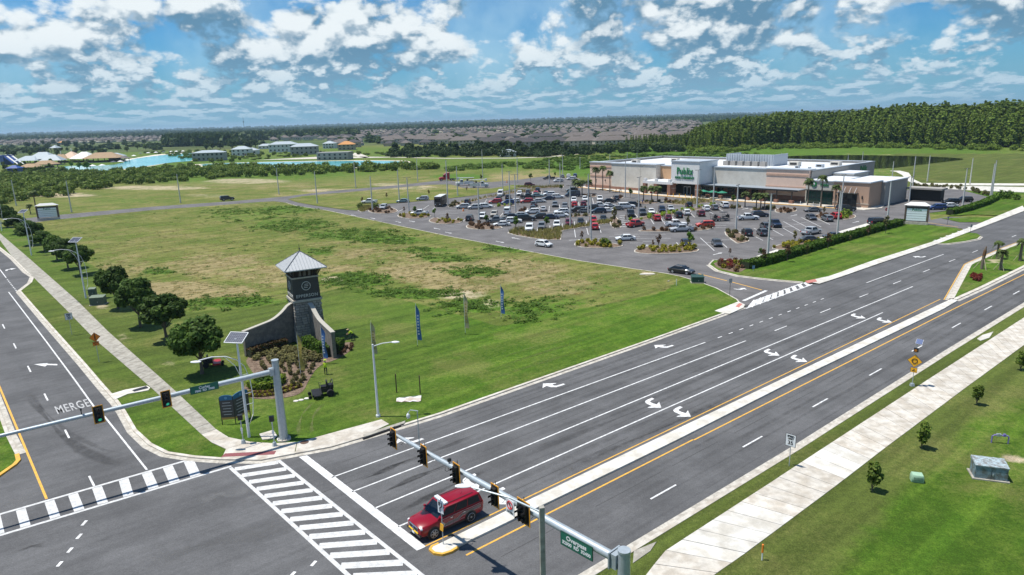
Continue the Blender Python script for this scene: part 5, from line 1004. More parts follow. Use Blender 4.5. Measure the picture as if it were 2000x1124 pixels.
# ---- solar street lights with bowed arms along the side street
def solar_light(q, ytop, lb, da=221.0):
    X, Y = g(*q); H_ = height(q[0], q[1], ytop); t = thing('solar_street_light', lb, 'street light', (X, Y, .1), 0, 'solar lights along the side street'); d = (math.cos(R(da)), math.sin(R(da)))
    obj('pole', MB().tube([(0, 0, 0), (0, 0, H_ * .98)], [.14, .085], 9), WHITEMETAL, t, smooth=50)
    P = [(-.15, .12), (-.62, .22), (-.82, .40), (-.72, .58), (-.35, .715), (.25, .79), (1.1, .845), (2.3, .872), (3.4, .868)]; pts = [(d[0] * a, d[1] * a, H_ * b) for a, b in P]
    obj('bowed_arm', MB().tube(pts, [.035] * 5 + [.045, .045, .045, .05], 6), WHITEMETAL, t, smooth=60); obj('brace', MB().tube([(d[0] * .05, d[1] * .05, H_ * .62), (d[0] * .45, d[1] * .45, H_ * .74), (d[0] * 1.25, d[1] * 1.25, H_ * .845)], .028, 5), WHITEMETAL, t)
    for a, b in ((-.80, .33), (-.82, .44), (-.62, .63)): obj('rung', MB().tube([(0, 0, H_ * b), (d[0] * a, d[1] * a, H_ * b)], .025, 5), WHITEMETAL, t)
    obj('lamp_head', MB().ell((d[0] * 3.65, d[1] * 3.65, H_ * .862), (.48, .22, .09), 12, 6), WHITEMETAL, t)
    az = R(-95); p = obj('solar_panel', MB().box((0, 0, 0), (1.75, 1.3, .05)), SOLAR, t, (0, 0, H_)); p.rotation_euler = (R(28), 0, R(-12))
    fr = MB(); fr.box((0, .65, .01), (1.8, .05, .07)).box((0, -.65, .01), (1.8, .05, .07)).box((.88, 0, .01), (.05, 1.3, .07)).box((-.88, 0, .01), (.05, 1.3, .07)); obj('panel_frame', fr, WHITEMETAL, p)
    gr = MB()
    for i in range(1, 9): gr.box((-.88 + i * .195, 0, .028), (.014, 1.28, .008))
    for i in range(1, 6): gr.box((0, -.65 + i * .217, .028), (1.72, .014, .008))
    obj('cell_grid', gr, mat('cell_line', (.20, .23, .28), .5, 0), p); obj('panel_bracket', MB().box((0, 0, H_ - .2), (.2, .5, .3)), WHITEMETAL, t); return t
solar_light((487, 856), 662, 'white solar street light with bowed arm beside the directory board'); solar_light((168, 584), 470, 'white solar street light with bowed arm beside the green cabinets')
solar_light((62, 500), 414, 'white solar street light standing among the row of oaks'); solar_light((4, 452), 352, 'white solar street light at the access road end of the side street')
X, Y = g(739, 816); t = thing('street_light', 'plain white street light with one short arm on the corner lawn', 'street light', (X, Y, .1)); H_ = height(739, 816, 675)
obj('pole', MB().tube([(0, 0, 0), (0, 0, H_)], [.13, .09], 9), WHITEMETAL, t, smooth=50); obj('arm', MB().tube([(0, 0, H_ - .2), (.9, .2, H_ + .02), (1.8, .4, H_ + .05)], .04, 6), WHITEMETAL, t); obj('lamp_head', MB().ell((2.1, .45, H_ + .02), (.42, .2, .1), 12, 6), WHITEMETAL, t); obj('base_cover', MB().cyl((0, 0, .1), (0, 0, 1), .22, .2, 10), WHITEMETAL, t)
# ---- pedestrian signals
for q, yt, lb in (((476, 869), 813, 'pedestrian signal post beside the solar street light'), ((537, 874), 816, 'pedestrian signal post before the large mast pole')):
    X, Y = g(*q); H_ = height(q[0], q[1], yt); t = thing('pedestrian_signal', lb, 'signal', (X, Y, .14)); obj('post', MB().tube([(0, 0, 0), (0, 0, H_ - .1)], .055, 8), GALV, t); obj('base', MB().cone((0, 0, 0), .22, .16, .35, 8), GALV, t); obj('signal_box', MB().box((0, 0, H_ - .25), (.42, .36, .46), R(20)), BLACK, t); obj('push_button', MB().box((.02, -.07, 1.1), (.12, .08, .2)), SIGN_WHITE, t); obj('button_sign', MB().box((.02, -.08, 1.4), (.2, .03, .3)), SIGN_WHITE, t)
# ---- signs on posts
def post_sign(name, q, ytop, lb, cat, rz, pole_m=GALV):
    X, Y = g(*q); H_ = height(q[0], q[1], ytop); t = thing(name, lb, cat, (X, Y, .1), rz); obj('post', MB().tube([(0, 0, 0), (0, 0, H_ - .03)], .035, 6), pole_m, t); return t, H_
# facing the camera side: local -Y
def plate(t, z, w, h, m, nm='sign_plate', rot=0.0, edge=None):
    o = obj(nm, MB().box((0, 0, 0), (w, .025, h)), m, t, (0, -.055, z)); o.rotation_euler = (0, rot, 0)
    if edge: obj('sign_back', MB().box((0, .008, 0), (w + .06, .02, h + .06)), edge, o)
    return o
t, H_ = post_sign('speed_limit_sign', (1541, 913), 850, 'white speed limit 35 sign on the grass strip', 'sign', R(-46)); p = plate(t, H_ - .55, .78, 1.0, SIGN_WHITE, edge=BLACK)
for tx, z, s in (('SPEED', .33, .21), ('LIMIT', .12, .20), ('35', -.23, .44)): text('lettering', tx, s, BLACK, p, (0, -.018, z), (R(90), 0, 0), bold=.010)
t, H_ = post_sign('speed_limit_sign', (141, 656), 614, 'white speed limit 30 sign on the side street verge', 'sign', R(38)); p = plate(t, H_ - .42, .85, .9, SIGN_WHITE, edge=BLACK)
for tx, z, s in (('SPEED', .28, .2), ('LIMIT', .08, .2), ('30', -.22, .42)): text('lettering', tx, s, mat('sign_blue_black', (.01, .02, .08), .5, 0), p, (0, -.018, z), (R(90), 0, 0), bold=.012)
t, H_ = post_sign('warning_sign', (194, 709), 651, 'orange diamond lane ends sign with smaller orange plate below', 'sign', R(38)); p = plate(t, H_ - .62, .80, .80, SIGN_ORANGE, rot=R(45), edge=BLACK)
for tx, z, s in (('RIGHT', .2, .17), ('LANE', 0, .17), ('ENDS', -.2, .17)): o = text('lettering', tx, s, BLACK, p, (0, -.018, 0), (R(90), 0, 0), bold=.008); o.rotation_euler = (R(90), R(45), 0); o.location = (-math.sin(R(45)) * z, -.018, math.cos(R(45)) * z)
p = plate(t, H_ - 1.45, .62, .46, SIGN_ORANGE, 'lower_plate', edge=BLACK)
for tx, z in (('MERGE', .1), ('LEFT', -.1)): text('lettering', tx, .16, BLACK, p, (0, -.018, z), (R(90), 0, 0), bold=.006)
t, H_ = post_sign('roundabout_sign', (1781, 756), 668, 'yellow roundabout warning sign with flasher and small solar panel', 'sign', R(-44)); p = plate(t, H_ * .56, .92, .92, SIGN_YELLOW, rot=R(45), edge=BLACK)
rg = MB()
for k in range(3):
    a0 = k * 2.094; rg.tube([(.24 * math.cos(a0 + q), -.02, .24 * math.sin(a0 + q)) for q in np.linspace(0, 1.5, 7)], .045, 5); rg.cyl((.24 * math.cos(a0 + 1.65), -.02, .24 * math.sin(a0 + 1.65)), (0, 1, 0), .10, .03, 3)
obj('roundabout_symbol', rg, BLACK, p); p = plate(t, H_ * .56 - .98, .56, .46, SIGN_YELLOW, 'advisory_plate', edge=BLACK); text('lettering', '15\nMPH', .17, BLACK, p, (0, -.018, 0), (R(90), 0, 0), bold=.006)
obj('flasher', MB().cyl((0, -.1, H_ * .80), (0, 1, 0), .2, .2, 12).box((0, 0, H_ * .80), (.42, .14, .42)), BLACK, t); obj('flasher_lens', MB().cyl((0, -.21, H_ * .80), (0, 1, 0), .14, .03, 12), mat('amber_lens', (.35, .12, .01), .3, 0), t); o = obj('solar_panel', MB().box((0, 0, 0), (.58, .58, .04)), mat('solar_blue', (.03, .07, .20), .6, .1, 2), t, (.2, 0, H_ - .05)); o.rotation_euler = (R(40), 0, 0); obj('panel_frame', MB().box((0, 0, -.012), (.61, .61, .03)), SIGN_WHITE, o); obj('base', MB().cone((0, 0, 0), .26, .2, .3, 4), GALV, t)
t, H_ = post_sign('keep_right_sign', (866, 1067), 978, 'white keep right sign and yellow marker on the median nose', 'sign', R(-40)); X, Y = g(866, 1067); t.location = (X, Y, .15); p = plate(t, H_ - .60, .52, .95, SIGN_WHITE, edge=None); obj('arrow_symbol', MB().tube([(-.06, -.02, -.32), (-.06, -.02, -.1), (.1, -.02, .05), (.1, -.02, .3)], .05, 5).box((-.1, -.02, .22), (.14, .03, .26)), BLACK, p); plate(t, H_ * .38, .3, .55, SIGN_YELLOW, 'object_marker', rot=R(8))
for q, yt, lb, col in (((1703, 447), 416, 'red stop sign on a thin post at the pharmacy drive', SIGN_RED), ((1607, 0), 0, None, None)):
    if lb is None: continue
    t, H_ = post_sign('stop_sign', (1728, 438), 407, lb, 'sign', R(20)); obj('stop_plate', MB().cyl((0, -.06, H_ - .4), (0, 1, 0), .42, .03, 8), SIGN_RED, t); text('lettering', 'STOP', .26, SIGN_WHITE, t, (0, -.08, H_ - .4), (R(90), 0, 0), bold=.006)
t, H_ = post_sign('stop_sign', (1271, 386), 375, 'red stop sign at the crossing before the store entrance', 'sign', R(10)); obj('stop_plate', MB().cyl((0, -.06, H_ - .3), (0, 1, 0), .42, .03, 8), SIGN_RED, t)
for q, yt, lb in (((1425, 580), 545, 'brown post with back of a sign at the driveway'), ((1895, 456), 439, 'grey signpost seen from behind on the lawn island'), ((1850, 440), 424, 'dark signpost seen from behind at the second driveway')):
    t, H_ = post_sign('sign_post', q, yt, lb, 'sign', R(20), DARKMETAL); plate(t, H_ - .4, .6, .7, mat('sign_back_grey', (.28, .29, .28), .5, .1), 'sign_back')
t, H_ = post_sign('small_sign', (1471, 531), 520, 'small blue sign on a stake before the clipped hedge', 'sign', R(15)); plate(t, H_ - .3, .5, .6, mat('sign_pale_blue', (.18, .30, .48), .5, .05), 'sign_plate')
# ---- directory board: two hinged panels
DIR_B = mat('board_grey', (.055, .050, .055), .6, .1, 1); DIR_T = mat('board_blue', (.02, .13, .26), .6, .05, 1); DIR_Y = mat('board_gold', (.42, .24, .06), .6, .05)
ax, ay = g(435, 832); bx, by = g(461, 830); cx2, cy2 = g(473, 822); t = thing('directory_board', 'folding directory board with blue arched top and grey list panels', 'sign', (bx, by, .1)); H_ = 3.0
for (px_, py_), nm in (((ax - bx, ay - by), 'l'), ((cx2 - bx + .55, cy2 - by + .75), 'r')):
    L = math.hypot(px_, py_); an = math.atan2(py_, px_); mx, my = px_ / 2, py_ / 2
    b = obj('panel', MB().box((0, 0, 0), (L, .06, 1.75)), DIR_B, t, (mx, my, 1.62), an); obj('post', MB().tube([(px_, py_, 0), (px_, py_, 2.75)], .045, 5), BLACK, t)
    arc = [(-L / 2, .0), (L / 2, .0), (L / 2, .30)] + [(L / 2 * math.cos(q), .30 + .22 * math.sin(q)) for q in np.linspace(0, math.pi, 9)[1:-1]] + [(-L / 2, .30)]
    m_ = MB(); m_.add([(x, -.032, z) for x, z in arc] + [(x, .032, z) for x, z in arc], [tuple(range(len(arc))), tuple(range(len(arc), 2 * len(arc)))[::-1]] + [(i, (i + 1) % len(arc), len(arc) + (i + 1) % len(arc), len(arc) + i)[::-1] for i in range(len(arc))]); obj('arched_top', m_, DIR_T, b, (0, 0, .88)); obj('gold_strip', MB().box((0, 0, -.99), (L, .064, .2)), DIR_Y, b)
    sgn = -1 if nm == 'l' else 1
    for k in range(5):
        for s in (-.036, .036): obj('text_line', MB().box((0, s, .62 - k * .30), (L * (.72 if k % 2 else .58), .008, .06)), mat('board_text', (.40, .40, .42), .6, .1), b)
    for s in (-.036, .036): obj('round_logo', MB().cyl((0, s, 1.12), (0, 1, 0), .14, .01, 16), mat('logo_pale_blue', (.10, .28, .45), .6, 0), b)
obj('post', MB().tube([(0, 0, 0), (0, 0, 2.85)], .045, 5), BLACK, t)
# ---- utility boxes and small things
CABG = mat('cabinet_green', (.060, .095, .075), .6, .15, 1.5); CABL = mat('cabinet_lid', (.15, .19, .13), .6, .15, 1.5)
def cabinet(name, q, d, lb, rz, m=CABG, lid=CABL, z=.1):
    X, Y = g(*q); t = thing(name, lb, 'utility box', (X, Y, z), rz); obj('pad', MB().box((0, 0, .03), (d[0] + .3, d[1] + .3, .12)), CONC_OLD, t); obj('cabinet', MB().box((0, 0, d[2] / 2), d), m, t)
    mb = MB(); a, b = d[0] / 2 + .04, d[1] / 2 + .04; mb.add([(-a, -b, 0), (a, -b, 0), (a, b, 0), (-a, b, 0), (-a, -b, .08), (a, -b, .08), (a, b, .22), (-a, b, .22)], [(0, 1, 5, 4), (1, 2, 6, 5), (2, 3, 7, 6), (3, 0, 4, 7), (4, 5, 6, 7)]); obj('lid', mb, lid, t, (0, 0, d[2]))
    obj('door_seam', MB().box((0, -d[1] / 2 - .003, d[2] * .45), (.02, .012, d[2] * .8)), BLACK, t); obj('lock', MB().box((.12, -d[1] / 2 - .02, d[2] * .45), (.08, .04, .16)), GALV, t); return t
cabinet('utility_cabinet', (193, 596), (2.1, 1.5, 1.25), 'larger green utility cabinet with sloped lid beside the solar light', R(12)); cabinet('utility_cabinet', (182, 579), (1.1, .9, 1.2), 'smaller green utility cabinet standing behind the larger one', R(12))
cabinet('utility_cabinet', (1362, 553), (2.0, 1.5, 1.0), 'dark green utility box beside the driveway and black sedan', R(-8), mat('cabinet_dark_green', (.02, .06, .05), .6, .1), mat('cabinet_dark_green', (.02, .06, .05)))
cabinet('transformer_box', (1929, 933), (2.15, 1.35, 1.1), 'big weathered blue-grey transformer box on the verge', R(-20), mat('transformer_grey', (.18, .25, .29), .65, .25, 2.5, col2=(.12, .13, .12)), mat('transformer_lid', (.34, .42, .45), .6, .25, 3, col2=(.2, .2, .19)))
X, Y = g(1790, 942); t = thing('cable_pedestal', 'small pale green louvred cable pedestal on the verge', 'utility box', (X, Y, .1), R(-18)); PG = mat('pedestal_green', (.30, .46, .32), .6, .08, 2); mb = MB(); ringbody(mb, [(-.42, 0, .48, .32), (-.36, 0, .60, .36), (.36, 0, .60, .36), (.42, 0, .48, .32)]); obj('housing', mb, PG, t, smooth=40)
for i in range(7): obj('louvre', MB().box((-.27 + i * .09, -.365, .30), (.03, .03, .34)), mat('louvre_dark', (.10, .17, .11), .6, .1), t)
X, Y = g(1952, 868); t = thing('backflow_pipe', 'purple and grey irrigation pipe loop rising from the grass', 'pipe', (X, Y, .1), R(-14)); PU = mat('purple_pipe', (.20, .16, .45), .5, .1, 2)
obj('pipe', MB().tube([(-.62, 0, -.1), (-.62, 0, .62), (-.5, 0, .72), (.5, 0, .72), (.62, 0, .62), (.62, 0, -.1)], .055, 8), PU, t, smooth=60); obj('valve', MB().box((-.15, 0, .74), (.35, .18, .2)), GALV, t); obj('valve', MB().box((.28, 0, .74), (.18, .14, .24)), PU, t); obj('handle', MB().tube([(-.15, 0, .84), (-.15, -.2, .86)], .02, 5), DARKMETAL, t)
X, Y = g(1488, 1097); t = thing('cable_marker', 'orange-topped white cable marker post in the lawn', 'marker', (X, Y, .1)); k = height(1488, 1097, 1066); obj('post', MB().tube([(0, 0, 0), (0, 0, k * .5)], .045, 8), SIGN_WHITE, t); obj('cap', MB().tube([(0, 0, k * .48), (0, 0, k * .98), (0, 0, k)], [.065, .065, .03], 8), SIGN_ORANGE, t)
X, Y = g(1321, 559); t = thing('cable_marker', 'short white marker post on the lawn near the driveway', 'marker', (X, Y, .1)); obj('post', MB().tube([(0, 0, 0), (0, 0, 1.0)], .05, 8), SIGN_WHITE, t); obj('cap', MB().cyl((0, 0, 1.03), (0, 0, 1), .07, .1, 8), SIGN_WHITE, t)
for q, yt, lb in (((775, 769), 733, 'bare brown sign post above the fallen banner, nearer the mower'), ((821, 771), 736, 'bare brown sign post above the fallen banner, away from the mower')):
    X, Y = g(*q); t = thing('wooden_post', lb, 'post', (X, Y, .1)); k = height(q[0], q[1], yt); obj('post', MB().box((0, 0, k / 2), (.10, .10, k)), mat('rusty_post', (.085, .050, .035), .8, .2, 3), t); obj('post_cap', MB().box((0, 0, k), (.12, .12, .05)), mat('rusty_post', (0, 0, 0)), t)
P = gl([(775, 781), (774, 788), (822, 787), (823, 776)]); t = thing('fallen_banner', 'white banner with brown stain lying on the grass', 'banner', (P[0][0], P[0][1], .13)); mb = MB(); n = 9
A = [lerp(P[0], P[3], i / n) for i in range(n + 1)]; B = [lerp(P[1], P[2], i / n) for i in range(n + 1)]
mb.add([(a[0] - P[0][0], a[1] - P[0][1], .03 + .05 * math.sin(i * 1.7)) for i, a in enumerate(A)] + [(b[0] - P[0][0], b[1] - P[0][1], .03 + .05 * math.sin(i * 2.1 + 1)) for i, b in enumerate(B)], [(i, i + 1, n + 2 + i, n + 1 + i)[::-1] for i in range(n)]); obj('cloth', mb, mat('banner_cloth', (.66, .65, .62), .8, .15, .8, col2=(.42, .34, .28)), t, smooth=60); obj('hem_rod', MB().tube([(A[0][0] - P[0][0], A[0][1] - P[0][1], .04), (A[-1][0] - P[0][0], A[-1][1] - P[0][1], .04)], .025, 5), GALV, t)
for i, (q, nm) in enumerate(zip([(578, 786), (588, 784), (599, 781)], ('nearest the flower bed', 'between two others', 'nearest the mower'))): X, Y = g(*q); tag(obj('stepping_stone', MB().prism(smooth_poly([(X - .26, Y - .2), (X + .24, Y - .24), (X + .3, Y + .2), (X - .22, Y + .24)], 1), .05, .17), CONC_NEW), f'pale square paver on the lawn, {nm}', 'paver', 'pavers on the lawn')
P = gl([(507, 851), (534, 843), (542, 855), (536, 860), (513, 862)]); tag(obj('pull_box_pad', MB().prism(P, .05, .17), CONC), 'pale concrete utility pad beside the mast pole', 'slab')
for q, lb in (((1264, 537), 'flat white debris at the field edge by the driveway'), ((1305, 551), 'small white litter scrap on the lawn near the driveway')): X, Y = g(*q); tag(obj('concrete_scrap', MB().prism(smooth_poly([(X - 1.6, Y - .3), (X - .2, Y - .5), (X + 1.5, Y - .35), (X + 1.2, Y + .35), (X - .9, Y + .4)], 1) if q[0] == 1264 else [(X - .2, Y - .15), (X + .25, Y - .1), (X + .15, Y + .2)], .05, .2), CONC_NEW), lb, 'debris')
# ---- feather flags
def flag(q, qt, m, lb, stripe=None, tx=None):
    X, Y = g(*q); H_ = height(q[0], q[1], qt[1]); t = thing('feather_flag', lb, 'flag', (X, Y, .1), R(random.uniform(-25, 5)), 'feather flags on the lawn'); obj('pole', MB().tube([(0, 0, 0), (0, 0, H_ * .9), (.1, 0, H_)], [.025, .02, .012], 6), SIGN_WHITE, t)
    Lf = [(0, H_ * .16)]; mb = MB(); n = 12; vs = []
    for i in range(n + 1):
        q_ = i / n; z = H_ * (.16 + .83 * q_); w = .55 * (1 - .25 * q_) * (1 if q_ < .8 else max(.08, (1 - q_) / .2)); vs += [(.02 + .05 * q_ ** 3, 0, z), (.02 + w * .6, .10 * math.sin(q_ * 9), z - .05), (.02 + w, .16 * math.sin(q_ * 9 + .9), z - .1 * (1 - q_))]
    mb.add(vs, [(i * 3 + j, i * 3 + j + 1, i * 3 + j + 4, i * 3 + j + 3) for i in range(n) for j in range(2)]); fl = obj('banner', mb, m, t, smooth=60)
    sm = MB()
    for i in range(7): z = H_ * (.30 + .07 * i); sm.box((.27, -.10 - .1 * abs(math.sin(i)), z), (.22, .012, H_ * .035))
    obj('print_mark', sm, mat('flag_print', (.55, .6, .66), .7, .1) if stripe is None else stripe, fl); obj('ground_spike', MB().cone((0, 0, -.05), .05, .02, .35, 6), DARKMETAL, t); return t
FB = mat('flag_blue', (.05, .14, .36), .7, .1, 1); FY = mat('flag_gold', (.42, .33, .08), .7, .1, 1); FT = mat('flag_tan', (.42, .36, .20), .7, .1, 1); FD = mat('flag_print_dark', (.30, .24, .06), .7, .1)
flag((633, 712), (629, 637), FB, 'blue feather flag held in place by the worker'); flag((588, 738), (581, 651), FY, 'gold feather flag in the planted bed before the tower', FD); flag((729, 704), (718, 628), FT, 'tan furled feather flag behind the plain street light', FD)
flag((816, 679), (815, 594), FB, 'blue feather flag alone on the open lawn, nearer the tower'); flag((909, 655), (905, 572), FT, 'tan feather flag between two blue ones on the lawn', FD); flag((979, 624), (975, 557), FB, 'blue feather flag beside the weedy strip')
# ================================================================== the tower monument
STONE = mat('tower_stone', (.22, .21, .195), .9, .25, 3, col2=(.15, .145, .14), bump=.4); STUCCO = mat('grey_stucco', (.20, .18, .155), .9, .14, 1.5, col2=(.145, .132, .115), bump=.2); TRIMC = mat('tower_trim', (.40, .375, .32), .85, .12, 2); CHAR = mat('charcoal_panel', (.052, .050, .048), .75, .1, 1); WOODD = mat('dark_bracket_wood', (.040, .026, .020), .7, .2, 3); TIN = mat('standing_seam_metal', (.47, .48, .48), .5, .05, 1, metal=.15); SILV = mat('sign_letter_silver', (.50, .50, .48), .5, .05, 1)
tx, ty = g(580, 672); TA = R(30); e1 = Vector((math.cos(TA), math.sin(TA))); e2 = Vector((-math.sin(TA), math.cos(TA))); SB = 4.0
cx, cy = tx + e1.x * SB / 2 + e2.x * SB / 2, ty + e1.y * SB / 2 + e2.y * SB / 2
tower = thing('entrance_tower', 'dark stone entrance tower with hipped metal roof and curved wing walls reading EPPERSON', 'tower', (cx, cy, .1), TA); b0, b1 = SB / 2, 1.68
def frustum(a, b, z0, z1): return MB().add([(-a, -a, z0), (a, -a, z0), (a, a, z0), (-a, a, z0), (-b, -b, z1), (b, -b, z1), (b, b, z1), (-b, b, z1)], [(0, 1, 5, 4), (1, 2, 6, 5), (2, 3, 7, 6), (3, 0, 4, 7), (4, 5, 6, 7)])
base = obj('stone_base', frustum(b0, b1 + .02, 0, 5.45), mat('mortar', (.17, .155, .135), .95, .15, 3), tower)
rng = random.Random(5); sm = []
for i in range(6):
    w, h = (.72, .62, .50, .85, .56, .66)[i], .30; q = [(-w / 2 + rng.uniform(0, .04), -h / 2 + rng.uniform(0, .03)), (w / 2 - rng.uniform(0, .05), -h / 2), (w / 2, h / 2 - rng.uniform(0, .04)), (-w / 2, h / 2)]
    mb = MB(); mb.add([(x, 0, z) for x, z in q] + [(x * .86, -.055, z * .82) for x, z in q], [(4, 5, 6, 7), (0, 1, 5, 4), (1, 2, 6, 5), (2, 3, 7, 6), (3, 0, 4, 7)]); me = mb.mesh('stone'); me.materials.append(mat(f'stone_shade_{i}', (.29 + .06 * (i % 3), .27 + .055 * (i % 3), .24 + .045 * (i % 3)), .9, .2, 4, bump=.3)); sm.append((w, me))
for face in range(4):
    ang = face * math.pi / 2; z = .18; row = 0
    while z < 5.3:
        hw = b0 + (b1 - b0) * z / 5.45; x = -hw + (.1 if row % 2 else 0)
        while x < hw - .25:
            w, me = sm[rng.randrange(6)]
            if x + w > hw + .08: w, me = sm[2]
            o = bpy.data.objects.new('stone', me); link(o, base); c, s = math.cos(ang), math.sin(ang); px_, py_ = x + w / 2, -hw - .004; o.location = (px_ * c - py_ * s, px_ * s + py_ * c, z); o.rotation_euler = (0, 0, ang); x += w + .03
        z += .33; row += 1
obj('ledge', MB().box((0, 0, 5.52), (3.85, 3.85, .30)), TRIMC, tower); shaft = obj('shaft', frustum(1.76, 1.66, 5.62, 8.55), CHAR, tower); obj('cornice', MB().box((0, 0, 8.58), (3.5, 3.5, .18)), TRIMC, tower)
bel = obj('belfry', frustum(1.45, 1.52, 8.6, 9.75), mat('belfry_dark', (.03, .022, .018), .8, .2, 2), tower)
for face in range(4):
    a = face * math.pi / 2; c, s = math.cos(a), math.sin(a)
    for x in (-1.5, -.9, -.3, .3, .9, 1.5):
        q = [(x * c - y * s, x * s + y * c, z) for y, z in ((-1.5, 8.68), (-1.75, 8.9), (-2.35, 9.82))]; obj('bracket', MB().tube(q, [.09, .085, .09], 4), WOODD, tower)
    for x in (-.6, 0, .6): y = -1.52; obj('louvre_panel', MB().box((x * c - y * s, x * s + y * c, 9.15), (.34, .06, .75), a), mat('louvre_grey', (.20, .18, .165), .8, .1), tower)
ev = 2.72; roof = obj('roof', MB().add([(-ev, -ev, 9.84), (ev, -ev, 9.84), (ev, ev, 9.84), (-ev, ev, 9.84), (0, 0, 11.85), (-ev, -ev, 9.72), (ev, -ev, 9.72), (ev, ev, 9.72), (-ev, ev, 9.72)], [(0, 1, 4), (1, 2, 4), (2, 3, 4), (3, 0, 4), (5, 6, 1, 0), (6, 7, 2, 1), (7, 8, 3, 2), (8, 5, 0, 3), (8, 7, 6, 5)]), TIN, tower)
for face in range(4):
    a = face * math.pi / 2; c, s = math.cos(a), math.sin(a); T = lambda x, y, z: (x * c - y * s, x * s + y * c, z)
    for i in range(-6, 7):
        x = i * .41; k = 1 - abs(x) / ev; obj('roof_seam', MB().tube([T(x, -ev, 9.86), T(x, -ev * (1 - k), 9.86 + 2.01 * k)], .022, 4), mat('seam_metal', (.34, .37, .39), .4, .05, metal=.3), roof)
    obj('hip_cap', MB().tube([T(-ev, -ev, 9.86), T(0, 0, 11.87)], .05, 5), mat('hip_dark', (.10, .11, .12), .5, .05), roof)
obj('finial', MB().tube([(0, 0, 11.8), (0, 0, 12.8)], [.05, .015], 6).ell((0, 0, 12.15), (.10, .10, .12), 8, 5), DARKMETAL, roof)
for face in (0, 3):
    a = face * math.pi / 2; c, s = math.cos(a), math.sin(a); y = -1.735
    ring = MB().tube([(.55 * math.cos(q), 0, .55 * math.sin(q)) for q in np.linspace(0, 2 * math.pi, 33)], .05, 6)
    for i, w in enumerate((.50, .56, .46)): ring.box(((.06, 0, -.06)[i], 0, (.22, 0, -.22)[i]), (w, .06, .07))
    o = obj('round_emblem', ring, SILV, shaft, (-y * s + 0, y * c, 7.45), a); text('lettering', 'EPPERSON', .56, SILV, shaft, (-y * s * 1.02, y * c * 1.022, 6.15), (R(90), 0, a), bold=.008, depth=.02, spacing=1.12)
def wing(p_in, p_out, hin, hout):
    a, b = Vector(p_in), Vector(p_out); L = (b - a).length; d = (b - a) / L; n = 16; prof = []
    for i in range(n + 1):
        q = i / n; z = hout + .75 * (1 - q) + (hin - hout - .75) * (max(0, 1 - max(0, q - .10) / .42) ** 2.0 if q > .10 else 1); prof.append((q * L, z))
    rel = lambda s, off, z: Vector((*((Matrix.Rotation(-TA, 2) @ (a + d * s + Vector((-d.y, d.x)) * off - Vector((cx, cy))))), z)); th = .22; mb = MB(); vs = []
    for s, z in prof: vs += [rel(s, -th, 0), rel(s, -th, z), rel(s, th, z), rel(s, th, 0)]
    mb.add(vs, [(i * 4 + j, (i + 1) * 4 + j, (i + 1) * 4 + j + 1, i * 4 + j + 1) for i in range(n) for j in range(3)] + [(n * 4, n * 4 + 1, n * 4 + 2, n * 4 + 3)]); w = obj('wing_wall', mb, STUCCO, tower)
    mb = MB(); vs = []
    for s, z in prof: vs += [rel(s, -th - .06, z - .02), rel(s, -th - .06, z + .10), rel(s, th + .06, z + .10), rel(s, th + .06, z - .02)]
    mb.add(vs, [(i * 4 + j, (i + 1) * 4 + j, (i + 1) * 4 + (j + 1) % 4, i * 4 + (j + 1) % 4) for i in range(n) for j in range(4)] + [(n * 4, n * 4 + 1, n * 4 + 2, n * 4 + 3), (3, 2, 1, 0)]); obj('coping', mb, TRIMC, w)
ci = (cx, cy); wl_o, wr_o = g(480, 698), g(655, 702)
wing(lerp(ci, wl_o, .20), wl_o, 5.15, 3.2); wing(lerp(ci, wr_o, .20), wr_o, 5.15, 3.3)
# ---- planting before the tower
BED = smooth_poly(gl([(478, 705), (500, 690), (560, 682), (620, 688), (672, 670), (692, 672), (690, 684), (660, 704), (622, 716), (603, 745), (592, 770), (560, 780), (500, 783), (478, 775), (476, 755), (500, 738), (488, 722)]), 2)
tbed = obj('planting_bed', MB().prism(BED, .02, .135), MULCH, kind='structure')
hedge('clipped_hedge', [g(488, 701), g(522, 690), g(560, 680)], .9, 1.1, 'clipped dark hedge along the left wing wall of the tower', leafmat('dark_red_hedge_leaf', (.045, .060, .012), (.12, .055, .03)), z=.12)
hedge('clipped_hedge', [g(597, 677), g(622, 689), g(644, 699)], .9, 1.3, 'clipped green hedge inside the right wing wall of the tower', z=.12); hedge('clipped_hedge', [g(655, 694), g(667, 680)], .9, 1.3, 'clipped green hedge behind the right wing wall', z=.12)
hg = hedge('low_hedge_ring', [(g(508, 752)[0], g(508, 752)[1])] + [lerp(g(490, 750), g(552, 750), .5 + .5 * math.cos(q)) if 0 else (g(521, 752)[0] + 1.75 * math.cos(q), g(521, 752)[1] + 1.75 * math.sin(q)) for q in np.linspace(2.6, 6.9, 9)][1:], .55, .7, 'lime green clipped hedge curved round darker shrubs in the bed', LEAF_LIME, z=.12)
X, Y = g(521, 752)
for i in range(9): a = i * .7; shrub(X + .85 * math.cos(a), Y + .85 * math.sin(a) * .9, 'green', 1.2, 'dark green shrub inside the curved lime hedge', 'shrubs inside the lime hedge', .12, world=True)
for p in scatter(gl([(495, 692), (560, 680), (600, 690), (640, 706), (600, 712), (540, 712), (492, 706)]), 34, 3, .75): shrub(*p, 'olive', (1.25, 1.25, .8), 'olive feathery shrub in the band below the tower', 'olive shrubs below the tower', .12, world=True)
for p in scatter(gl([(505, 712), (600, 714), (625, 716), (600, 742), (585, 760), (548, 748), (520, 730)]), 46, 4, .85): shrub(*p, 'olive', (.62, .62, .75), 'small rounded tuft in the mulch bed before the tower', 'tufts in the mulch bed', .12, world=True)
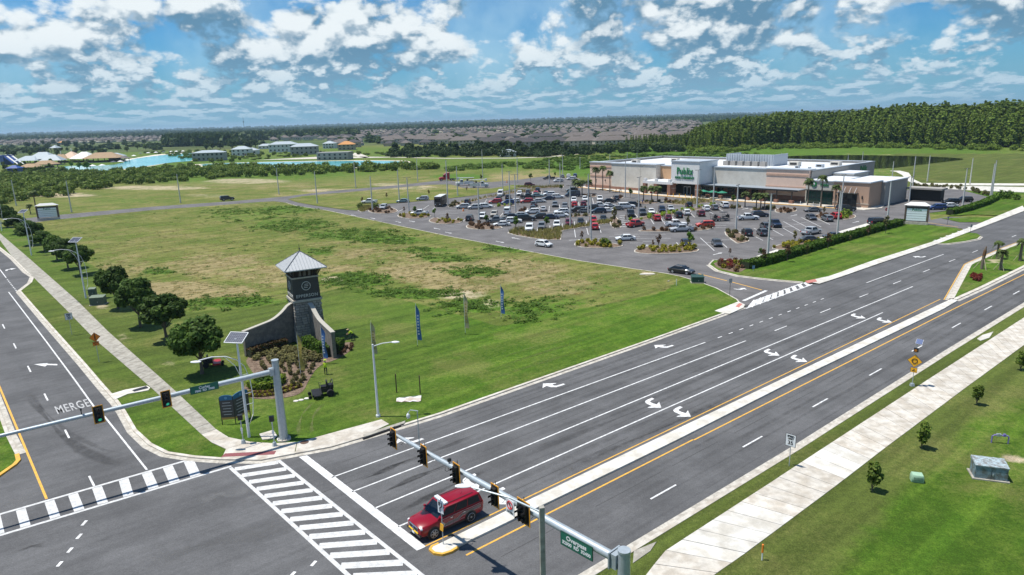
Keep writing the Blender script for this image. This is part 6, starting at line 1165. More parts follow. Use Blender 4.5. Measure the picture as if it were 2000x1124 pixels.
for p in scatter(gl([(660, 690), (688, 676), (690, 683), (668, 697)]), 8, 5, .7): shrub(*p, 'brown', .6, 'small reddish tuft behind the right wing wall', 'tufts behind the wing wall', .12, world=True)
FLW = SHR['yellow']; n = 0
for row, (a, b, c) in enumerate((((474, 776), (530, 783), (588, 758)), ((478, 770), (530, 776), (582, 753)))):
    for i in range(24):
        q = i / 23; p0, p1 = lerp(a, b, q), lerp(b, c, q); x, y = lerp(p0, p1, q); shrub(x, y, 'yellow' if (i + row) % 2 else 'brown', .45, ('yellow' if (i + row) % 2 else 'rust brown') + ' bedding plant in the border before the tower', 'bedding plants before the tower', .12, 'bedding_plant', 'plant')
# ================================================================== people
def person(q, label, pose, shirt, pants, ang, z=.1, sc=1.0, hat=None):
    X, Y = g(*q); t = thing('person', label, 'person', (X, Y, z), R(ang)); t.scale = (sc,) * 3; bend = {'stoop': .75, 'stand': .06}[pose]
    def tor(s, h): return (math.sin(bend) * h + s, 0, .92 + math.cos(bend) * h)
    sx = .2 if pose == 'stoop' else .10
    V = [(0, 0, .95), tor(0, .25), tor(0, .48), tor(.02, .60), tor(.04, .74), (0, .10, .90), (sx, .13, .48), (sx - .05, .13, .07), (sx + .12, .14, .03), (0, -.10, .90), (-sx, -.13, .48), (-sx - .06, -.13, .07), (-sx + .11, -.14, .03)]
    Rd = [.145, .15, .155, .06, .105, .09, .065, .045, .045, .09, .065, .045, .045]; E = [(0, 1), (1, 2), (2, 3), (3, 4), (0, 5), (5, 6), (6, 7), (7, 8), (0, 9), (9, 10), (10, 11), (11, 12)]
    sh = tor(0, .50)
    for s in (1, -1):
        o = len(V); hand = (sh[0] + .42, s * .14, max(.55, sh[2] - .38)) if pose == 'stoop' else (sh[0] + .30, s * .12, 1.15); el = (sh[0] + .16, s * .25, sh[2] - .24)
        V += [(sh[0], s * .19, sh[2]), el, hand]; Rd += [.062, .045, .035]; E += [(2, o), (o, o + 1), (o + 1, o + 2)]
        for k in range(5): V.append((hand[0] + .09 * (.75 if k == 0 else 1), hand[1] + (k - 2) * .02, hand[2] - .02)); Rd.append(.009); E.append((o + 2, len(V) - 1))
    me = bpy.data.meshes.new('body'); me.from_pydata(V, E, []); o = bpy.data.objects.new('body', me); link(o); m = o.modifiers.new('skin', 'SKIN'); m.use_smooth_shade = True
    for i, r in enumerate(Rd): me.skin_vertices[0].data[i].radius = (r, r)
    me.skin_vertices[0].data[0].use_root = True; s2 = o.modifiers.new('sub', 'SUBSURF'); s2.levels = s2.render_levels = 1; bpy.context.view_layer.update()
    em = bpy.data.meshes.new_from_object(o.evaluated_get(bpy.context.evaluated_depsgraph_get())); bpy.data.objects.remove(o)
    skin = mat('skin_tone', (.30, .17, .11), .6, .05)
    em.materials.clear(); [em.materials.append(q_) for q_ in (skin, shirt, pants, BLACK)]
    for p in em.polygons:
        c = p.center; hgt = (c.x * math.sin(bend) + (c.z - .92) * math.cos(bend)); p.material_index = 3 if c.z < .1 else 2 if (c.z < .95 and hgt < .10) else 1 if hgt < .555 and not (abs(c.y) > .03 and c.x > sh[0] + .22) else 0
    o = bpy.data.objects.new('body', em); link(o, t); hd = tor(.04, .80); obj('hair', MB().ell((hd[0] - .02, 0, hd[2] + .04), (.115, .105, .10), 10, 6), BLACK if hat is None else hat, t, smooth=60); fx = hd[0] + .10
    obj('nose', MB().cone((fx, 0, hd[2] - .04), .02, .005, .04, 5), skin, t)
    if hat is not None: obj('hat_brim', MB().cyl((hd[0] + .03, 0, hd[2] + .04), (0, 0, 1), .16, .02, 12), hat, t)
    return t
HIVIS = mat('hi_vis_yellow', (.50, .68, .02), .6, .05); DPANT = mat('dark_trousers', (.02, .022, .03), .9, .1)
person((637, 734), 'worker in yellow hi-vis shirt standing with a blue feather flag', 'stand', HIVIS, DPANT, 95, hat=HIVIS); person((690, 666), 'worker in yellow hi-vis shirt stooping with a tool beside the wing wall', 'stoop', HIVIS, DPANT, 200, hat=mat('straw_hat', (.45, .36, .2), .8, .1))
X, Y = g(686, 669); t = thing('string_trimmer', 'long-handled string trimmer held by the stooping worker', 'tool', (X, Y, .1), R(200)); obj('shaft', MB().tube([(-.2, 0, .9), (1.0, 0, .06)], .022, 5), DARKMETAL, t); obj('cutting_head', MB().cyl((1.0, 0, .06), (0, 0, 1), .14, .08, 10), BLACK, t)
SH = [mat(f'shirt_{i}', c, .8, .1) for i, c in enumerate([(.3, .05, .05), (.45, .45, .47), (.05, .07, .2), (.25, .2, .15), (.02, .02, .02)])]
for i, (q, lb) in enumerate([((1203, 377), 'shopper in red top on the pavement by the beige wall'), ((1210, 378), 'shopper in pale grey top on the pavement by the beige wall'), ((1255, 400), 'shopper in dark top crossing the store drive'), ((1222, 433), 'shopper in brown top on the striped walkway by red pickup'), ((1213, 377), 'shopper in black top on the pavement by the beige wall')]): person(q, lb, 'stand', SH[i], DPANT, 40 * i, .03)
# ================================================================== the supermarket
SA = Vector((34.2, 285.7)); SBv = Vector((107.0, 202.0)); sux = (SBv - SA).normalized(); SANG = math.atan2(sux.y, sux.x)
BEIGE = mat('beige_stucco', (.60, .565, .50), .9, .07, .3, col2=(.55, .515, .45), bump=.1); PEACH = mat('peach_stucco', (.68, .49, .385), .9, .06, .3); PEACHD = mat('peach_band', (.47, .305, .225), .9, .06, .3); PALE = mat('pale_stucco', (.70, .70, .69), .9, .05, .3); TANBR = mat('tan_brick', (.44, .29, .205), .9, .12, 3); TANSTUC = mat('orange_stucco', (.52, .32, .18), .9, .06, .3); GREYW = mat('grey_side_wall', (.31, .29, .265), .9, .06, .4); TRIM = mat('parapet_metal', (.42, .46, .50), .5, .04, 1); ROOFW = mat('white_membrane', (.66, .68, .70), .7, .06, .2, col2=(.60, .62, .64)); BRICKB = mat('red_brown_brick', (.27, .14, .095), .9, .15, 3); PUBG = mat('store_sign_green', (.012, .19, .055), .5, .04, 1); VOID = mat('shaded_interior', (.02, .018, .016), .8, .2, 1); DKFRAME = mat('dark_frame', (.02, .022, .022), .5, .05)  # shaded_interior: near-black, the shade of open interiors put into the colour
st = thing('supermarket', 'long beige and peach supermarket with white roof and green Publix sign', 'building', (SA.x, SA.y, 0), SANG)
def sblock(name, x0, x1, y0, y1, z1, m, z0=0, cap=True, capm=TRIM):
    o = obj(name, MB().box(((x0 + x1) / 2, (y0 + y1) / 2, (z0 + z1) / 2), (x1 - x0, y1 - y0, z1 - z0)), m, st)
    if cap: obj('parapet_cap', MB().box(((x0 + x1) / 2, (y0 + y1) / 2, z1 + .16), (x1 - x0 + .5, y1 - y0 + .5, .32)), capm, o)
    if cap and (y1 - y0) > 6 and z0 == 0: obj('roof_sheet', MB().box(((x0 + x1) / 2, (y0 + y1) / 2, z1 + .30), (x1 - x0 - .4, y1 - y0 - .4, .08)), ROOFW, o)
    return o
DEP = 48.0
main = sblock('main_hall', .3, 92.4, .4, DEP, 8.9, BEIGE, cap=False); obj('roof', MB().box((46.3, DEP / 2 + .2, 9.0), (91.0, DEP - 1.2, .2)), ROOFW, st)
for (x0, x1, y0, y1) in ((.3, 92.4, DEP - .5, DEP), (92.0, 92.6, .6, DEP), (.1, .7, .6, DEP)): w = obj('parapet', MB().box(((x0 + x1) / 2, (y0 + y1) / 2, 9.3), (x1 - x0, y1 - y0, 1.2)), GREYW, st); obj('parapet_cap', MB().box(((x0 + x1) / 2, (y0 + y1) / 2, 9.98), (x1 - x0 + .3, y1 - y0 + .3, .2)), TRIM, w)
obj('side_wall', MB().box((92.55, DEP / 2, 4.8), (.3, DEP - .2, 9.6)), GREYW, st)
w = sblock('peach_wall', -.2, 13.4, -.6, 2.0, 10.0, PEACH)
for z in (8.4, 4.7): obj('wall_band', MB().box((6.6, -.68, z), (13.5, .14, .55)), PEACHD, w)
for z in (8.6,): obj('wall_band', MB().box((-.26, .7, z), (.14, 2.5, .5)), PEACHD, w)
for x in (3.2, 8.2): obj('wall_light', MB().box((x, -.75, 3.1), (.3, .3, .6)), DARKMETAL, w)
w = sblock('beige_wall', 13.4, 35.0, -3.0, 2.0, 10.0, BEIGE)
for x in (20.6, 27.8): obj('control_joint', MB().box((x, -3.01, 5), (.07, .05, 9.9)), GREYW, w)
obj('brick_plinth', MB().box((17.4, -3.05, .55), (35.4, .22, 1.1)), BRICKB, w); obj('brick_plinth', MB().box((6.6, -.75, .5), (13.6, .22, 1.0)), BRICKB, w)
w = sblock('orange_wall', 35.0, 45.2, -.2, 2.0, 9.6, TANSTUC); fr = obj('window', MB().box((42.0, -.26, 6.4), (2.8, .12, 2.0)), SIGN_WHITE, w)
for i in range(3):
    for j in range(2): obj('pane', MB().box((41.1 + i * .9, -.33, 5.95 + j * .92), (.8, .06, .8)), GLASS, fr)
obj('canopy', MB().box((40.2, -4.6, 4.3), (13.0, 9.0, .9)), PALE, st); obj('canopy_roof', MB().box((40.2, -4.6, 4.8), (12.6, 8.6, .12)), ROOFW, st)
for x in (34.5, 39.5, 45.4): p = obj('pier', MB().box((x, -8.6, 1.95), (1.3, 1.3, 3.9)), BRICKB, st); obj('pier_cap', MB().box((x, -8.6, 5.2), (.9, .9, 1.0)), PALE, p)
obj('entrance_shade_block', MB().box((40.0, -1.0, 1.9), (11.0, .5, 3.6)), VOID, st)  # solid dark box: shade under the canopy put in as colour
ent = sblock('entrance_tower', 45.6, 57.2, -8.2, 3.0, 12.0, PALE, 4.4); obj('entrance_soffit', MB().box((51.4, -2.6, 4.5), (11.4, 11.0, .3)), GREYW, ent)
for x in (46.2, 56.6): p = obj('pier', MB().box((x, -7.7, 2.2), (1.4, 1.4, 4.4)), BRICKB, st); obj('pier_band', MB().box((x, -7.7, 2.6), (1.5, 1.5, .2)), CONC, p)
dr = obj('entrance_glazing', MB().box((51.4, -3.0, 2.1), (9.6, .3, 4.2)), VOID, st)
for x in (48.4, 49.9, 52.9, 54.4): d = obj('door', MB().box((x, -3.22, 1.5), (1.3, .1, 2.9)), SIGN_WHITE, dr); obj('door_glass', MB().box((x, -3.29, 1.5), (1.05, .06, 2.6)), GLASS, d)
text('sign_lettering', 'Publix', 2.45, PUBG, st, (51.3, -8.32, 8.7), (R(90), 0, 0), bold=.035, depth=.12, spacing=1.10, stretch=1.4); text('sign_lettering', 'FOOD & PHARMACY', .84, PUBG, st, (51.3, -8.32, 6.45), (R(90), 0, 0), bold=.02, depth=.08, stretch=1.35)
w = sblock('long_beige_wall', 57.2, 78.1, -.2, 2.0, 9.8, BEIGE); w2 = sblock('pink_wall', 78.1, 92.2, -1.0, 3.0, 10.0, PEACH)
for z in (8.3, 4.4): obj('wall_band', MB().box((85.1, -1.08, z), (14.3, .14, .6)), PEACHD, w2)
cn = obj('long_canopy', MB().box((74.6, -3.6, 4.15), (34.6, 7.0, .30)), mat('canopy_metal', (.28, .32, .36), .5, .05, 1, metal=.2), st); obj('canopy_edge', MB().box((74.6, -7.12, 4.10), (34.7, .1, .5)), DKFRAME, cn)
for x in range(60, 92, 5): p = obj('canopy_post', MB().box((x, -6.7, 2.0), (.22, .22, 4.1)), DKFRAME, st); obj('post_plinth', MB().box((x, -6.7, .55), (1.2, 1.2, 1.1)), BRICKB, p)
obj('brick_plinth', MB().box((67.6, -.4, 1.5), (20.6, .3, 3.0)), BRICKB, st); obj('brick_plinth', MB().box((85.1, -1.15, .9), (14.2, .25, 1.8)), BRICKB, st)
for x in (61, 65, 69.5, 74): f_ = obj('shop_window', MB().box((x, -.62, 2.0), (2.4, .14, 2.0)), DKFRAME, st); obj('pane', MB().box((x, -.71, 2.0), (2.1, .06, 1.7)), GLASS, f_)
# pharmacy corner
w = sblock('pharmacy_glass_wing', 92.6, 101.7, -3.2, 14, 7.0, BEIGE); gf = obj('glazing', MB().box((97.1, -3.3, 2.1), (8.2, .16, 4.0)), DKFRAME, w)
for i in range(5):
    for j in range(2): obj('pane', MB().box((93.9 + i * 1.6, -3.41, 1.1 + j * 1.95), (1.48, .06, 1.8)), GREENGLASS, gf)
obj('awning', MB().box((97.1, -4.0, 4.35), (8.6, 1.5, .16)), DKFRAME, w); lg = obj('round_sign', MB().cyl((95.2, -3.32, 6.15), (0, 1, 0), .85, .12, 18), PUBG, w); obj('sign_leaf', MB().ell((95.2, -3.4, 6.15), (.3, .06, .45), 8, 5), SIGN_WHITE, lg); text('sign_lettering', 'Publix', 1.05, PUBG, w, (98.4, -3.28, 5.95), (R(90), 0, 0), bold=.02, depth=.05)
w = sblock('brick_corner', 101.7, 112.0, -4.2, 4.5, 7.2, TANBR); gf = obj('glazing', MB().box((106.0, -4.3, 1.9), (5.4, .16, 3.8)), DKFRAME, w)
for i in range(4):
    for j in range(2):
        if i == 2: continue
        obj('pane', MB().box((104.05 + i * 1.3, -4.41, 1.0 + j * 1.85), (1.18, .06, 1.7)), GLASS, gf)
obj('door', MB().box((106.65, -4.41, 1.3), (1.2, .08, 2.5)), GLASS, gf); obj('awning', MB().box((106.0, -5.0, 4.15), (6.2, 1.6, .14)), DKFRAME, w)
for x in (103.6, 105.2, 106.8, 108.4): obj('awning_tie', MB().tube([(x, -5.7, 4.2), (x, -4.25, 5.8)], .05, 5), SIGN_WHITE, w)
obj('brick_band', MB().box((106.9, -4.26, 1.2), (10.5, .12, .2)), CONC, w)
for x in (102.6, 110.2): obj('wall_light', MB().box((x, -4.35, 3.0), (.3, .3, .9)), DARKMETAL, w)
w = sblock('rear_wing', 101.7, 113.0, 4.5, 22, 6.8, GREYW); sblock('upper_box', 93.0, 99.5, 14.5, 26, 8.0, BEIGE); text('sign_lettering', 'Publix', 2.2, PUBG, st, (92.78, 38.5, 8.1), (R(90), 0, R(90)), bold=.04, depth=.08, stretch=1.2)
obj('loading_dock', MB().box((118, 24, 1.9), (9, 3, 3.4)), VOID, st); obj('dock_roof', MB().box((118, 24, 3.8), (10, 5, .5)), GREYW, st)
# roof plant behind a ribbed screen
scr = obj('plant_screen', MB().box((58.5, 22, 11.1), (19.0, .3, 4.2)), TRIM, st); obj('plant_screen', MB().box((68.0, 27, 11.1), (.3, 10, 4.2)), TRIM, st); obj('plant_screen', MB().box((49.0, 27, 11.1), (.3, 10, 4.2)), TRIM, st)
for i in range(19): obj('screen_rib', MB().box((49.5 + i * 1.0, 21.8, 11.1), (.12, .14, 4.1)), mat('rib_metal', (.30, .33, .36), .5, .05), scr)
for i in range(6): obj('condenser', MB().box((50.5 + (i % 6) * 3.0, 19.6, 9.9), (2.0, 1.6, 1.7)), GREYW, st)
for x, y, a, b, h in ((12, 14, 3, 2.2, 1.4), (40, 12, 3.2, 2.4, 1.5), (46, 30, 3, 2, 1.3), (74, 26, 3.6, 2.4, 1.6), (85, 34, 3.4, 2.4, 1.4), (80, 16, 1.4, 1.0, .9), (88, 8, .8, .8, 1.3), (30, 26, 2.6, 2, 1.2), (70, 10, 3.2, 1.0, .5), (20, 30, 3, 2, 1.2), (62, 36, 2.6, 2, 1.2), (84, 24, 2.4, 1.6, 1.1)): u_ = obj('rooftop_unit', MB().box((x, y, 9.1 + h / 2), (a, b, h)), BEIGE if a > 2.5 else TRIM, st); obj('unit_grille', MB().box((x, y - b / 2 - .02, 9.1 + h * .55), (a * .7, .04, h * .5)), DARKMETAL, u_)
# pavement, kerb and umbrellas along the front
def sw_(x, y, z=0.0): v = SA + sux * x + Vector((-sux.y, sux.x)) * y; return (v.x, v.y)
pv = obj('store_pavement', MB().prism([sw_(-3, -1), sw_(-3, -5), sw_(12, -6.5), sw_(34, -11), sw_(58, -12), sw_(70, -10.5), sw_(95, -9.5), sw_(113, -9), sw_(115, -2), sw_(113.5, 4)], 0, .14), CONC, kind='structure')
yk = MB(); ribbon_mb(yk, [sw_(-3, -5.05), sw_(12, -6.55), sw_(34, -11.05), sw_(58, -12.05), sw_(70, -10.55), sw_(95, -9.55), sw_(108, -9.1)], -.6, -.01, 0, .15); obj('yellow_kerb', yk, YELLOW, pv)
GU = mat('umbrella_green', (.02, .19, .11), .7, .05)
for i, x in enumerate((59.8, 63.4, 67.0)):
    X, Y = sw_(x, -9.2); t = thing('patio_umbrella', 'green patio umbrella over a table at the store front', 'umbrella', (X, Y, .14), 0, 'patio umbrellas at the store'); obj('pole', MB().tube([(0, 0, 0), (0, 0, 2.7)], .04, 6), DARKMETAL, t); obj('canopy', MB().cone((0, 0, 2.2), 1.75, .05, .6, 8), GU, t); obj('table_top', MB().cyl((0, 0, .75), (0, 0, 1), .6, .05, 12), GREYW, t)
    for a in range(4): obj('table_leg', MB().tube([(.3 * math.cos(a * 1.57), .3 * math.sin(a * 1.57), 0), (.3 * math.cos(a * 1.57), .3 * math.sin(a * 1.57), .74)], .03, 4), DARKMETAL, t)
for i, x in enumerate((46.5, 49, 51.5, 54, 56.5, 93.5, 95.5, 97.5, 99.5)): X, Y = sw_(x, -11.3 if x < 60 else -7.8); t = thing('bollard', 'yellow-white bollard before the ' + ('store entrance doors' if x < 60 else 'pharmacy glass'), 'bollard', (X, Y, .14), 0, 'bollards at the store front'); obj('post', MB().cyl((0, 0, .5), (0, 0, 1), .11, 1.0, 8), SIGN_WHITE if x > 60 else SIGN_YELLOW, t); obj('cap', MB().ell((0, 0, 1.0), (.11, .11, .06), 8, 4), SIGN_WHITE if x > 60 else SIGN_YELLOW, t)
for q, lb in (((990, 357), 'orange traffic barrel at the far parking entrance'), ((905, 413), 'small red traffic cone in the bays by the motorhome')):
    X, Y = g(*q); t = thing('traffic_barrel', lb, 'barrel', (X, Y, .01)); obj('body', MB().tube([(0, 0, 0), (0, 0, .9)], [.32, .24], 10), SIGN_ORANGE, t); obj('white_band', MB().tube([(0, 0, .45), (0, 0, .6)], [.29, .275], 10), SIGN_WHITE, t)
# ---- store signs at the two street entrances
def pylon(q, w, H_, rz, lb, z=.05):
    X, Y = g(*q); t = thing('store_sign', lb, 'sign', (X, Y, z), rz); obj('base', MB().box((0, 0, .35), (w + .6, 1.3, .7)), CONC, t); WALLM = mat('sign_post_brown', (.12, .085, .065), .8, .1)
    for s in (-1, 1): obj('post', MB().box((s * (w / 2 + .12), 0, H_ / 2), (.35, .9, H_ - .3)), WALLM, t)
    fr = obj('sign_cabinet', MB().box((0, 0, H_ / 2 + .2), (w - .12, .7, H_ - 1.3)), DARKMETAL, t); k = (H_ - 1.4) / 6.2
    for i, (z0, hh) in enumerate(((5.0, 1.15), (3.85, 1.0), (2.8, 1.0), (1.75, 1.0), (.72, .95))):
        zc = .75 + z0 * k
        for s in (-1, 1): obj('sign_panel', MB().box((0, s * .36, zc + .05), (w - .3, .05, hh * k * .95)), mat('sign_panel_pale', (.78, .85, .86), .4, .03), fr)
    for s, a in ((-1, 0), (1, math.pi)): text('lettering', 'Publix', .95 * k * 1.35, PUBG, fr, (0, s * .395, .78 + 5.08 * k), (R(90), 0, a), bold=.02, depth=.01, spacing=1.15)
    mb = MB(); a, b = w / 2 + .55, .62; mb.add([(-a, -b, 0), (a, -b, 0), (a, b, 0), (-a, b, 0), (-a * .55, 0, .75), (a * .55, 0, .75)], [(0, 1, 5, 4), (1, 2, 5), (2, 3, 4, 5), (3, 0, 4), (3, 2, 1, 0)]); obj('hip_roof', mb, TIN, t, (0, 0, H_ - .15)); return t
pylon((1788, 439), 4.6, 4.9, R(-36), 'large multi-panel store sign with metal roof behind the clipped hedge'); pylon((96, 430), 5.6, 4.9, R(20), 'multi-panel store sign with metal roof beside the palm and oaks')
# ================================================================== the car park
POLE = mat('concrete_light_pole', (.52, .52, .50), .8, .06, 1); HEADM = mat('lamp_head_bronze', (.05, .045, .042), .5, .05)
def lot_pole(x, y, yt, lamp, lb):
    X, Y = g(x, y); H_ = height(x, y, yt); t = thing('light_pole', lb, 'light pole', (X, Y, 0), R(random.uniform(20, 60)), 'tall concrete light poles'); obj('pole', MB().tube([(0, 0, 0), (0, 0, H_)], [.24, .13], 8), POLE, t, smooth=50); obj('pole_base', MB().cyl((0, 0, .12), (0, 0, 1), .32, .24, 10), CONC, t)
    obj('crossarm', MB().box((0, 0, H_ - .06), (1.7 if lamp else .5, .08, .08)), HEADM, t)
    for s in ((-1, 1) if lamp else ()): obj('lamp_head', MB().box((s * .95, 0, H_ - .06), (.75, .36, .09)), HEADM, t)
for x, y, yt, lamp in [(140, 415, 353, 0), (353, 397, 340, 0), (32, 402, 352, 0), (545, 380, 328, 0), (620, 398, 335, 0), (695, 367, 317, 0), (728, 415, 345, 0), (780, 391, 332, 0), (799, 417, 347, 1), (816, 355, 310, 0), (875, 402, 313, 0), (894, 383, 325, 0), (943, 348, 292, 0), (982, 372, 320, 0), (996, 404, 335, 1), (936, 434, 357, 1), (1011, 357, 308, 0), (1073, 360, 311, 0), (1099, 343, 303, 0), (1133, 330, 306, 0), (1007, 415, 341, 1), (1094, 358, 319, 0), (1114, 446, 362, 1), (1149, 420, 340, 1), (1154, 470, 382, 1), (1221, 386, 315, 1), (1247, 427, 346, 1), (1361, 408, 332, 1), (1393, 400, 328, 0), (1437, 453, 361, 1), (1499, 505, 379, 1), (1634, 469, 374, 1), (1642, 417, 341, 1), (1732, 439, 354, 1), (1742, 352, 315, 0), (1775, 396, 345, 1), (1781, 375, 305, 0), (1811, 355, 304, 0), (1880, 402, 329, 1), (1894, 361, 309, 0), (1934, 386, 320, 0), (1937, 384, 314, 1), (1684, 318, 296, 0), (1656, 317, 302, 0), (1526, 312, 299, 0), (1225, 315, 297, 0), (1244, 316, 298, 0), (1191, 320, 301, 0)]:
    lot_pole(x, y, yt, lamp, 'tall pale concrete ' + ('light pole with dark lamp heads in the car park' if lamp else 'pole with bare top ' + ('on the field side of the access road' if x < 600 else 'beside the access road near the red semi' if x < 900 else 'around the far corner of the car park' if x < 1140 else 'in the scrub behind the store' if x < 1300 else 'before the canopy and green umbrellas' if x < 1500 else 'by the pond behind the store' if x < 1700 else 'along the rear drive path')))
ISL = [([(718, 413), (730, 407), (760, 405), (778, 412), (770, 417), (750, 418.5), (730, 417)], 'brown', 14), ([(774, 423), (788, 417), (815, 418), (842, 422), (838, 425), (815, 428), (795, 428)], 'yellow', 16), ([(837, 432), (850, 425), (863, 430), (895, 430), (904, 433), (892, 438), (865, 439), (845, 436)], 'yellow', 16), ([(908, 445), (922, 436), (955, 440), (985, 445), (965, 449.5), (930, 449.5)], 'brown', 20), ([(1194, 423), (1203, 424), (1216, 445), (1199, 447.5), (1192, 437)], 'olive', 12),
 ([(1121, 478), (1135, 470), (1165, 472), (1205, 478), (1218, 481), (1200, 485), (1160, 486), (1130, 483)], 'yellow', 26), ([(1236, 492), (1255, 484), (1290, 484), (1345, 479), (1365, 488), (1358, 494), (1310, 497), (1255, 497)], 'yellow', 34), ([(1244, 452.5), (1262, 449), (1310, 449.5), (1380, 445), (1395, 446), (1375, 451.5), (1330, 453), (1280, 454)], 'brown', 20), ([(1413, 455), (1428, 452), (1440, 453), (1467, 471), (1445, 477), (1437, 475)], 'olive', 16), ([(1225, 433), (1245, 426), (1330, 412), (1368, 404), (1398, 397), (1398, 402), (1370, 410), (1290, 425), (1240, 433)], 'lime', 34),
 ([(1513, 413), (1520, 408), (1550, 407.5), (1557, 413), (1540, 417), (1520, 416.5)], 'brown', 10), ([(1636, 423), (1642, 417), (1668, 420), (1671, 426), (1655, 430), (1645, 429)], 'lime', 10), ([(1463, 411.5), (1475, 408), (1520, 407), (1514, 411), (1490, 413.5)], 'olive', 10), ([(1292, 395), (1305, 391), (1322, 392), (1324, 396), (1305, 398.5)], 'brown', 8), ([(1240, 397), (1260, 393), (1290, 394), (1285, 398), (1255, 400)], 'olive', 8), ([(1590, 424), (1600, 418), (1616, 421), (1612, 427), (1600, 428)], 'brown', 8), ([(1135, 386), (1150, 381), (1166, 383), (1160, 387)], 'brown', 8), ([(1190, 388), (1205, 385), (1218, 386), (1212, 390)], 'brown', 8), ([(1505, 486), (1530, 477), (1590, 473), (1640, 463), (1636, 470), (1560, 485), (1525, 489)], 'yellow', 24), ([(1008, 418), (1018, 410), (1028, 408), (1026, 414), (1014, 421)], 'brown', 8), ([(875, 405), (885, 397), (905, 394), (903, 398), (884, 406)], 'olive', 8), ([(960, 405), (985, 401), (1010, 402), (985, 404)], 'lime', 5), ([(1098, 424), (1130, 421), (1160, 420), (1152, 423), (1110, 426)], 'olive', 7), ([(1420, 404), (1435, 402), (1452, 406), (1440, 409), (1424, 408)], 'olive', 6)]
PLN = dict(brown='rust brown', yellow='yellow-green', olive='olive', lime='lime green')
for i, (pl, kind, n) in enumerate(ISL):
    P = smooth_poly(gl(pl), 1); bed('planted_island', P, z=.10)
    for p in scatter(P, n, 50 + i, .6): shrub(*p, kind, random.uniform(.85, 1.3), f'{PLN[kind]} shrub planted in a kerbed car park island', f'{PLN[kind]} island shrubs', .09, world=True)
I5 = gl([(993, 456), (1005, 448), (1022, 447.5), (1030, 455), (1050, 453), (1110, 445), (1192, 431.5), (1196, 436), (1130, 446), (1096, 452), (1094, 469.5), (1070, 469.5), (1040, 466), (1010, 461)]); bed('planted_island', I5, z=.10)
def grass_patch(poly, n, m, hgt, lb, seed, name='ornamental_grass'):
    rng = np.random.default_rng(seed); q = np.array(scatter(poly, n, seed, .18)); k = len(q); B = 7; base = np.repeat(q, B, 0) + rng.normal(0, .14, (k * B, 2)); an = rng.uniform(0, 6.28, k * B); d = np.stack([np.cos(an), np.sin(an)], 1); hh = hgt * rng.uniform(.6, 1.15, k * B); ln = rng.normal(0, .22, (k * B, 2)); z0 = np.full(k * B, .08); w = .07
    V = np.stack([np.column_stack([base - d * w, z0]), np.column_stack([base + d * w, z0]), np.column_stack([base + ln + d * w * .4, z0 + hh]), np.column_stack([base + ln - d * w * .4, z0 + hh])], 1).reshape(-1, 3); o = bpy.data.objects.new(name, npmesh(name, V, np.arange(4 * k * B).reshape(-1, 4), m)); link(o); o['kind'] = 'stuff'; return tag(o, lb, 'grass')
grass_patch(I5, 420, LEAF_GRASS, .9, 'tall pale ornamental grass in the stepped island by the drive', 61)
for k_, (pl, lb) in enumerate([([(1296, 398), (1345, 390), (1400, 392), (1390, 396), (1340, 402)], 'pale ornamental grass strip in front of the green umbrellas'), ([(900, 396), (960, 384), (1010, 374), (1045, 371), (1060, 373), (1000, 379), (950, 388), (910, 398)], 'pale ornamental grass strip on the field side of the lot'), ([(700, 412), (712, 405), (728, 404), (722, 411), (706, 415)], 'pale ornamental grass at the field corner of the lot'), ([(1000, 366), (1040, 366), (1100, 364), (1100, 367), (1040, 369)], 'pale ornamental grass strip beyond the far parking row')]): P = gl(pl); bed('planted_strip', P, z=.1); grass_patch(P, 130, LEAF_GRASS, .9, lb, 70 + k_)
# young trees and round bushes in the islands
LTREE = [tree_proto(4.0, 1.0, .05, .32, 520, .24, LEAF_BRIGHT, s, 9) for s in (81, 82)]; LTHIN = [tree_proto(3.6, .75, .04, .25, 170, .22, LEAF_BROWN, s, 9) for s in (83,)] + [tree_proto(3.6, .7, .04, .2, 200, .22, LEAF_OLIVE, 84, 9)]
for x, y, yt, k in [(811, 422, 402, 0), (849, 425, 406, 0), (950, 441, 419, 0), (1008, 452, 422, 0), (1068, 449, 422, 0), (1347, 487, 451, 0), (1231, 388, 367, 0), (1432, 402, 380, 0), (1486, 505, 484, 0), (875, 437, 415, 1), (790, 418, 403, 1), (1200, 438, 402, 2), (1136, 472, 450, 1), (1286, 488, 455, 1), (1275, 486, 468, 1), (1425, 501, 484, 1), (1343, 448, 421, 2), (1552, 477, 449, 2), (1609, 421, 403, 2), (1096, 375, 360, 0), (929, 396, 388, 2), (1260, 415, 402, 2), (1152, 440, 428, 1), (1367, 396, 368, 2), (940, 356, 340, 2), (1036, 355, 338, 0), (1084, 348, 336, 0), (756, 390, 376, 1), (708, 400, 384, 1), (838, 384, 370, 1), (912, 376, 364, 1), (1012, 404, 391, 2)]:
    X, Y = g(x, y); h = height(x, y, yt); place_tree('young_tree', (LTREE[x % 2], LTHIN[0], LTHIN[1])[k] if k == 0 else LTHIN[k - 1], (X, Y, .05), x * .37, h / (4.1 if k == 0 else 3.7), ('leafy bright green', 'sparse brown-leaved', 'thin olive')[k] + ' young tree planted in the car park', 'young trees in the car park')
for q, sc, lb in (((1182, 482), 2.6, 'round clipped green bush in the island by the white sedan'), ((1652, 423), 2.6, 'round clipped green bush in the lime island by the pharmacy'), ((703, 407), 2.4, 'dark round bush at the field corner of the lot'), ((734, 408), 2.6, 'dark round bush beside the white pickup at the field corner')): shrub(*q, 'dark', (sc, sc, sc * .95), lb, None, .05, 'round_bush', 'bush')
